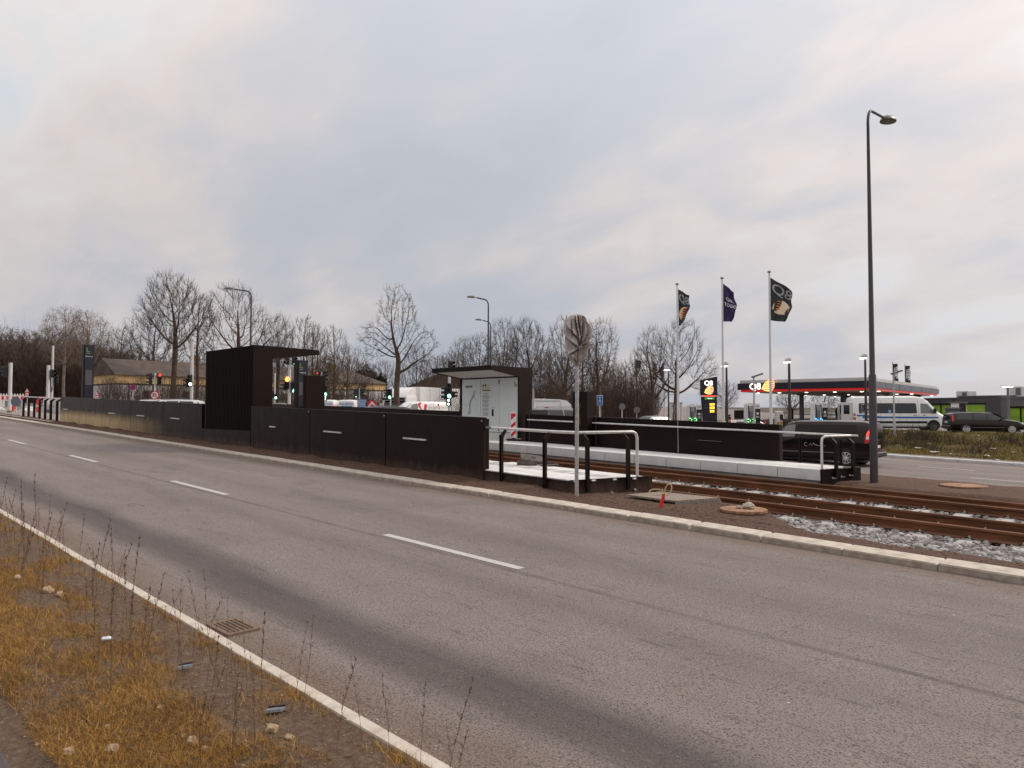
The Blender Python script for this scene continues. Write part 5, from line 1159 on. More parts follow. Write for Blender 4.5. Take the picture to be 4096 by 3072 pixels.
def flag(label,fl,px,ptop,D,cl,corners,kind,wave=.10,ph=0,rp=.075):
    q=bgp(px,D); t=thing('flagpole',label,'flagpole',q,RZ0,'flagpoles in front of the filling station'); H=topz(ptop,D)-q.z
    m=MB(); m.tube([(0,0,-.1),(0,0,H)],[rp*1.25,rp*.6],14); m.build('pole',m_pole,t,smooth=50)
    m=MB(); m.lathe([(.05,H),(.12,H+.03),(.12,H+.06),(.07,H+.11),(0,H+.12)],14); m.build('finial',m_crim if False else m_grey,t,smooth=50)
    f=thing('flag',fl,'flag',(q.x,q.y,q.z+H-.28),RZ0,'flags in front of the filling station')
    TL,TR,BR,BL=corners; W=1.25; Hh=2.6
    def fn(x,z,off=0):    # flag sheet coordinates (0..W, 0..-Hh) to space
        u=max(0,min(1,x/W)); v=max(0,min(1,-z/Hh))
        X=(TL[0]*(1-u)+TR[0]*u)*(1-v)+(BL[0]*(1-u)+BR[0]*u)*v; Z=(TL[1]*(1-u)+TR[1]*u)*(1-v)+(BL[1]*(1-u)+BR[1]*u)*v
        X+=.16*u*math.sin(PI*v)*W; Y=wave*u*(math.sin(u*7+v*5+ph)*1.0+.5*math.sin(v*9-u*3+ph)); X+=.04*u*math.sin(v*14+ph)
        return Vector((X+.06,Y-off,Z))
    n1,n2=26,40; vs=[fn(W*i/n1,-Hh*j/n2) for j in range(n2+1) for i in range(n1+1)]; fs=[(j*(n1+1)+i,j*(n1+1)+i+1,(j+1)*(n1+1)+i+1,(j+1)*(n1+1)+i) for j in range(n2) for i in range(n1)]
    m=MB(); m.add(vs,fs); o=m.build('cloth',cl,f,smooth=70,fix=False)
    if kind=='q': textmap('Q8',.90,mat('grey_flag_print',(.36,.37,.37),.6,0,0),f,lambda a,b:fn(a,b,.03),.66,-.58,.012); sail(fn,1.05,.60,-1.65,f,m_cream)
    if kind=='p': textmap('QIK',.34,m_txtw,f,lambda a,b:fn(a,b,.03),.62,-.98,.004,sx=1.3); textmap('TOGO',.34,m_txtw,f,lambda a,b:fn(a,b,.03),.66,-1.40,.004,sx=1.15)
    if kind=='t': sail(fn,.9,.6,-1.6,f,m_cream)
    return t
flag('nearest and tallest flagpole in front of the canopy','largest dark Q8 flag with orange striped emblem, flying farthest right',3083,1088,42,m_flagk,((0,0),(1.28,-.80),(.80,-2.66),(0,-2.57)),'q',.12,.4)
flag('middle flagpole of the three in front of the filling station','purple flag lettered QIK TOGO between the two dark flags',2893,1113,44.3,m_flagp,((0,0),(.62,-.55),(.55,-2.42),(0,-2.4)),'p',.12,1.7)
flag('leftmost flagpole of the three near ones, left of the totem','narrow folded dark Q8 flag on the leftmost near pole',2712,1137,46.6,m_flagk,((0,0),(.72,-.42),(.20,-2.42),(.03,-2.42)),'q',.16,2.6)
flag('far left flagpole standing beyond the second parapet','small limp teal flag far off left of the lit lamp',2540,1427,92,mat('teal_flag_cloth',(.02,.09,.11),.7,0,.2,3),((0,0),(.75,-.4),(.1,-2.3),(-.2,-2.3)),'t',.2,1,.1)
flag('far middle flagpole standing beyond the second parapet','small limp dark flag between the teal and purple far flags',2609,1434,92,m_flagk,((0,0),(.45,-.4),(.35,-2.5),(0,-2.5)),'q',.1,2,.1)
flag('far right flagpole beyond the second parapet, beside a lit lamp','small purple flag blown to the left on a far pole',2658,1426,92,m_flagp,((0,-.2),(-.9,-1.6),(-.5,-3.2),(-.1,-2.4)),'p',.1,0,.1)
# car-wash banners
for px,pt,pb,D in ((3573,1455,1531,120),(3622,1463,1538,124)):
    k=D/FPX; q=bgp(px,D); t=thing('banner','black vertical banner lettered WASH WORLD behind the canopy, the '+('left' if px<3600 else 'right')+' one of two','banner',q,RZ0,'wash banners')
    m=MB(); m.tube([(0,0,0),(0,0,topz(pt-8,D)-q.z)],.05,6); m.build('pole',m_grey,t); zt=topz(pt,D)-q.z; zb=topz(pb,D)-q.z
    m=MB(); n=14; vs=[(u*21*k,.12*math.sin(j*.9)*u,zt-(zt-zb)*j/n) for j in range(n+1) for u in (0,.5,1)]; m.add(vs,[(j*3+i,j*3+i+1,j*3+i+4,j*3+i+3) for j in range(n) for i in (0,1)]); m.build('cloth',mat('black_banner_cloth',(.02,.02,.022),.7,0,0),t,fix=False)
    text(t,'WASH',14*k,(14*k,-.2,(zt+zb)/2+3*k),m_txtw,0,ry=PI/2,sx=1.15,bold=.02); text(t,'WORLD',9*k,(5.0*k,-.2,(zt+zb)/2+4*k),m_txtw,0,ry=PI/2,sx=1.1,bold=.01)
# ------------------------------------------------------------ filling station
m_navyp=mat('navy_station_panel',(.010,.010,.022),.3,0,.1,2); m_redb=mat('red_station_band',(.62,.02,.02),.35,0,.05,2,emit=(1,.03,.02),estr=.25)
m_glow=mat('lit_white_letters',(.9,.88,.8),.4,0,0,emit=(1,.95,.82),estr=1.6); m_glowo=mat('lit_yellow_emblem',(.9,.6,.2),.4,0,0,emit=(1,.62,.20),estr=1.0); m_glowd=mat('lit_orange_stripe',(.8,.25,.05),.4,0,0,emit=(1,.22,.03),estr=.7); m_glowm=mat('lit_magenta_stripe',(.6,.05,.25),.4,0,0,emit=(.8,.05,.35),estr=.7)
m_amber=mat('amber_led_digits',(.9,.6,.1),.4,0,0,emit=(1,.58,.06),estr=2.2); m_grn=mat('green_lit_panel',(.03,.18,.03),.4,0,0,emit=(.1,.5,.08),estr=.3)
def litsail(parent,x,z,s,y):
    L=[(-.50,-.30),(-.36,.05),(-.10,.34),(.18,.5),(.44,.46),(.52,.18),(.50,-.16),(.36,-.42),(.05,-.5),(-.25,-.44)]
    m=MB(); m.prism([(x+a*s,z+b*s) for a,b in L],y,y+.03,'xz'); m.build('emblem',m_glowo,parent)
    m=MB(); m2=MB()
    for i in range(5):
        z0=-.36+i*.165; x0=-.40+.05*i
        m.prism([(x+a*s,z+b*s) for a,b in ((x0,z0),(.18,z0+.02),(.18,z0+.07),(x0+.04,z0+.05))],y-.012,y-.002,'xz')
        m2.prism([(x+a*s,z+b*s) for a,b in ((.20,z0+.02),(.46,z0+.04),(.47,z0+.12),(.20,z0+.12))],y-.012,y-.002,'xz')
    m.build('emblem_stripe',m_glowd,parent); m2.build('emblem_stripe',m_glowm,parent)
D=62; k=D/FPX; q=bgp(2840,D); t=thing('price_totem','dark slanted-top filling station totem with lit Q8 sign and amber prices','price sign',q,RZ0); Z=lambda y:topz(y,D)-q.z
m=MB(); m.prism([(-34*k,Z(1582)),(30*k,Z(1582)),(30*k,Z(1507)),(22*k,Z(1507)),(-34*k,Z(1520))],0,.45,'xz'); m.build('upper_box',m_navyp,t)
m=MB(); m.prism([(-32*k,Z(1586)),(28*k,Z(1586)),(28*k,0),(-24*k,0)],.03,.42,'xz'); m.build('lower_box',m_navyp,t)
m=MB(); m.box(-28*k,22*k,.0,.05,Z(1585.6),Z(1582.4)); m.build('red_light_strip',m_redl,t)
text(t,'Q8',26*k,(-6*k,-.03,Z(1533)),m_glow,0,bold=.008,sx=1.0,ext=.02); litsail(t,-5*k,Z(1560),36*k,-.04)
m=MB(); m.box(-21*k,18*k,.0,.028,Z(1598),Z(1589)); m.build('green_panel',m_grn,t); text(t,'Naturgas',6*k,(0,-.005,Z(1593.5)),m_glow,0,sx=.9)
for j,(a,s_) in enumerate((('95','14.19'),('Diesel','13.79'),('El','3.59'))):
    y=1618+j*13.5; text(t,a,5*k,(-15*k,.02,Z(y)),m_txtg,0); text(t,s_,11.5*k,(8*k,.015,Z(y)),m_amber,0,bold=.012,sx=.75)
    m=MB(); m.box(-2*k,19*k,.024,.029,Z(y+5.5),Z(y-5.5)); m.build('digit_window',mat('amber_backing',(.25,.12,.01),.5,0,0,emit=(1,.5,.05),estr=.35),t)
# canopy
C0=bgp(3481,90); Ca=bgp(2950,101); Cb=bgp(3756,130)
H0=topz(1560,90)
def hv(p): return Vector((p.x,p.y))
c0=hv(C0); a0=hv(Ca); b0=hv(Cb); d0=a0+b0-c0
t=thing('station_canopy','wide flat filling station canopy with navy fascia, red light band and lit Q8 sign','canopy',(0,0,0))
def slab(pts,z0,z1,name,m,inset=0):
    c=sum(pts,Vector((0,0)))/4; P=[c+(p-c)*(1-inset) for p in pts]; mb=MB(); mb.prism([(p.x,p.y) for p in P],z0,z1,'xy'); return mb.build(name,m,t)
pts=[a0,c0,b0,d0]; TH=topz(1522,90); TP=topz(1508,90)
slab(pts,H0+.30,TH,'fascia',m_navyp); slab(pts,H0+.02,H0+.30,'red_band',m_redb,.025); slab(pts,TH,TP,'parapet',mat('dusty_white_cladding',(.55,.53,.51),.6,0,.08,1),.02)
slab(pts,H0-.02,H0+.02,'soffit',mat('soffit_panel',(.50,.45,.41),.6,0,.08,.6),.03)
m=MB(); dd_=(b0-c0); nn_=Vector((dd_.y,-dd_.x)).normalized(); nn_=nn_ if nn_.dot(c0-a0)>0 else -nn_; n_=6
for i in range(n_):
    p_=c0+dd_*(i/n_+.002)+nn_*.02; q_=c0+dd_*((i+1)/n_-.002)+nn_*.02; m=MB(); m.add([(p_.x,p_.y,H0+.34),(q_.x,q_.y,H0+.34),(q_.x,q_.y,TH-.04),(p_.x,p_.y,TH-.04),(p_.x+nn_.x*.03,p_.y+nn_.y*.03,H0+.34),(q_.x+nn_.x*.03,q_.y+nn_.y*.03,H0+.34),(q_.x+nn_.x*.03,q_.y+nn_.y*.03,TH-.04),(p_.x+nn_.x*.03,p_.y+nn_.y*.03,TH-.04)],[(0,3,2,1),(4,5,6,7),(0,1,5,4),(1,2,6,5),(2,3,7,6),(3,0,4,7)]); m.build('fascia_panel',mat('faded_blue_panel',(.05,.055,.075),.4,0,.3,.8,col2=(.10,.115,.15)),t)
ux=(c0-a0).normalized(); wd=(c0-a0).length; nx=Vector((ux.y,-ux.x))
if nx.dot(Vector(FW))>0: nx=-nx
ang=math.atan2(ux.y,ux.x)
s_=thing('canopy_sign','lit white Q8 letters and yellow striped emblem on the canopy fascia','sign',(a0.x+ux.x*1.4+nx.x*.1,a0.y+ux.y*1.4+nx.y*.1,(H0+.3+TH)/2),ang)
text(s_,'Q8',1.25,(1.2,-.05,-.05),m_glow,0,bold=.015,ext=.03); litsail(s_,3.0,.12,1.75,-.1)
lt=text(t,'FLADSÅ',.5,(a0.x+ux.x*wd*.53+nx.x*.2,a0.y+ux.y*wd*.53+nx.y*.2,H0+.1),m_redl,ang) if False else None
m=MB()
for u in np.linspace(.06,.94,12): p=c0.lerp(b0,u); m.box(p.x-.02,p.x+.02,p.y-.02,p.y+.02,H0+.3,TH)
mb=MB()
for (u,v) in ((.28,.25),(.28,.75),(.62,.25),(.62,.75),(.93,.3),(.93,.75)):
    p=a0+(c0-a0)*u+(b0-c0)*v; g0=G(p.x,p.y); m=MB(); m.box(p.x-.25,p.x+.25,p.y-.25,p.y+.25,g0-.1,H0-.02); m.box(p.x-.5,p.x+.5,p.y-.5,p.y+.5,H0-.35,H0-.03); m.build('column',m_grey,t)
for u in (.04,.22,.44,.66,.86,.98):
    for v in (.12,.55,.9):
        p=a0+(c0-a0)*u+(b0-c0)*v; m=MB(); m.lathe([(.01,H0-.11),(.22,H0-.08),(.24,H0-.03)],12,'z',(p.x,p.y,0)); m.build('downlight',m_lit,t)
# chargers
def charger(label,px,pt,D,ring,rz=0):
    q=bgp(px,D); k=D/FPX; H=topz(pt,D)-q.z; t=thing('ev_charger',label,'EV charger',q,RZ0+rz,'electric car chargers')
    m=MB(); m.prism([(-.48,0),(-.42,H-.12),(-.36,H),(.02,H),(.08,H-.1),(.12,0)],0,.7,'xz'); m.build('body',m_white,t)
    m=MB(); m.prism([(-.40,.25),(-.36,H-.22),(.0,H-.22),(.03,.25)],-.015,0,'xz'); m.build('front_panel',m_grey if False else mat('light_grey_louvre',(.36,.36,.37),.5,0,.05,5),t)
    m=MB()
    for i in range(12): z=H*.35+i*H*.032; m.box(-.35,0,-.03,-.015,z,z+.03)
    m.build('louvre',m_grey,t)
    m=MB(); m.prism([(.12,0),(.12,H-.02),(.30,H-.04),(.52,H-.10),(.55,0)],.02,.66,'xz'); m.build('side_body',m_white,t)
    m=MB(); m.box(.16,.54,0,.02,.6,H-.42); m.build('dark_panel',m_navyp,t)
    text(t,'Q8',.2,(.34,-.01,H-.22),m_txtg,0); logo=MB(); logo.box(.26,.42,-.01,0,H-.85,H-.68); logo.box(.22,.46,-.01,0,H-1.0,H-.96); logo.box(.22,.46,-.01,0,H-1.08,H-1.05); logo.build('panel_print',m_txtw,t)
    for s in (-.34,.02):
        m=MB(); m.tube([(s,-.06,H-.2),(s+.06,-.10,H*.55),(s+.03,-.12,H*.28),(s-.02,-.05,H*.38)],.028,6); m.build('hose',m_darkplastic,t,smooth=60)
        m=MB(); m.tube([(s+.10*math.cos(a),-.08,H*.40+.10*math.sin(a)) for a in np.linspace(-2.2,2.2,12)],.035,6); m.build('ring_light',ring,t,smooth=60)
        m=MB(); m.box(s-.08,s+.02,-.12,-.02,H*.40-.06,H*.40+.06); m.build('plug',m_darkplastic,t)
    return t
m_ring=mat('green_ring_light',(.1,.6,.1),.4,0,0,emit=(.25,1,.3),estr=2); m_ringb=mat('blue_ring_light',(.05,.3,.9),.4,0,0,emit=(.08,.42,1),estr=3)
charger('white charging pillar with two green rings left of the price totem',2778,1616,54,m_ring); charger('white charging pillar with two green rings right of the black board',3011,1612,52,m_ring); charger('white charging pillar with two blue rings above the black van',3280,1607,52,m_ringb)
q=bgp(2957,60);t=thing('notice_board','blank black board on two posts between the totem and a charging pillar','board',q,RZ0); H=topz(1641,60)-q.z; m=MB(); m.box(-.42,.42,0,.1,H-.76,H); m.build('board',m_black2,t); m=MB(); m.box(-.42,-.36,0,.06,-.1,H-.7);m.build('leg',m_black2,t);m=MB(); m.box(.34,.42,0,.06,-.1,H-.7); m.build('leg',m_black2,t)
q=bgp(2916,57);t=thing('advert_pillar','narrow dark advert pillar with a round picture under the dark lamp post','advert pillar',q,RZ0); H=topz(1658,57)-q.z; m=MB(); m.cbox(-.13,.13,0,.15,0,H,.02); m.build('body',m_navyp,t); disc(t,.1,0,H*.6,m_or,-.02,'picture'); text(t,'Kaffe',.1,(0,-.01,H-.15),m_txtw,0)
q=bgp(2700,72); t=thing('white_board','large white board on the verge, partly hidden by the leftmost near flagpole','board',q,RZ0); k=72/FPX; Z=lambda y:topz(y,72)-q.z
m=MB(); m.cbox(-24*k,30*k,0,.12,0,Z(1612),.04); m.build('board',m_whitedirty,t); m=MB(); m.box(-25*k,31*k,-.02,.14,Z(1612),Z(1610)); m.build('frame',m_grey,t); text(t,'BYMARKEJ',6*k,(0,-.02,Z(1619)),m_txtk,0); text(t,'STORCENTER',6*k,(3*k,-.02,Z(1627)),m_txtk,0)
t2=thing('sign_back','two grey sign backs on one post in front of the large white board','sign',bgp(2698,60),RZ0); q=t2.location; k=60/FPX; Z=lambda y:topz(y,60)-q.z
m=MB(); m.tube([(0,.03,0),(0,.03,Z(1620))],.03,8); m.build('pole',m_galv,t2); disc(t2,8*k,0,Z(1625),m_grey,0); m=MB(); m.box(-6*k,6*k,-.01,.02,Z(1656),Z(1638)); m.build('sign_plate',m_grey,t2)
for px,pt,D,lb in ((3125,1644,64,'beige fuel pump with brown hoses at the near edge of the canopy'),(3300,1650,74,'fuel pump behind the blue-ringed charging pillar')):
    q=bgp(px,D); t=thing('fuel_pump',lb,'fuel pump',q,RZ0,'fuel pumps'); H=topz(pt,D)-q.z
    m=MB(); m.cbox(-.45,.15,0,.5,0,H,.05); m.build('body',m_whitedirty,t); m=MB(); m.box(-.15,.14,-.02,0,H*.45,H*.8); m.build('display',m_darkplastic,t); m=MB(); m.box(-.42,.12,-.02,0,.1,H*.38); m.build('lower_panel',m_or if False else mat('tan_panel',(.38,.25,.12),.6,0,.2,8),t)
    for i in range(4): x=.25+i*.13; m=MB(); m.tube([(x,0,H*.98),(x+.02,-.1,H*.6),(x+.05,-.05,H*.2),(x+.02,0,H*.45)],.03,6); m.build('hose',mat('brown_hose',(.12,.07,.04),.6,0,0),t,smooth=60)
    m=MB(); m.box(.18,.75,.02,.4,0,H*.5); m.build('hose_box',m_darkplastic,t)
# ------------------------------------------------------------ warehouses and containers at the right
m_wh=mat('grey_warehouse_panel',(.085,.082,.09),.6,0,.08,.8); m_lime=mat('lime_green_container',(.20,.34,.018),.5,0,.12,1.5)
def block(label,name,cat,px0,px1,ptop,D0,D1,depth,m,joints=0,hz=0,roofm=None):
    A=bgp(px0,D0);B=bgp(px1,D1); d=hv(B)-hv(A); L=d.length; an=math.atan2(d.y,d.x); z0=min(A.z,B.z)-.2; H=topz(ptop,D0)-z0
    t=thing(name,label,cat,(A.x,A.y,z0),an)
    m0=MB(); m0.box(0,L,0,depth,0,H); m0.build('wall',m,t)
    m0=MB(); m0.box(-.1,L+.1,-.1,depth+.1,H,H+.15); m0.build('roof',roofm or m_grey,t)
    for j in range(joints):
        m1=MB(); x=L*(j+1)/(joints+1); m1.box(x-.04,x+.04,-.02,0,0,H); m1.build('panel_joint',m_darkplastic,t)
    for j in range(hz):
        m1=MB(); z=H*(j+1)/(hz+1); m1.box(0,L,-.015,0,z-.02,z+.02); m1.build('panel_joint',m_darkplastic,t)
    return t,L,H
t,L,H=block('long grey panelled warehouse behind the green containers','warehouse','building',3650,4003,1597,112,96,25,m_wh,5,2)
for x,w_,h_ in ((L*.33,2.2,1.0),(L*.90,2.0,1.4)):
    u=thing('rooftop_unit','white ventilation unit on the grey warehouse roof, '+('above the green containers' if x<L*.5 else 'near the lit cone lamp'),'rooftop unit',t.matrix_basis@Vector((x,3,H+.15)),t.rotation_euler.z); m=MB(); m.cbox(0,w_,0,1.5,0,h_,.04); m.build('casing',m_whitedirty,u); m=MB(); m.box(w_*.5,w_*.9,-.02,0,.2,h_-.2); m.build('grille',m_grey,u)
t,L,H=block('taller grey warehouse wing with a white door canopy at the right edge','warehouse','building',4003,4400,1585,96,104,6,mat('grey_warehouse_panel_2',(.07,.068,.076),.6,0,.08,.8),3,3); m=MB(); m.box(L*.14,L*.5,-1.5,0,H*.55,H*.62); m.build('door_canopy',m_whitedirty,t)
for px0,px1,pt,D,lb in ((3722,3806,1620,72,'lime green container with black posts left of the corrugated cabinet'),(3800,3842,1618,76,'lime green container corner with pale lid behind the first one'),(4036,4130,1632,62,'lime green container at the right edge behind the black estate car')):
    t,L,H=block(lb,'container','container',px0,px1,pt,D,D-2,2.4,m_lime,0,0,m_black2)
    for x in (0,L*.5,L): m=MB(); m.box(x-.05,x+.05,-.06,0,0,H+.1); m.build('post',m_black2,t)
    m=MB(); m.box(0,L,-.05,0,H*.62,H*.66); m.build('rail',m_lime,t)
block('white corrugated cabinet between the green container and the warehouse wall','cabinet','cabinet',3834,3864,1613,68,68,1.2,m_white,9)
block('small grey control cabinet with a pale front beside the corrugated cabinet','cabinet','cabinet',3806,3835,1636,66,66,1,m_wh)
block('long white industrial hall low behind the fuel canopy','industrial_hall','building',2860,3360,1655,190,170,30,mat('white_cladding',(.42,.43,.45),.6,0,.05,.5),6)
t=thing('industrial_hall','small white gabled station shop roof behind the minibus','building',(0,0,0)); 
A=bgp(3510,104);B=bgp(3745,125); z1=topz(1573,104); zb=topz(1592,125)
m=MB(); dA=hv(A);dB=hv(B); off=Vector(FW)*10
m.add([(dA.x,dA.y,z1),(dB.x,dB.y,zb-.2),(dB.x+off.x,dB.y+off.y,zb-.4),(dA.x+off.x,dA.y+off.y,z1-1.2),(dA.x,dA.y,0),(dB.x,dB.y,0),(dB.x+off.x,dB.y+off.y,0),(dA.x+off.x,dA.y+off.y,0)],[(0,1,2,3),(0,4,5,1),(1,5,6,2),(2,6,7,3),(3,7,4,0)]); m.build('wall',mat('pale_shop_cladding',(.5,.49,.47),.6,0,.05,.5),t)

# ------------------------------------------------------------ yellow and white timber-framed houses
m_yell=mat('ochre_render',(.74,.50,.25),.85,0,.15,.8,.1,30); m_wrend=mat('white_render',(.60,.585,.58),.85,0,.10,.8,.1,30)
m_roof=mat('brown_tile_roof',(.065,.047,.038),.85,0,.2,.9,.4,14,col2=(.115,.085,.07)); m_tim=mat('dark_timber',(.04,.025,.018),.8,0,.1,4); m_win=mat('dark_window',(.03,.022,.02),.25,0,0)
m_brick=mat('yellow_brick',(.19,.115,.052),.85,0,.2,2,.2,40)
A=bgp(468,75.5);B=bgp(1542,105); d=hv(B)-hv(A); L=d.length; an=math.atan2(d.y,d.x); z0=.1; ze=topz(1491,74)-z0
t=thing('farm_building','long low ochre and white house with brown roof behind the bare trees','building',(A.x,A.y,z0),an)
zs=topz(1536,74)-z0
m=MB(); m.box(0,L,0,6,0,zs); m.build('wall',m_wrend,t); m=MB(); m.box(0,L,.0,6,zs+.16,ze); m.build('upper_wall',m_yell,t); m=MB(); m.box(-.03,L+.03,-.04,6.03,zs,zs+.16); m.build('timber_band',m_tim,t)
m=MB(); m.box(0,L,-.03,0,zs*.52,zs*.52+.12); m.build('timber_rail',m_tim,t)
m=MB(); e=.3; h=1.75; m.add([(-e,-e,ze-.1),(L+e,-e,ze-.1),(L+e,6+e,ze-.1),(-e,6+e,ze-.1),(-.4,3,ze+h),(L-4.0,3,ze+h)],[(0,1,5,4),(1,2,5),(2,3,4,5),(3,0,4),(3,2,1,0)]); rf=m.build('roof',m_roof,t)
for x in (10.0,L*.8): m=MB(); m.box(x-.4,x+.4,2.6,3.4,ze+h-.4,ze+h+.9); m.build('chimney',m_brick,rf)
for x in np.arange(1.2,L,2.55): m=MB(); m.box(x-.07,x+.07,-.035,0,0,zs); m.build('timber_post',m_tim,t)
for i,x in enumerate(np.arange(3.4,L-1,4.3)):
    m=MB(); m.box(x-.65,x+.65,-.05,0,zs*.35,zs*.86); w_=m.build('window',m_win,t); m=MB(); m.box(x-.03,x+.03,-.08,-.05,zs*.35,zs*.86); m.box(x-.65,x+.65,-.08,-.05,zs*.6,zs*.63); m.build('glazing_bar',m_whitedirty,w_)
for x in (L*.81,L*.89,L*.30): m=MB(); m.box(x-.5,x+.5,-.03,0,zs+.5,zs+1.3); m.build('window',m_win,t)
# brick house with steep roof behind the lorry
A=bgp(1650,112); t=thing('brick_house','steep dark-roofed yellow brick house with two chimneys rising behind the lorry','building',(A.x,A.y,0),RZ0-.30); Zr=topz(1489,112); Ze=topz(1553,112); k=112/FPX
m=MB(); m.box(-1.4,10,.0,12,0,Ze-.0); m.build('wall',m_brick,t)
m=MB(); m.prism([(0,Ze-.05),(10,Ze-.05),(5,Zr-.25)],-.05,0,'xz'); m.v=[(x*1.0,y-.0,z) for x,y,z in m.v]
m=MB(); m.prism([(2.4,Ze-.05),(9.6,Ze-.05),(6.0,Zr-.1)],-.4,5,'xz'); m.build('gable_wall',m_brick,t)
m=MB(); m.add([(-2.0,-.6,Ze-.2),(2.4,-.6,Ze-.2),(6.0,-.6,Zr+.12),(2.6,5,Zr+.1),(9.9,-.6,Ze-.3),(12,5,Zr-.5),(9.9,12,Ze-.2),(-2,12,Ze-.2),(6.0,.1,Zr+.1)],[(0,1,2,3),(2,4,5,3),(0,3,7),(3,5,6,7)]); rf=m.build('roof',m_roof,t)
m=MB(); m.obox((2.2,-.55,Ze-.2),(6.0,-.55,Zr+.05),.3,.25); m.obox((9.8,-.55,Ze-.2),(6.0,-.55,Zr+.05),.3,.25); m.build('verge_board',m_tim,rf)
for x,zt in ((2.7,1.0),(4.6,1.5)): m=MB(); m.box(x-.4,x+.4,5,5.8,Zr-.4,Zr+zt-.3); m.box(x-.48,x+.48,4.92,5.88,Zr+zt-.3,Zr+zt-.1); m.build('chimney',m_brick,rf)
m=MB(); m.prism([(4.8,Zr-2.7),(6.0,Zr-2.7),(6.0,Zr-1.9),(5.4,Zr-1.55),(4.8,Zr-1.9)],-.43,-.4,'xz'); m.build('window',m_win,t)
for x,z in ((.9,Ze+.6),(2.4,Ze+1.2)): m=MB(); m.box(x-.3,x+.3,1.0,1.6,z+.0,z+.25); m.build('rooflight',m_galvl,rf)

# ------------------------------------------------------------ road works at the far left
def at_g(px,py,z0=0): return gnd(px,py,z0)
m_fen=mat('white_barrier_plastic',(.68,.66,.64),.5,0,.06,5); m_orr=mat('bright_red_plastic',(.72,.05,.03),.45,0,.1,6)
A=at_g(-60,1633);B=at_g(96,1633); t=thing('barrier_fence','white spiked barrier fence with red patches at the far left before the wood','barrier fence',(A.x,A.y,A.z),math.atan2(B.y-A.y,B.x-A.x)); L=(hv(B)-hv(A)).length; H=1.25
D=A.x*FW[0]+A.y*FW[1]; H=topz(1574,D)-A.z
for i in range(14):
    x=L*(i+.5)/14; m=MB(); m.prism([(x-L/34,.1),(x+L/34,.1),(x+L/34,H-.15),(x,H+.05),(x-L/34,H-.15)],-.04,.04,'xz'); m.build('paling',m_fen,t)
m=MB(); m.box(0,L,-.02,.03,H*.62,H*.82); m.box(0,L,-.02,.03,.1,H*.35); m.build('rail',m_fen,t)
for i in range(8): x=L*(i+.5)/8; m=MB(); m.box(x-L/34,x+L/34,-.06,-.045,H*.60,H*.84); m.build('red_patch',m_red,t)
m=MB(); m.box(L*.5,L*.92,-.06,-.045,.12,H*.52); m.build('grey_panel',mat('grey_green_panel',(.16,.19,.17),.6,0,.1,3),t)
A=at_g(172,1648);B=at_g(262,1655); t=thing('barrier_fence','white plastic barrier panels with narrow slots behind the left end of the parapet','barrier fence',A,math.atan2(B.y-A.y,B.x-A.x)); L=(hv(B)-hv(A)).length; D=A.x*FW[0]+A.y*FW[1]; H=topz(1593,D)-A.z
m=MB(); m.cbox(0,L,-.03,.03,.02,H,.02); m.build('panel',m_fen,t)
for i in range(9): x=L*(i+1)/10; m=MB(); m.box(x-.035,x+.035,-.04,-.031,H*.30,H*.52); m.box(x-.03,x+.03,-.04,-.031,H*.62,H*.75); m.build('slot',m_darkplastic,t)
for i,(px,py,pt,r) in enumerate(((50,1652,1595,5.5),(62,1640,1612,4),(150,1656,1598,4.5),(161,1624,1585,4),(178,1624,1585,4))):
    p=at_g(px,py); D=p.x*FW[0]+p.y*FW[1]; k=D/FPX; t=thing('bollard',('red bollard with a white band before the large grey round sign','short red bollard just right of the banded one at the far left','tall red bollard with white lamp beyond the left handrail','left one of the pair of red posts flanking a dark mesh panel','right one of the pair of red posts flanking a dark mesh panel')[i],'bollard',p,RZ0); H=topz(pt,D)-p.z
    m=MB(); m.cbox(-r*k,r*k,-.05,.05,.02,H,.02); b=m.build('post',m_orr,t); m=MB(); m.box(-r*k*1.05,r*k*1.05,-.055,.055,H*.5,H*.62); m.build('white_band',m_fen,t); m=MB(); m.cbox(-r*k*2,r*k*2,-.2,.2,0,.08,.02); m.build('foot',m_rubber,t)
m=MB(); p=at_g(176,1628); t=thing('barrier_fence','dark mesh panel between the pair of red posts','barrier panel',p,RZ0)
for z in np.linspace(.2,1.0,6): m.obox((-.45,0,z),(.35,0,z),.03,.05)
m.build('mesh_panel',m_grey,t)
for i,(px,py) in enumerate(((98,1645),(110,1638),(125,1643),(132,1650),(118,1652),(2,1645))):
    p=at_g(px,py); r_=rock(None,(0,0,0),.22+.05*(i%3),m_concl if i%2 else m_fen,i+20,'rubble_lump',.7); r_.location=p+Vector((0,0,.1)); tag(r_,'pale lump of rubble on the ground beyond the left handrail','rubble','rubble lumps beyond the handrail')
yd=sheet('trampled_ground',-70,-41.4,9.3,12.5,20,6,m_yard,lambda x,y:-GRADE*x+.12); tag(yd,kind='structure')

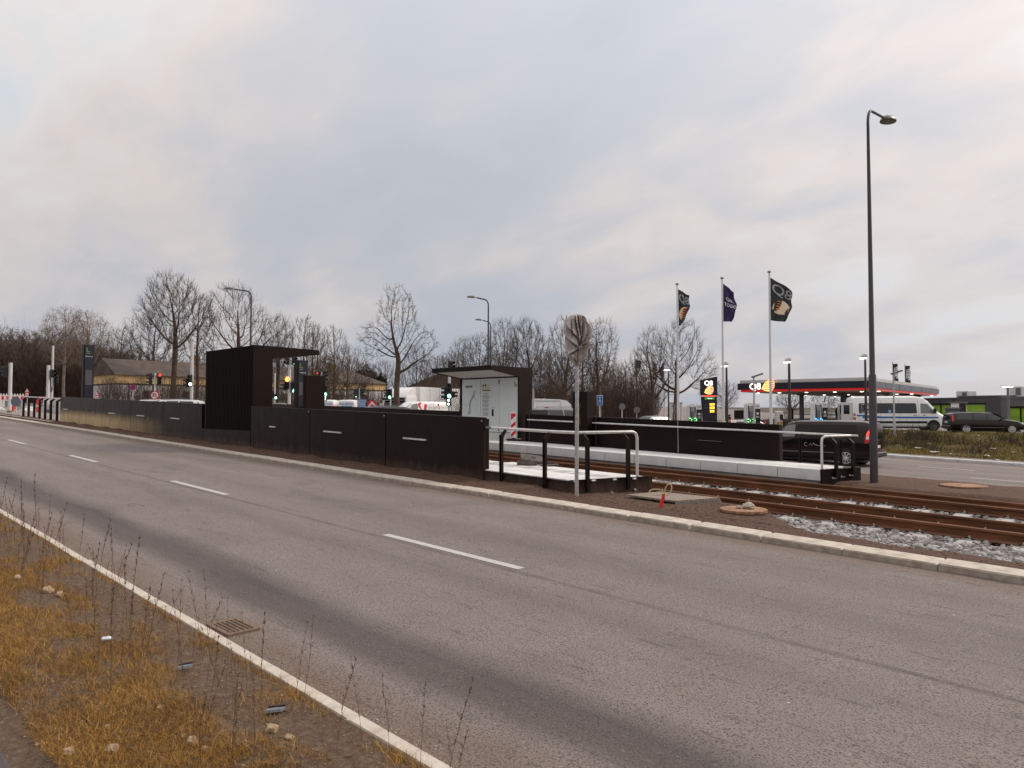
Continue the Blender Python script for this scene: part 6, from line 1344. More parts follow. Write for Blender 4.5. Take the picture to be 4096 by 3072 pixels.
# ------------------------------------------------------------ trees
def colonize(att,trunk,step=.45,kill=.8,infl=6,maxn=4200,trop=.08,seed=1,iters=140):
    rg=np.random.default_rng(seed); N_=[np.array(p,float) for p in trunk]; par=[i-1 for i in range(len(trunk))]
    A=att.copy(); near=np.full(len(A),-1); dist=np.full(len(A),1e9)
    def upd(i0):
        nonlocal near,dist
        P_=np.array(N_[i0:]); dd=np.linalg.norm(A[:,None]-P_[None],axis=2); j=dd.argmin(1); dm=dd[np.arange(len(A)),j]; b=dm<dist; dist=np.where(b,dm,dist); near=np.where(b,j+i0,near)
    upd(0)
    for it in range(iters):
        if not len(A) or len(N_)>maxn: break
        act=dist<infl
        if not act.any(): break
        i0=len(N_); vec={}
        nodes=np.array(N_); dv=A-nodes[near]; dv/=np.maximum(np.linalg.norm(dv,axis=1,keepdims=True),1e-6)
        acc=np.zeros_like(nodes); np.add.at(acc,near[act],dv[act]); ids=np.unique(near[act])
        for i in ids:
            d=acc[i]+rg.normal(0,.22,3); d[2]+=trop; l=np.linalg.norm(d)
            if l<1e-3: continue
            N_.append(N_[i]+d/l*step); par.append(i)
        upd(i0); keep=dist>kill; 
        if it>12:  # drop attractors that cannot be reached any more
            pass
        A=A[keep];near=near[keep];dist=dist[keep]
    return np.array(N_),np.array(par)
def tubes(p0,p1,r0,r1,n):
    d=p1-p0; l=np.linalg.norm(d,axis=1,keepdims=True); d=d/np.maximum(l,1e-6); up=np.where(np.abs(d[:,2:3])<.9,np.array([[0,0,1.]]),np.array([[1.,0,0]])); u=np.cross(d,up); u/=np.linalg.norm(u,axis=1,keepdims=True); v=np.cross(d,u)
    a=2*PI*np.arange(n)/n; c=np.cos(a)[None,:,None]; s=np.sin(a)[None,:,None]; rg=u[:,None]*c+v[:,None]*s
    V=np.concatenate([p0[:,None]+rg*r0[:,None,None],(p1+d*r1[:,None]*.6)[:,None]+rg*r1[:,None,None]],1); E=len(p0); b=(np.arange(E)*2*n)[:,None,None]
    j=np.arange(n); f=np.stack([j,(j+1)%n,(j+1)%n+n,j+n],-1)[None]+b; return V.reshape(-1,3),f.reshape(-1,4)
def tree_mesh(key,H,env,trunk,natt,seed,r0=.28,step=.45,kill=.75,twig=(2,.7,.017),droop=0,upb=.3,maxn=3600,trop=.08,wig=.12,bark=None,pw=2.5):
    rg=np.random.default_rng(seed); A=env(rg,natt)
    hs=np.arange(0,trunk,step); tr=[(wig*math.sin(h*.7+seed)*h/6,wig*math.cos(h*.5+seed)*h/6,h) for h in hs]
    P_,par=colonize(A,tr,step,kill,seed=seed,maxn=maxn,trop=trop); n=len(P_)
    r=np.zeros(n); leaf=.016; acc=np.zeros(n)
    for i in range(n-1,-1,-1):
        r[i]=max(acc[i],leaf**pw)**(1/pw)
        if par[i]>=0: acc[par[i]]+=r[i]**pw
    sc=r0/r[0]; r=np.where(r>.03,.03+(r-.03)*(r0-.03)/(r[0]-.03),r)
    i=np.arange(1,n); p0=P_[par[i]];p1=P_[i]; ra=np.minimum(r[par[i]],r[i]*1.35); ra=np.maximum(ra,r[i])
    ist=(r[i]>r0*.60)&(P_[i][:,2]<H*.8)
    Vt,Ft=tubes(p0[ist],p1[ist],ra[ist],r[i][ist],9)
    big=(~ist)&(r[i]>.05); sml=(~ist)&~big
    V1,F1=tubes(p0[big],p1[big],ra[big],r[i][big],6); V2,F2=tubes(p0[sml],p1[sml],ra[sml],r[i][sml],3)
    # fine twigs
    th=np.where(r<.05)[0]; th=th[th>len(tr)]; th=np.repeat(th,twig[0]); d=P_[th]-P_[par[th]]; d/=np.maximum(np.linalg.norm(d,axis=1,keepdims=True),1e-6)
    c=A.mean(0) if len(A) else np.array([0,0,H*.6]); o=P_[th]-c; o/=np.maximum(np.linalg.norm(o,axis=1,keepdims=True),1e-6)
    d=d*.6+o*.5+rg.normal(0,.5,d.shape); d[:,2]+=upb; d/=np.linalg.norm(d,axis=1,keepdims=True); ln=twig[1]*rg.uniform(.5,1.4,len(th))
    a=P_[th]; m1=a+d*ln[:,None]*.5; d2=d+rg.normal(0,.3,d.shape); d2[:,2]+=upb*.5-droop; d2/=np.linalg.norm(d2,axis=1,keepdims=True); m2=m1+d2*ln[:,None]*.6
    t0=np.full(len(th),twig[2]);
    segs=[(a,m1,t0,t0*.75),(m1,m2,t0*.75,t0*.35)]
    if droop: d3=d2.copy(); d3[:,2]-=droop*1.4; d3/=np.linalg.norm(d3,axis=1,keepdims=True); segs.append((m2,m2+d3*ln[:,None]*.9,t0*.4,t0*.25))
    # side twiglets
    d4=d+rg.normal(0,.8,d.shape); d4/=np.linalg.norm(d4,axis=1,keepdims=True); segs.append((m1,m1+d4*ln[:,None]*.45,t0*.6,t0*.3))
    Vs=[V1,V2];Fs=[F1,F2+len(V1)]; o_=len(V1)+len(V2)
    for s in segs: v,f=tubes(*s,3); Vs.append(v);Fs.append(f+o_); o_+=len(v)
    mt=npmesh('trunk',Vt,Ft,bark or m_bark,'mesh',True); mc=npmesh('crown',np.concatenate(Vs),np.concatenate(Fs),bark or m_bark,'mesh',True)
    return mt,mc,H
m_bark=mat('bark',(.055,.034,.023),.9,0,.2,2,.3,20,col2=(.115,.076,.053)); m_birch=mat('birch_bark',(.13,.088,.066),.85,0,.2,3,.2,20,col2=(.26,.195,.155)); m_barkw=mat('wood_bark',(.050,.029,.020),.9,0,.2,2,.2,20,col2=(.105,.066,.048))
def ell(c,s,shell=.55):
    def f(rg,n):
        v=rg.normal(0,1,(n,3)); v/=np.linalg.norm(v,axis=1,keepdims=True); rr=rg.uniform(shell**3,1,n)**(1/3); return v*rr[:,None]*np.array(s)+np.array(c)
    return f
def multi(*L):
    def f(rg,n):
        w=np.array([l[2] for l in L]); w=w/w.sum(); return np.concatenate([ell(l[0],l[1],.2)(rg,int(n*q)) for l,q in zip(L,w)])
    return f
SP={}
SP['round']=tree_mesh('round',15,multi(((-.4,0,12.0),(3.5,3.7,3.0),1.0),((-3.0,0,10.2),(2.2,2.0,2.0),.3),((3.3,.4,10.4),(2.0,2.0,2.4),.35),((.6,0,8.2),(2.4,2.4,1.5),.15)),5.0,1500,11,.34,.42,.66,(4,.85,.0135),upb=.8,trop=.22)
SP['fan']=tree_mesh('fan',13,multi(((-1,0,9.2),(3.6,3.8,3.6),.7),((3.6,0,7.0),(3.2,3.0,3.0),.5),((-4.2,0,6.4),(2.4,2.6,2.8),.35)),1.6,1500,23,.42,.45,.74,(3,.9,.013),upb=.55,trop=.2)
SP['open']=tree_mesh('open',14,multi(((0,0,11.0),(3.1,2.8,3.0),.9),((3.4,0,6.9),(3.0,2.4,2.9),.6),((-3.2,0,8.0),(2.8,2.4,2.4),.55),((0,0,7.5),(2.5,2,2),.3)),4.2,1150,35,.42,.46,.70,(3,.65,.015),upb=.1,wig=.2)
SP['oak']=tree_mesh('oak',13,multi(((0,0,9.0),(3.9,4.0,3.8),.8),((4.2,0,6.2),(2.6,2.4,2.6),.35),((-3.6,.5,7.2),(2.6,2.4,2.6),.4),((.8,0,4.6),(3.4,2,1.2),.12)),3.0,1600,47,.50,.43,.70,(3,.8,.0135),upb=.25,wig=.2)
SP['birch']=tree_mesh('birch',15,multi(((0,0,9.8),(3.6,3.4,4.6),1)),5.0,1400,59,.22,.45,.62,(3,.8,.013),droop=.8,upb=.15,bark=m_birch)
SP['tall']=tree_mesh('tall',14,multi(((0,0,9.2),(1.9,1.9,4.6),1)),3.0,800,61,.17,.42,.55,(3,.6,.013),upb=.7,trop=.4)
SP['bush']=tree_mesh('bush',9,multi(((0,0,5.2),(3.6,3.2,3.8),1)),.5,1300,73,.22,.42,.58,(3,.75,.013),upb=.6,trop=.3)
SP['wood']=tree_mesh('wood',14,multi(((0,0,9.0),(3.2,3.0,4.6),1)),4.0,900,83,.22,.45,.68,(3,.8,.018),upb=.3,bark=m_barkw)
def tree(sp,label,px,ptop,D,wpx,group=None,rz=None,name='bare_tree',zoff=0,base=None):
    mt,mc,H0_=SP[sp]; q=bgp(px,D,zoff); co=np.empty(len(mc.vertices)*3,'f'); 
    if 'ext' not in EXT.get(sp,{}):
        mc.vertices.foreach_get('co',co); c3=co.reshape(-1,3); EXT[sp]={'ext':1,'h':np.percentile(c3[:,2],99.8),'w':np.percentile(np.abs(c3[:,0]),99)*2}
    h=topz(ptop,D)-q.z; w_=wpx*D/FPX
    t=thing(name,label,'tree',q,RZ0 if rz is None else rz,group); s=h/EXT[sp]['h']; sx=w_/EXT[sp]['w']; t.scale=(sx,sx,s)
    for nm,me in (('trunk',mt),('crown',mc)):
        o=bpy.data.objects.new(nm,me); COL.objects.link(o); o.parent=t
    return t
EXT={}
tree('round','tallest bare tree with a dense round crown left of the ribbed shelter',692,1082,78,300)
tree('tall','slimmer bare tree just right of the tallest round-crowned one',788,1172,76,150)
tree('bush','broad dense many-stemmed bare bush-tree left of the tallest tree',610,1240,92,250)
tree('tall','thin pale bare tree between the tall pylon and the bush-tree',482,1298,84,120)
tree('fan','wide fan-shaped bare tree rising behind the ribbed shelter roof',960,1128,74,390)
tree('fan','lower fan-shaped bare tree right of the ribbed shelter lamp',1110,1265,88,230,rz=RZ0+2)
for i,(px,pt,w_,D,lb) in enumerate(((1215,1258,120,84,'tallest thin upright tree just right of the ribbed shelter roof tip'),(1268,1290,100,88,'thin upright tree above the small cabinet, second of the row'),(1335,1300,110,92,'thin upright tree farthest right of the row over the ochre house'),(1250,1320,110,80,'lowest and nearest thin upright tree beside the cabinet'))): tree('tall',lb,px,pt,D,w_,'thin upright trees by the ochre house',rz=RZ0+i*1.7)
tree('bush','low bare tree in front of the yellow house roof, right of the cabinet',1390,1378,70,190,rz=RZ0+1)
tree('bush','small leaning bare tree close to the cabinet in front of the yellow house',1300,1420,72,110,rz=RZ0+2.4)
tree('open','bare wide-armed tree standing alone against the sky left of the lorry cab',1588,1138,64,320)
tree('bush','low bare tree tucked right of the lone wide-armed tree',1665,1370,78,130,rz=RZ0+.6)
tree('oak','rounded bare tree at the left of the group behind the white-walled shelter',1850,1345,86,190,rz=RZ0+.5)
tree('wood','second bare tree behind the white-walled shelter, beside the two lamps',1915,1330,92,170,rz=RZ0+.9)
tree('oak','tall brush-topped bare tree right of the two lamps',2010,1268,72,220,rz=RZ0+2.1)
tree('round','tall brush-topped bare tree behind the shelter end',2115,1268,74,210,rz=RZ0+.4)
tree('bush','bushy brown bare tree low behind the shelter end',2160,1400,66,170,rz=RZ0+.7)
tree('oak','thick-trunked bare tree left of the covered sign',2262,1258,60,250,rz=RZ0+2.8)
tree('oak','bare tree with arched limbs right of the covered sign',2395,1270,62,270,rz=RZ0+1.2)
tree('wood','thin bare tree between the covered sign and the blue merge sign',2330,1300,76,170,rz=RZ0)
tree('bush','low spreading bare tree beside the teal flag',2500,1440,78,190,rz=RZ0+.3)
tree('fan','broad spreading bare tree behind the leftmost near flagpole',2700,1274,66,330,rz=RZ0+3.0)
tree('oak','left half of the spreading pair of bare trees behind the far flags',2610,1300,72,210,rz=RZ0+.2)
tree('fan','low bare tree between the price totem and the canopy',2905,1522,84,180,rz=RZ0+1.1)
tree('oak','bare tree under the left half of the fuel canopy',3165,1560,120,190,rz=RZ0+.8)
tree('oak','bare tree under the middle of the fuel canopy',3290,1565,124,160,rz=RZ0+1.9)
tree('open','low bare tree beside the minibus doors under the canopy',3345,1590,118,120,rz=RZ0+2.5)
# the wood at the far left
rr=random.Random(5)
tree('birch','tall weeping birch with reddish drooping twigs at the edge of the wood',255,1222,80,190,rz=RZ0); tree('birch','second weeping birch leaning right behind the tall pylon',345,1240,84,200,rz=RZ0+2)
wl=[(-40,1320),(10,1300),(50,1330),(95,1318),(130,1325),(160,1345),(200,1300),(240,1330),(290,1330),(330,1350),(380,1370),(30,1350),(75,1360),(115,1365),(180,1370),(220,1370),(270,1375),(310,1380),(360,1390),(-10,1370),(410,1400),(440,1390),(530,1395),(560,1380),(-80,1330),(150,1390),(60,1400),(250,1400)]
for i,(px,pt) in enumerate(wl): tree('wood','bare brown tree in the dense wood at the far left','' or px,pt,86+rr.random()*34,150+rr.random()*60,'trees of the wood at the far left',rz=rr.random()*6.3)
for i,px in enumerate(range(460,1560,72)): tree('bush','low bare shrub-tree behind the long ochre house',px,1405+rr.random()*45,112+rr.random()*14,150,'shrub-trees behind the ochre house',rz=rr.random()*6.3)
for i,(px,pt) in enumerate(((1990,1400),(2060,1380),(2200,1390),(2250,1420),(2420,1430),(2470,1470),(1760,1420),(1810,1400),(2560,1500))): tree('bush','low brown bare shrub-tree in the hedge belt behind the far parapet',px,pt,90+rr.random()*14,170,'shrub-trees of the hedge belt',rz=rr.random()*6.3)
for i,(px,D) in enumerate(((430,68),(455,70),(490,69),(560,70),(650,70),(700,69),(745,71),(790,70),(1290,82),(1345,84),(1420,88),(1470,90))): tree('bush','spindly bare sapling growing against the white lower wall of the ochre house',px,1500+rr.random()*20,D,66,'saplings against the ochre house',rz=rr.random()*6.3)
# evergreens behind the house end
m_ever=mat('dark_evergreen',(.018,.022,.012),.9,0,.3,1.5)
for px,pt,D,w_,lb in ((1460,1468,118,90,'dark round evergreen behind the roof of the ochre house'),(1520,1500,112,50,'dark evergreen at the right end of the ochre house')):
    q=bgp(px,D); H=topz(pt,D)-q.z; R_=w_*D/FPX/2; t=thing('evergreen_tree',lb,'tree',q,RZ0); m=MB(); m.tube([(0,0,0),(0,0,H*.8)],[.25,.08],8); m.build('trunk',m_bark,t)
    n=7000; v=RNG.normal(0,1,(n,3)); v/=np.linalg.norm(v,axis=1,keepdims=True); v*=(RNG.random((n,1))**.4); lump=1+.25*np.sin(v[:,0:1]*5+1)*np.cos(v[:,2:3]*6)
    c=v*lump*np.array([R_,R_,H*.45])+np.array([0,0,H*.52]); a=RNG.normal(0,.16,(n,3)); b=RNG.normal(0,.16,(n,3)); V=np.stack([c,c+a,c+b],1).reshape(-1,3); npmesh('crown',V,np.arange(3*n).reshape(-1,3),m_ever,t)
# undergrowth: thin brown stems massed under the wood and along the hedge belt
def stems(name,label,n,pxr,Dr,hr,m):
    px=RNG.uniform(*pxr,n); D=RNG.uniform(*Dr,n); P0=np.array([tuple(bgp(a,b)) for a,b in zip(px,D)]); h=RNG.uniform(*hr,n); d=RNG.normal(0,.22,(n,3)); d[:,2]=1
    P1=P0+d*h[:,None]*.5; d2=d+RNG.normal(0,.25,(n,3)); P2=P1+d2*h[:,None]*.5; r=RNG.uniform(.012,.03,n)
    V1,F1=tubes(P0,P1,r,r*.8,3); V2,F2=tubes(P1,P2,r*.8,r*.3,3); d3=d+RNG.normal(0,.7,(n,3)); V3,F3=tubes(P1,P1+d3*h[:,None]*.35,r*.6,r*.25,3)
    o=npmesh(name,np.concatenate([V1,V2,V3]),np.concatenate([F1,F2+len(V1),F3+len(V1)+len(V2)]),m); tag(o,label,'undergrowth',kind='stuff')
stems('undergrowth','brown leafless undergrowth massed under the trees of the wood at the left',9000,(-150,470),(84,125),(2.5,8),m_barkw)
stems('hedge_undergrowth','brown leafless undergrowth of the hedge belt behind the far parapet',5500,(1690,2620),(74,104),(2,5.5),m_barkw)
stems('scrub','thin leafless scrub in front of the ochre house',1500,(400,1560),(72,80),(1,3.2),m_barkw)
# far wooded bank closing the view behind the wood
A=[bgp(px,132+6*math.sin(px*.01)) for px in range(-400,520,20)]
n=26000; px=RNG.uniform(-500,560,n); D=RNG.uniform(126,142,n); P0=np.array([tuple(bgp(a,b)) for a,b in zip(px,D)]); hh=RNG.random(n)**.8*(7.5+1.5*np.sin(px*.021)+np.sin(px*.07)); P0[:,2]+=hh; d=RNG.normal(0,1,(n,3)); d[:,2]=np.abs(d[:,2])+.5; d/=np.linalg.norm(d,axis=1,keepdims=True); V1,F1=tubes(P0,P0+d*1.6,np.full(n,.045),np.full(n,.012),3)
o=npmesh('far_wood',V1,F1,m_barkw); tag(o,'far leafless wood closing the view at the left','wood',kind='stuff')

# ------------------------------------------------------------ grass bank across the road
bank=sheet('grass_bank',-44,34,38.35,62,170,60,m_turf,lambda x,y:G(x,y)+.04+.14*MN.noise(Vector((x*.5,y*.5,0)))*sm(38.4,40,y)); tag(bank,kind='structure')
fore=sheet('forecourt',-95,40,62,170,30,20,m_asphf,lambda x,y:G(x,y)+.01); tag(fore,kind='structure')
def gtuft(n,X,Y,Zf,hr,wr,lean=.5,segs=2):
    h=RNG.uniform(*hr,n); w_=RNG.uniform(*wr,n); a=RNG.uniform(0,2*PI,n); l=RNG.normal(0,lean,n); ld=RNG.uniform(0,2*PI,n)
    B=np.stack([X,Y,Zf],-1); s=np.stack([np.cos(a),np.sin(a),0*a],-1)*w_[:,None]; ln=np.stack([np.cos(ld)*l,np.sin(ld)*l,np.ones(n)],-1); mid=B+ln*h[:,None]*.5; tip=mid+(ln*np.array([1.9,1.9,.75]))*h[:,None]*.5
    V=np.stack([B-s,B+s,mid+s*.7,mid-s*.7,tip,tip+s*.05],1).reshape(-1,3); k=(np.arange(n)*6)[:,None]; F=np.concatenate([np.array([[0,1,2,3]])+k,np.array([[3,2,5,4]])+k]); return V,F,np.repeat(RNG.random(n),6)
def grassmat(name,stops):
    g=G_(name,.7); at=g.t.nodes.new('ShaderNodeAttribute'); at.attribute_name='tone'; n=g.noise(1.1,3,.6); v=g.math('ADD',g.math('MULTIPLY',at.outputs['Fac'],.6),g.math('MULTIPLY',n,.45)); g.col(g.ramp(v,stops)); g.b.inputs['Specular IOR Level'].default_value=.2; return g.m
m_gb=grassmat('rough_bank_grass',[(.2,(.085,.048,.016)),(.40,(.15,.098,.022)),(.6,(.21,.17,.032)),(.85,(.34,.25,.09))])
n=90000; X=RNG.uniform(-27,-2,n); Y=38.4+RNG.random(n)**1.1*19; Z=np.array([G(x,y) for x,y in zip(X,Y)]); V,F,T=gtuft(n,X,Y,Z,(.07,.26),(.006,.018),.7)
o=npmesh('bank_grass',V,F,m_gb,None,False,T); tag(o,'rough brown and green grass on the bank between the far road and the forecourt','grass',kind='stuff')
n=1900; X=RNG.uniform(-26,-2,n); Y=41+RNG.random(n)*10; keep=np.array([MN.noise(Vector((x*.35,y*.5,3)))>.0 for x,y in zip(X,Y)]); X=X[keep];Y=Y[keep]; Z=np.array([G(x,y)+.02 for x,y in zip(X,Y)]); P0=np.stack([X,Y,Z],-1); 
for q_ in range(1):
    m_=len(P0); P0=np.repeat(P0,5,0); d=RNG.normal(0,.55,(len(P0),3)); d[:,2]=np.abs(d[:,2])+.5; h=RNG.uniform(.25,.75,len(P0)); V1,F1=tubes(P0,P0+d*h[:,None],np.full(len(P0),.011),np.full(len(P0),.004),3)
o=npmesh('dead_weeds',V1,F1,mat('dead_stem',(.055,.034,.02),.9,0,.2,3)); tag(o,'tangled dead brown weeds along the slope of the grass bank','weeds',kind='stuff')
m_paper=mat('litter_paper',(.6,.58,.55),.8,0,.1,9)
def scrap(x,y,z,r,seed,m,label,group,name='litter',cat='litter'):
    rg=random.Random(seed); mb=MB(); n=5; vs=[(i/n-.5+rg.uniform(-.08,.08),j/n-.5+rg.uniform(-.08,.08),rg.uniform(0,.35)) for j in range(n+1) for i in range(n+1)]
    mb.add([(a*r*2,b*r*1.4,c*r) for a,b,c in vs],[(j*(n+1)+i,j*(n+1)+i+1,(j+1)*(n+1)+i+1,(j+1)*(n+1)+i) for j in range(n) for i in range(n)]); o=mb.build(name,m,None,fix=False); o.location=(x,y,z); o.rotation_euler=(0,0,rg.random()*6); tag(o,label,cat,group); return o
for i,(px,py) in enumerate(((3618,1743),(3665,1738),(3718,1794),(3590,1806),(3740,1823),(3854,1817),(3802,1827),(3950,1826),(3990,1839),(4054,1808),(3905,1752),(3970,1757),(3837,1741),(3675,1812),(3647,1738),(3973,1800))):
    Y=38.8+(1832-py)*.16; p=onY(px,py,Y); scrap(p.x,p.y,G(p.x,p.y)+.14,.10+.08*(i%3==1),i,m_paper if i!=5 else m_orr,'pink scrap of litter low on the grass bank' if i==5 else 'pale scrap of litter caught in the rough grass bank',None if i==5 else 'litter on the far grass bank')

# ------------------------------------------------------------ near verge: grass, weeds, litter, drain
m_gg=grassmat('golden_dry_grass',[(.15,(.075,.038,.009)),(.36,(.20,.098,.017)),(.60,(.42,.215,.038)),(.9,(.64,.40,.14))])
def dens(x,y):
    v=.9*MN.noise(Vector((x*.7,y*1.8,4)))+.9*MN.noise(Vector((x*2.2,y*3.6,8)))+.5*MN.noise(Vector((x*8,y*11,2)))+(1.62-y)*.75
    return v
n=380000; X=-1.6-RNG.random(n)**2.0*32; Y=RNG.uniform(.93,2.15,n); dn=np.array([dens(x,y) for x,y in zip(X,Y)]); keep=dn+RNG.normal(0,.22,n)-np.clip((-X-8)/14,0,.5)>-.02; X=X[keep];Y=Y[keep];dk=dn[keep]
Z=np.array([vz(x,y) for x,y in zip(X,Y)]); n=len(X); V,F,T=gtuft(n,X,Y,Z-.004,(.02,.065),(.0006,.0014),.75)
o=npmesh('verge_grass',V,F,m_gg,None,False,T); tag(o,'short golden brown winter grass on the near verge','grass',kind='stuff')
n=6000; X=-1.5-RNG.random(n)**1.4*25; Y=RNG.uniform(.9,2.16,n); Z=np.array([vz(x,y) for x,y in zip(X,Y)])+.003; V,F=rubble(np.stack([X,Y,Z],-1),RNG.uniform(.002,.008,n)); o=npmesh('verge_pebbles',V,F,mat('earth_crumb',(.12,.08,.055),.9,0,.3,30,col2=(.30,.22,.16))); tag(o,'small pebbles and crumbs of earth on the near verge','gravel',kind='stuff')
n=900; X=RNG.uniform(-40,-1,n); Y=2.30+np.abs(RNG.normal(0,.05,n)); V,F=rubble(np.stack([X,Y,-GRADE*X+.002],-1),RNG.uniform(.002,.007,n)); o=npmesh('gutter_grit',V,F,m_rock); tag(o,'grit lying in the gutter along the near kerb','grit',kind='stuff')
n=7000; X=-1.6-RNG.random(n)**1.7*26; Y=RNG.normal(2.155,.022,n); Z=np.array([vz(x,min(y,2.16)) for x,y in zip(X,Y)]); k_=np.array([MN.noise(Vector((x*1.7,1,9)))>-.05 for x in X]); V,F,T=gtuft(int(k_.sum()),X[k_],Y[k_],Z[k_],(.02,.06),(.0008,.0016),.7)
o=npmesh('kerb_edge_grass',V,F,m_gg,None,False,T); tag(o,'ragged grass creeping over the near kerb edge','grass',kind='stuff')
# tall dead weed stalks
m_stalk=mat('dead_weed_stalk',(.13,.074,.042),.9,0,.25,8); m_seed=mat('seed_head',(.095,.053,.030),.95,0,.3,30)
WK=[]
for sd in range(6):
    rg=np.random.default_rng(200+sd); h=1.0; n=9; pts=[np.array([0,0,0.])]; d=np.array([rg.normal(0,.06),rg.normal(0,.06),1.])
    for i in range(n): d=d+np.append(rg.normal(0,.035,2),0); pts.append(pts[-1]+d/np.linalg.norm(d)*h/n)
    pts=np.array(pts); r=np.linspace(.0030,.0010,n+1); V1,F1=tubes(pts[:-1],pts[1:],r[:-1],r[1:],5)
    B0=[];B1=[];C=[]
    for i in range(3,n+1):
        for q_ in range(2 if i<6 else 4):
            if rg.random()<.25: continue
            a=rg.uniform(0,2*PI); L_=rg.uniform(.05,.16)*(1.3-i/n); e=pts[i]+np.array([math.cos(a)*.35,math.sin(a)*.35,1])*L_*.9; B0.append(pts[i]);B1.append(e)
            for u in np.linspace(.3,1,4): C.append(pts[i]*(1-u)+e*u)
    for i in range(5,n+1): 
        for u in np.linspace(0,1,6): C.append(pts[i-1]*(1-u)+pts[i]*u)
    B0=np.array(B0);B1=np.array(B1); V2,F2=tubes(B0,B1,np.full(len(B0),.0018),np.full(len(B0),.0009),3)
    C=np.array(C)+rg.normal(0,.004,(len(C),3)); 
    ms=npmesh('stem',np.concatenate([V1]),np.concatenate([F1]),m_stalk,'mesh',True); ms2=npmesh('side_stems',V2,F2,m_stalk,'mesh',True)
    rub,rf_=rubble(C,rg.uniform(.0028,.0058,len(C)) if sd not in (1,4) else rg.uniform(.0015,.003,len(C)),1.2); ms3=npmesh('seed_head',rub,rf_,m_seed,'mesh')
    WK.append((ms,ms2,ms3))
def weed(x,y,h,k,rz,label,group,tilt=(0,0)):
    t=thing('weed_stalk',label,'weed stalk',(x,y,vz(x,y)-.01),rz,group); t.rotation_euler=(tilt[0],tilt[1],rz); t.scale=(h,h,h)
    for nm,me in zip(('stem','side_stems','seed_head'),WK[k]):
        o=bpy.data.objects.new(nm,me); COL.objects.link(o); o.parent=t
        if nm!='stem': o['kind']='stuff'
def weedpx(px,pb,pt,k,label,group=None,tilt=(0,0)):
    p=gnd(px,pb); D=p.x*FW[0]+p.y*FW[1]; h=(pb-pt)/FPX*D; weed(p.x,max(.95,min(2.1,p.y)),h,k,px*1.3,label,group,tilt)
near=[(1345,3020,2650,0,'thick dark seed-headed weed stalk right of the pale clay lumps, picture bottom'),(1185,2760,2590,1,'branching weed stalk left of the thick seed-headed one, against the kerb'),(1525,2960,2620,1,'tall thin weed stalk rising across the kerb past the thick seed-headed one'),(1605,3040,2720,3,'thin weed stalk leaning left across the kerb near the picture bottom'),(1755,3100,2735,2,'upright weed stalk with small seed head right of the leaning one'),(1880,3150,2720,5,'tall branching weed stalk near the bottom, one of the last at the right'),(1945,3150,2840,4,'weed stalk in the last pair at the right, left one'),(1985,3150,2830,5,'weed stalk in the last pair at the right, right one'),(840,2640,2300,1,'thin weed stalk bending right beside the road drain'),(920,2640,2400,4,'bent weed twig leaning over the road drain'),(1455,2900,2755,3,'short weed stalk left of the tall thin one')]
for px,pb,pt,k,lb in near: weedpx(px,pb,pt,k,lb,None,(random.uniform(-.08,.08),random.uniform(-.08,.08)))
for i in range(205):
    x=-3.2-random.random()**1.2*14; y=random.uniform(1.35,2.1); weed(x,y,random.uniform(.22,.62),random.randrange(6),random.random()*6,'dead brown weed stalk among many on the near verge','weed stalks on the near verge',(random.uniform(-.18,.18),random.uniform(-.18,.18)))
for i in range(40):
    x=-9-random.random()*11; y=random.uniform(1.2,2.12); weed(x,y,random.uniform(.4,.85),random.choice((0,2,5)),random.random()*6,'dead brown weed stalk among many on the near verge','weed stalks on the near verge',(random.uniform(-.12,.12),random.uniform(-.12,.12)))
for i in range(26):   # pale bent straws lying about
    x=-2.4-random.random()*6; y=random.uniform(1.0,2.0); m=MB(); a=random.random()*6; L_=random.uniform(.08,.26); m.tube([(math.cos(a+q_*.25)*L_*q_,math.sin(a+q_*.25)*L_*q_,.02+L_*.22*math.sin(PI*q_)) for q_ in (0,.25,.5,.75,1)],.0011,4); o=m.build('straw',mat('pale_straw',(.25,.17,.09),.8,0,.2,9)); o.location=(x,y,vz(x,y)); tag(o,'pale bent straw lying on the near verge','straw','straws on the near verge')
# litter on the verge
def put(px,py): p=gnd(px,py); p.y=max(.92,min(2.12,p.y)); p.z=vz(p.x,p.y); return p
p=put(424,2595); t=thing('crushed_can','crushed silver drink can on the golden grass of the near verge','can',(p.x,p.y,p.z+.035),1.2); m=MB(); m.lathe([(.014,-.03),(.022,-.025),(.018,-.005),(.023,.012),(.019,.03),(.012,.036)],11,'x'); o=m.build('body',mat('silver_can',(.62,.62,.64),.35,.5,.2,30),t,smooth=40); o.scale=(1,1,.8)
for px,py,sc,rz,lb in ((740,2705,.55,.6,'glossy black and grey plastic packet on bare verge soil below the drain'),(1100,2878,.62,.3,'folded silver-grey plastic packet above the pale clay lumps')):
    p=put(px,py); t=thing('plastic_packet',lb,'packet',(p.x,p.y,p.z+.015),rz+RZ0); m=MB(); m.prism([(-.085,0),(.05,0),(.085,.04),(-.05,.045)],-.05,.05,'xy'); m.v=[(x*sc,z*.9*sc if False else y*sc,(z+.05)*.25*sc) for x,y,z in m.v]; m.build('body',mat('grey_blue_plastic',(.26,.28,.33),.25,0,.3,12),t); m=MB(); m.prism([(-.06,.045),(.085,.04),(.06,.06),(-.03,.06)],-.03,.07,'xy'); m.v=[(x*sc,y*sc,(z+.03)*.4*sc) for x,y,z in m.v]; m.build('fold',m_darkplastic,t)
m_clay=mat('pale_clay',(.26,.17,.10),.9,0,.2,14,.6,30,col2=(.46,.34,.22))
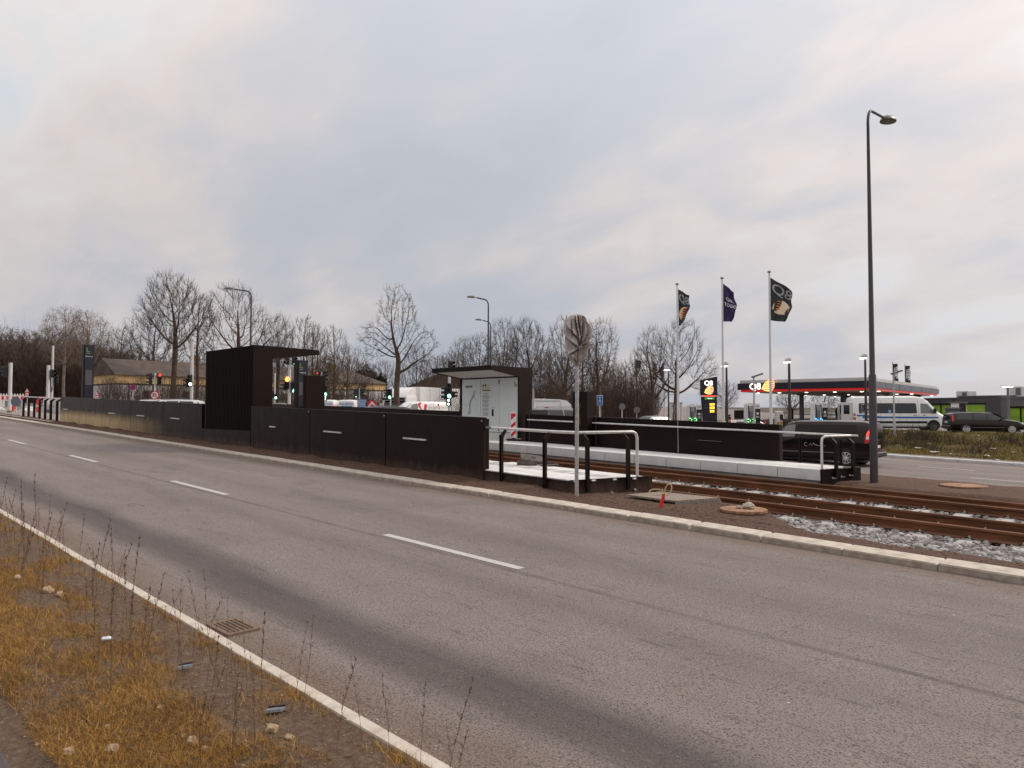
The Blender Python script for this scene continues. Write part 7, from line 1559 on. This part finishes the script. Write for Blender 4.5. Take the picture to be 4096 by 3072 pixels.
for i,(px,py,r,lb) in enumerate(((1085,2940,.055,'pointed orange-brown clay lump, larger of two beside the packet'),(1155,2965,.038,'smaller orange-brown clay lump right of the pointed one'),(190,2385,.085,'pale broken slab half buried among weeds at the left'),(240,2400,.06,'pale broken chunk beside the half-buried slab'),(70,2330,.05,'grey stone at the left edge among weeds'),(275,3055,.045,'pale stone at the bottom edge near the footpath'),(450,3030,.055,'pale soft clump right of the stone at the bottom edge'),(770,2985,.05,'cream crumpled paper-like lump at the bottom of the verge'),(820,3012,.035,'small cream lump right of the crumpled one'),(488,2650,.028,'small red-brown brick fragment below the silver can'),(730,2960,.025,'small brown curled leaf-like lump near the cream lumps'),(430,2935,.03,'pale flint left of centre in the golden grass'),(300,2540,.028,'reddish stone chip in the middle of the verge'),(150,2985,.02,'tiny pale stone beside the dark footpath edge'),(640,2870,.028,'pale chip in the lower golden grass'))):
    p=put(px,py); o=rock(None,(0,0,0),r*.68,mat('brick_fragment',(.28,.10,.05),.9,0,.2,20) if i in (9,12) else (m_clay if i not in (4,) else m_rock),40+i,'clay_lump' if i<2 else 'stone',.6); o.location=p+Vector((0,0,r*.25)); tag(o,lb,'stone')
for i in range(60):
    x=-1.8-random.random()*6; y=random.uniform(.95,2.1); m=MB(); r=random.uniform(.012,.026); m.add([(-r,0,0),(0,-r*.5,.004),(r,0,.008),(0,r*.5,.004)],[(0,1,2,3)]) ; o=m.build('dead_leaf',mat('dead_leaf',(.12,.06,.03),.8,0,.3,20),None,fix=False); o.location=(x,y,vz(x,y)+.008); o.rotation_euler=(random.uniform(-.5,.5),random.uniform(-.5,.5),random.random()*6); tag(o,'small dead brown leaf on the near verge','leaf','dead leaves on the near verge')
# road drain
q=[gnd(845,2512),gnd(970,2498),gnd(1030,2540),gnd(905,2553)]; 
t=thing('road_drain','rusty cast iron road drain grate beside the near kerb','drain grate',(q[0].x,q[0].y,q[0].z),0); x0,x1=-.02,.56; 
c=gnd(935,2525); t.location=(c.x-.27,2.31,-GRADE*(c.x-.27)+.003); m=MB(); w_=.38; dp=.25
m.box(0,w_,0,.03,-.05,.008);m.box(0,w_,dp-.03,dp,-.05,.008);m.box(0,.03,.03,dp-.03,-.05,.008);m.box(w_-.03,w_,.03,dp-.03,-.05,.008); m.build('frame',mat('rusty_grate',(.19,.13,.09),.9,.1,.2,20),t)
m=MB(); m.box(.02,w_-.02,.02,dp-.02,-.06,.0012); m.build('silted_pit',mat('dark_silt',(.075,.052,.038),.95,0,.3,20),t)
for i in range(6): m=MB(); m.cbox(.03,w_-.03,.040+i*.034,.058+i*.034,-.01,.010,.004); m.build('bar',MATS['rusty_grate'],t)
# small white marks on the carriageway
for px,py in ((3155,2812),(3815,2461),(660,1922),(1105,2282)): 
    p=gnd(px,py); m=MB(); m.lathe([(.010,0),(.010,.002)],8); o=m.build('flattened_gum',m_line); o.location=p+Vector((0,0,.001)); tag(o,'tiny pale flattened spot on the near road surface','gum spot','pale spots on the near road')
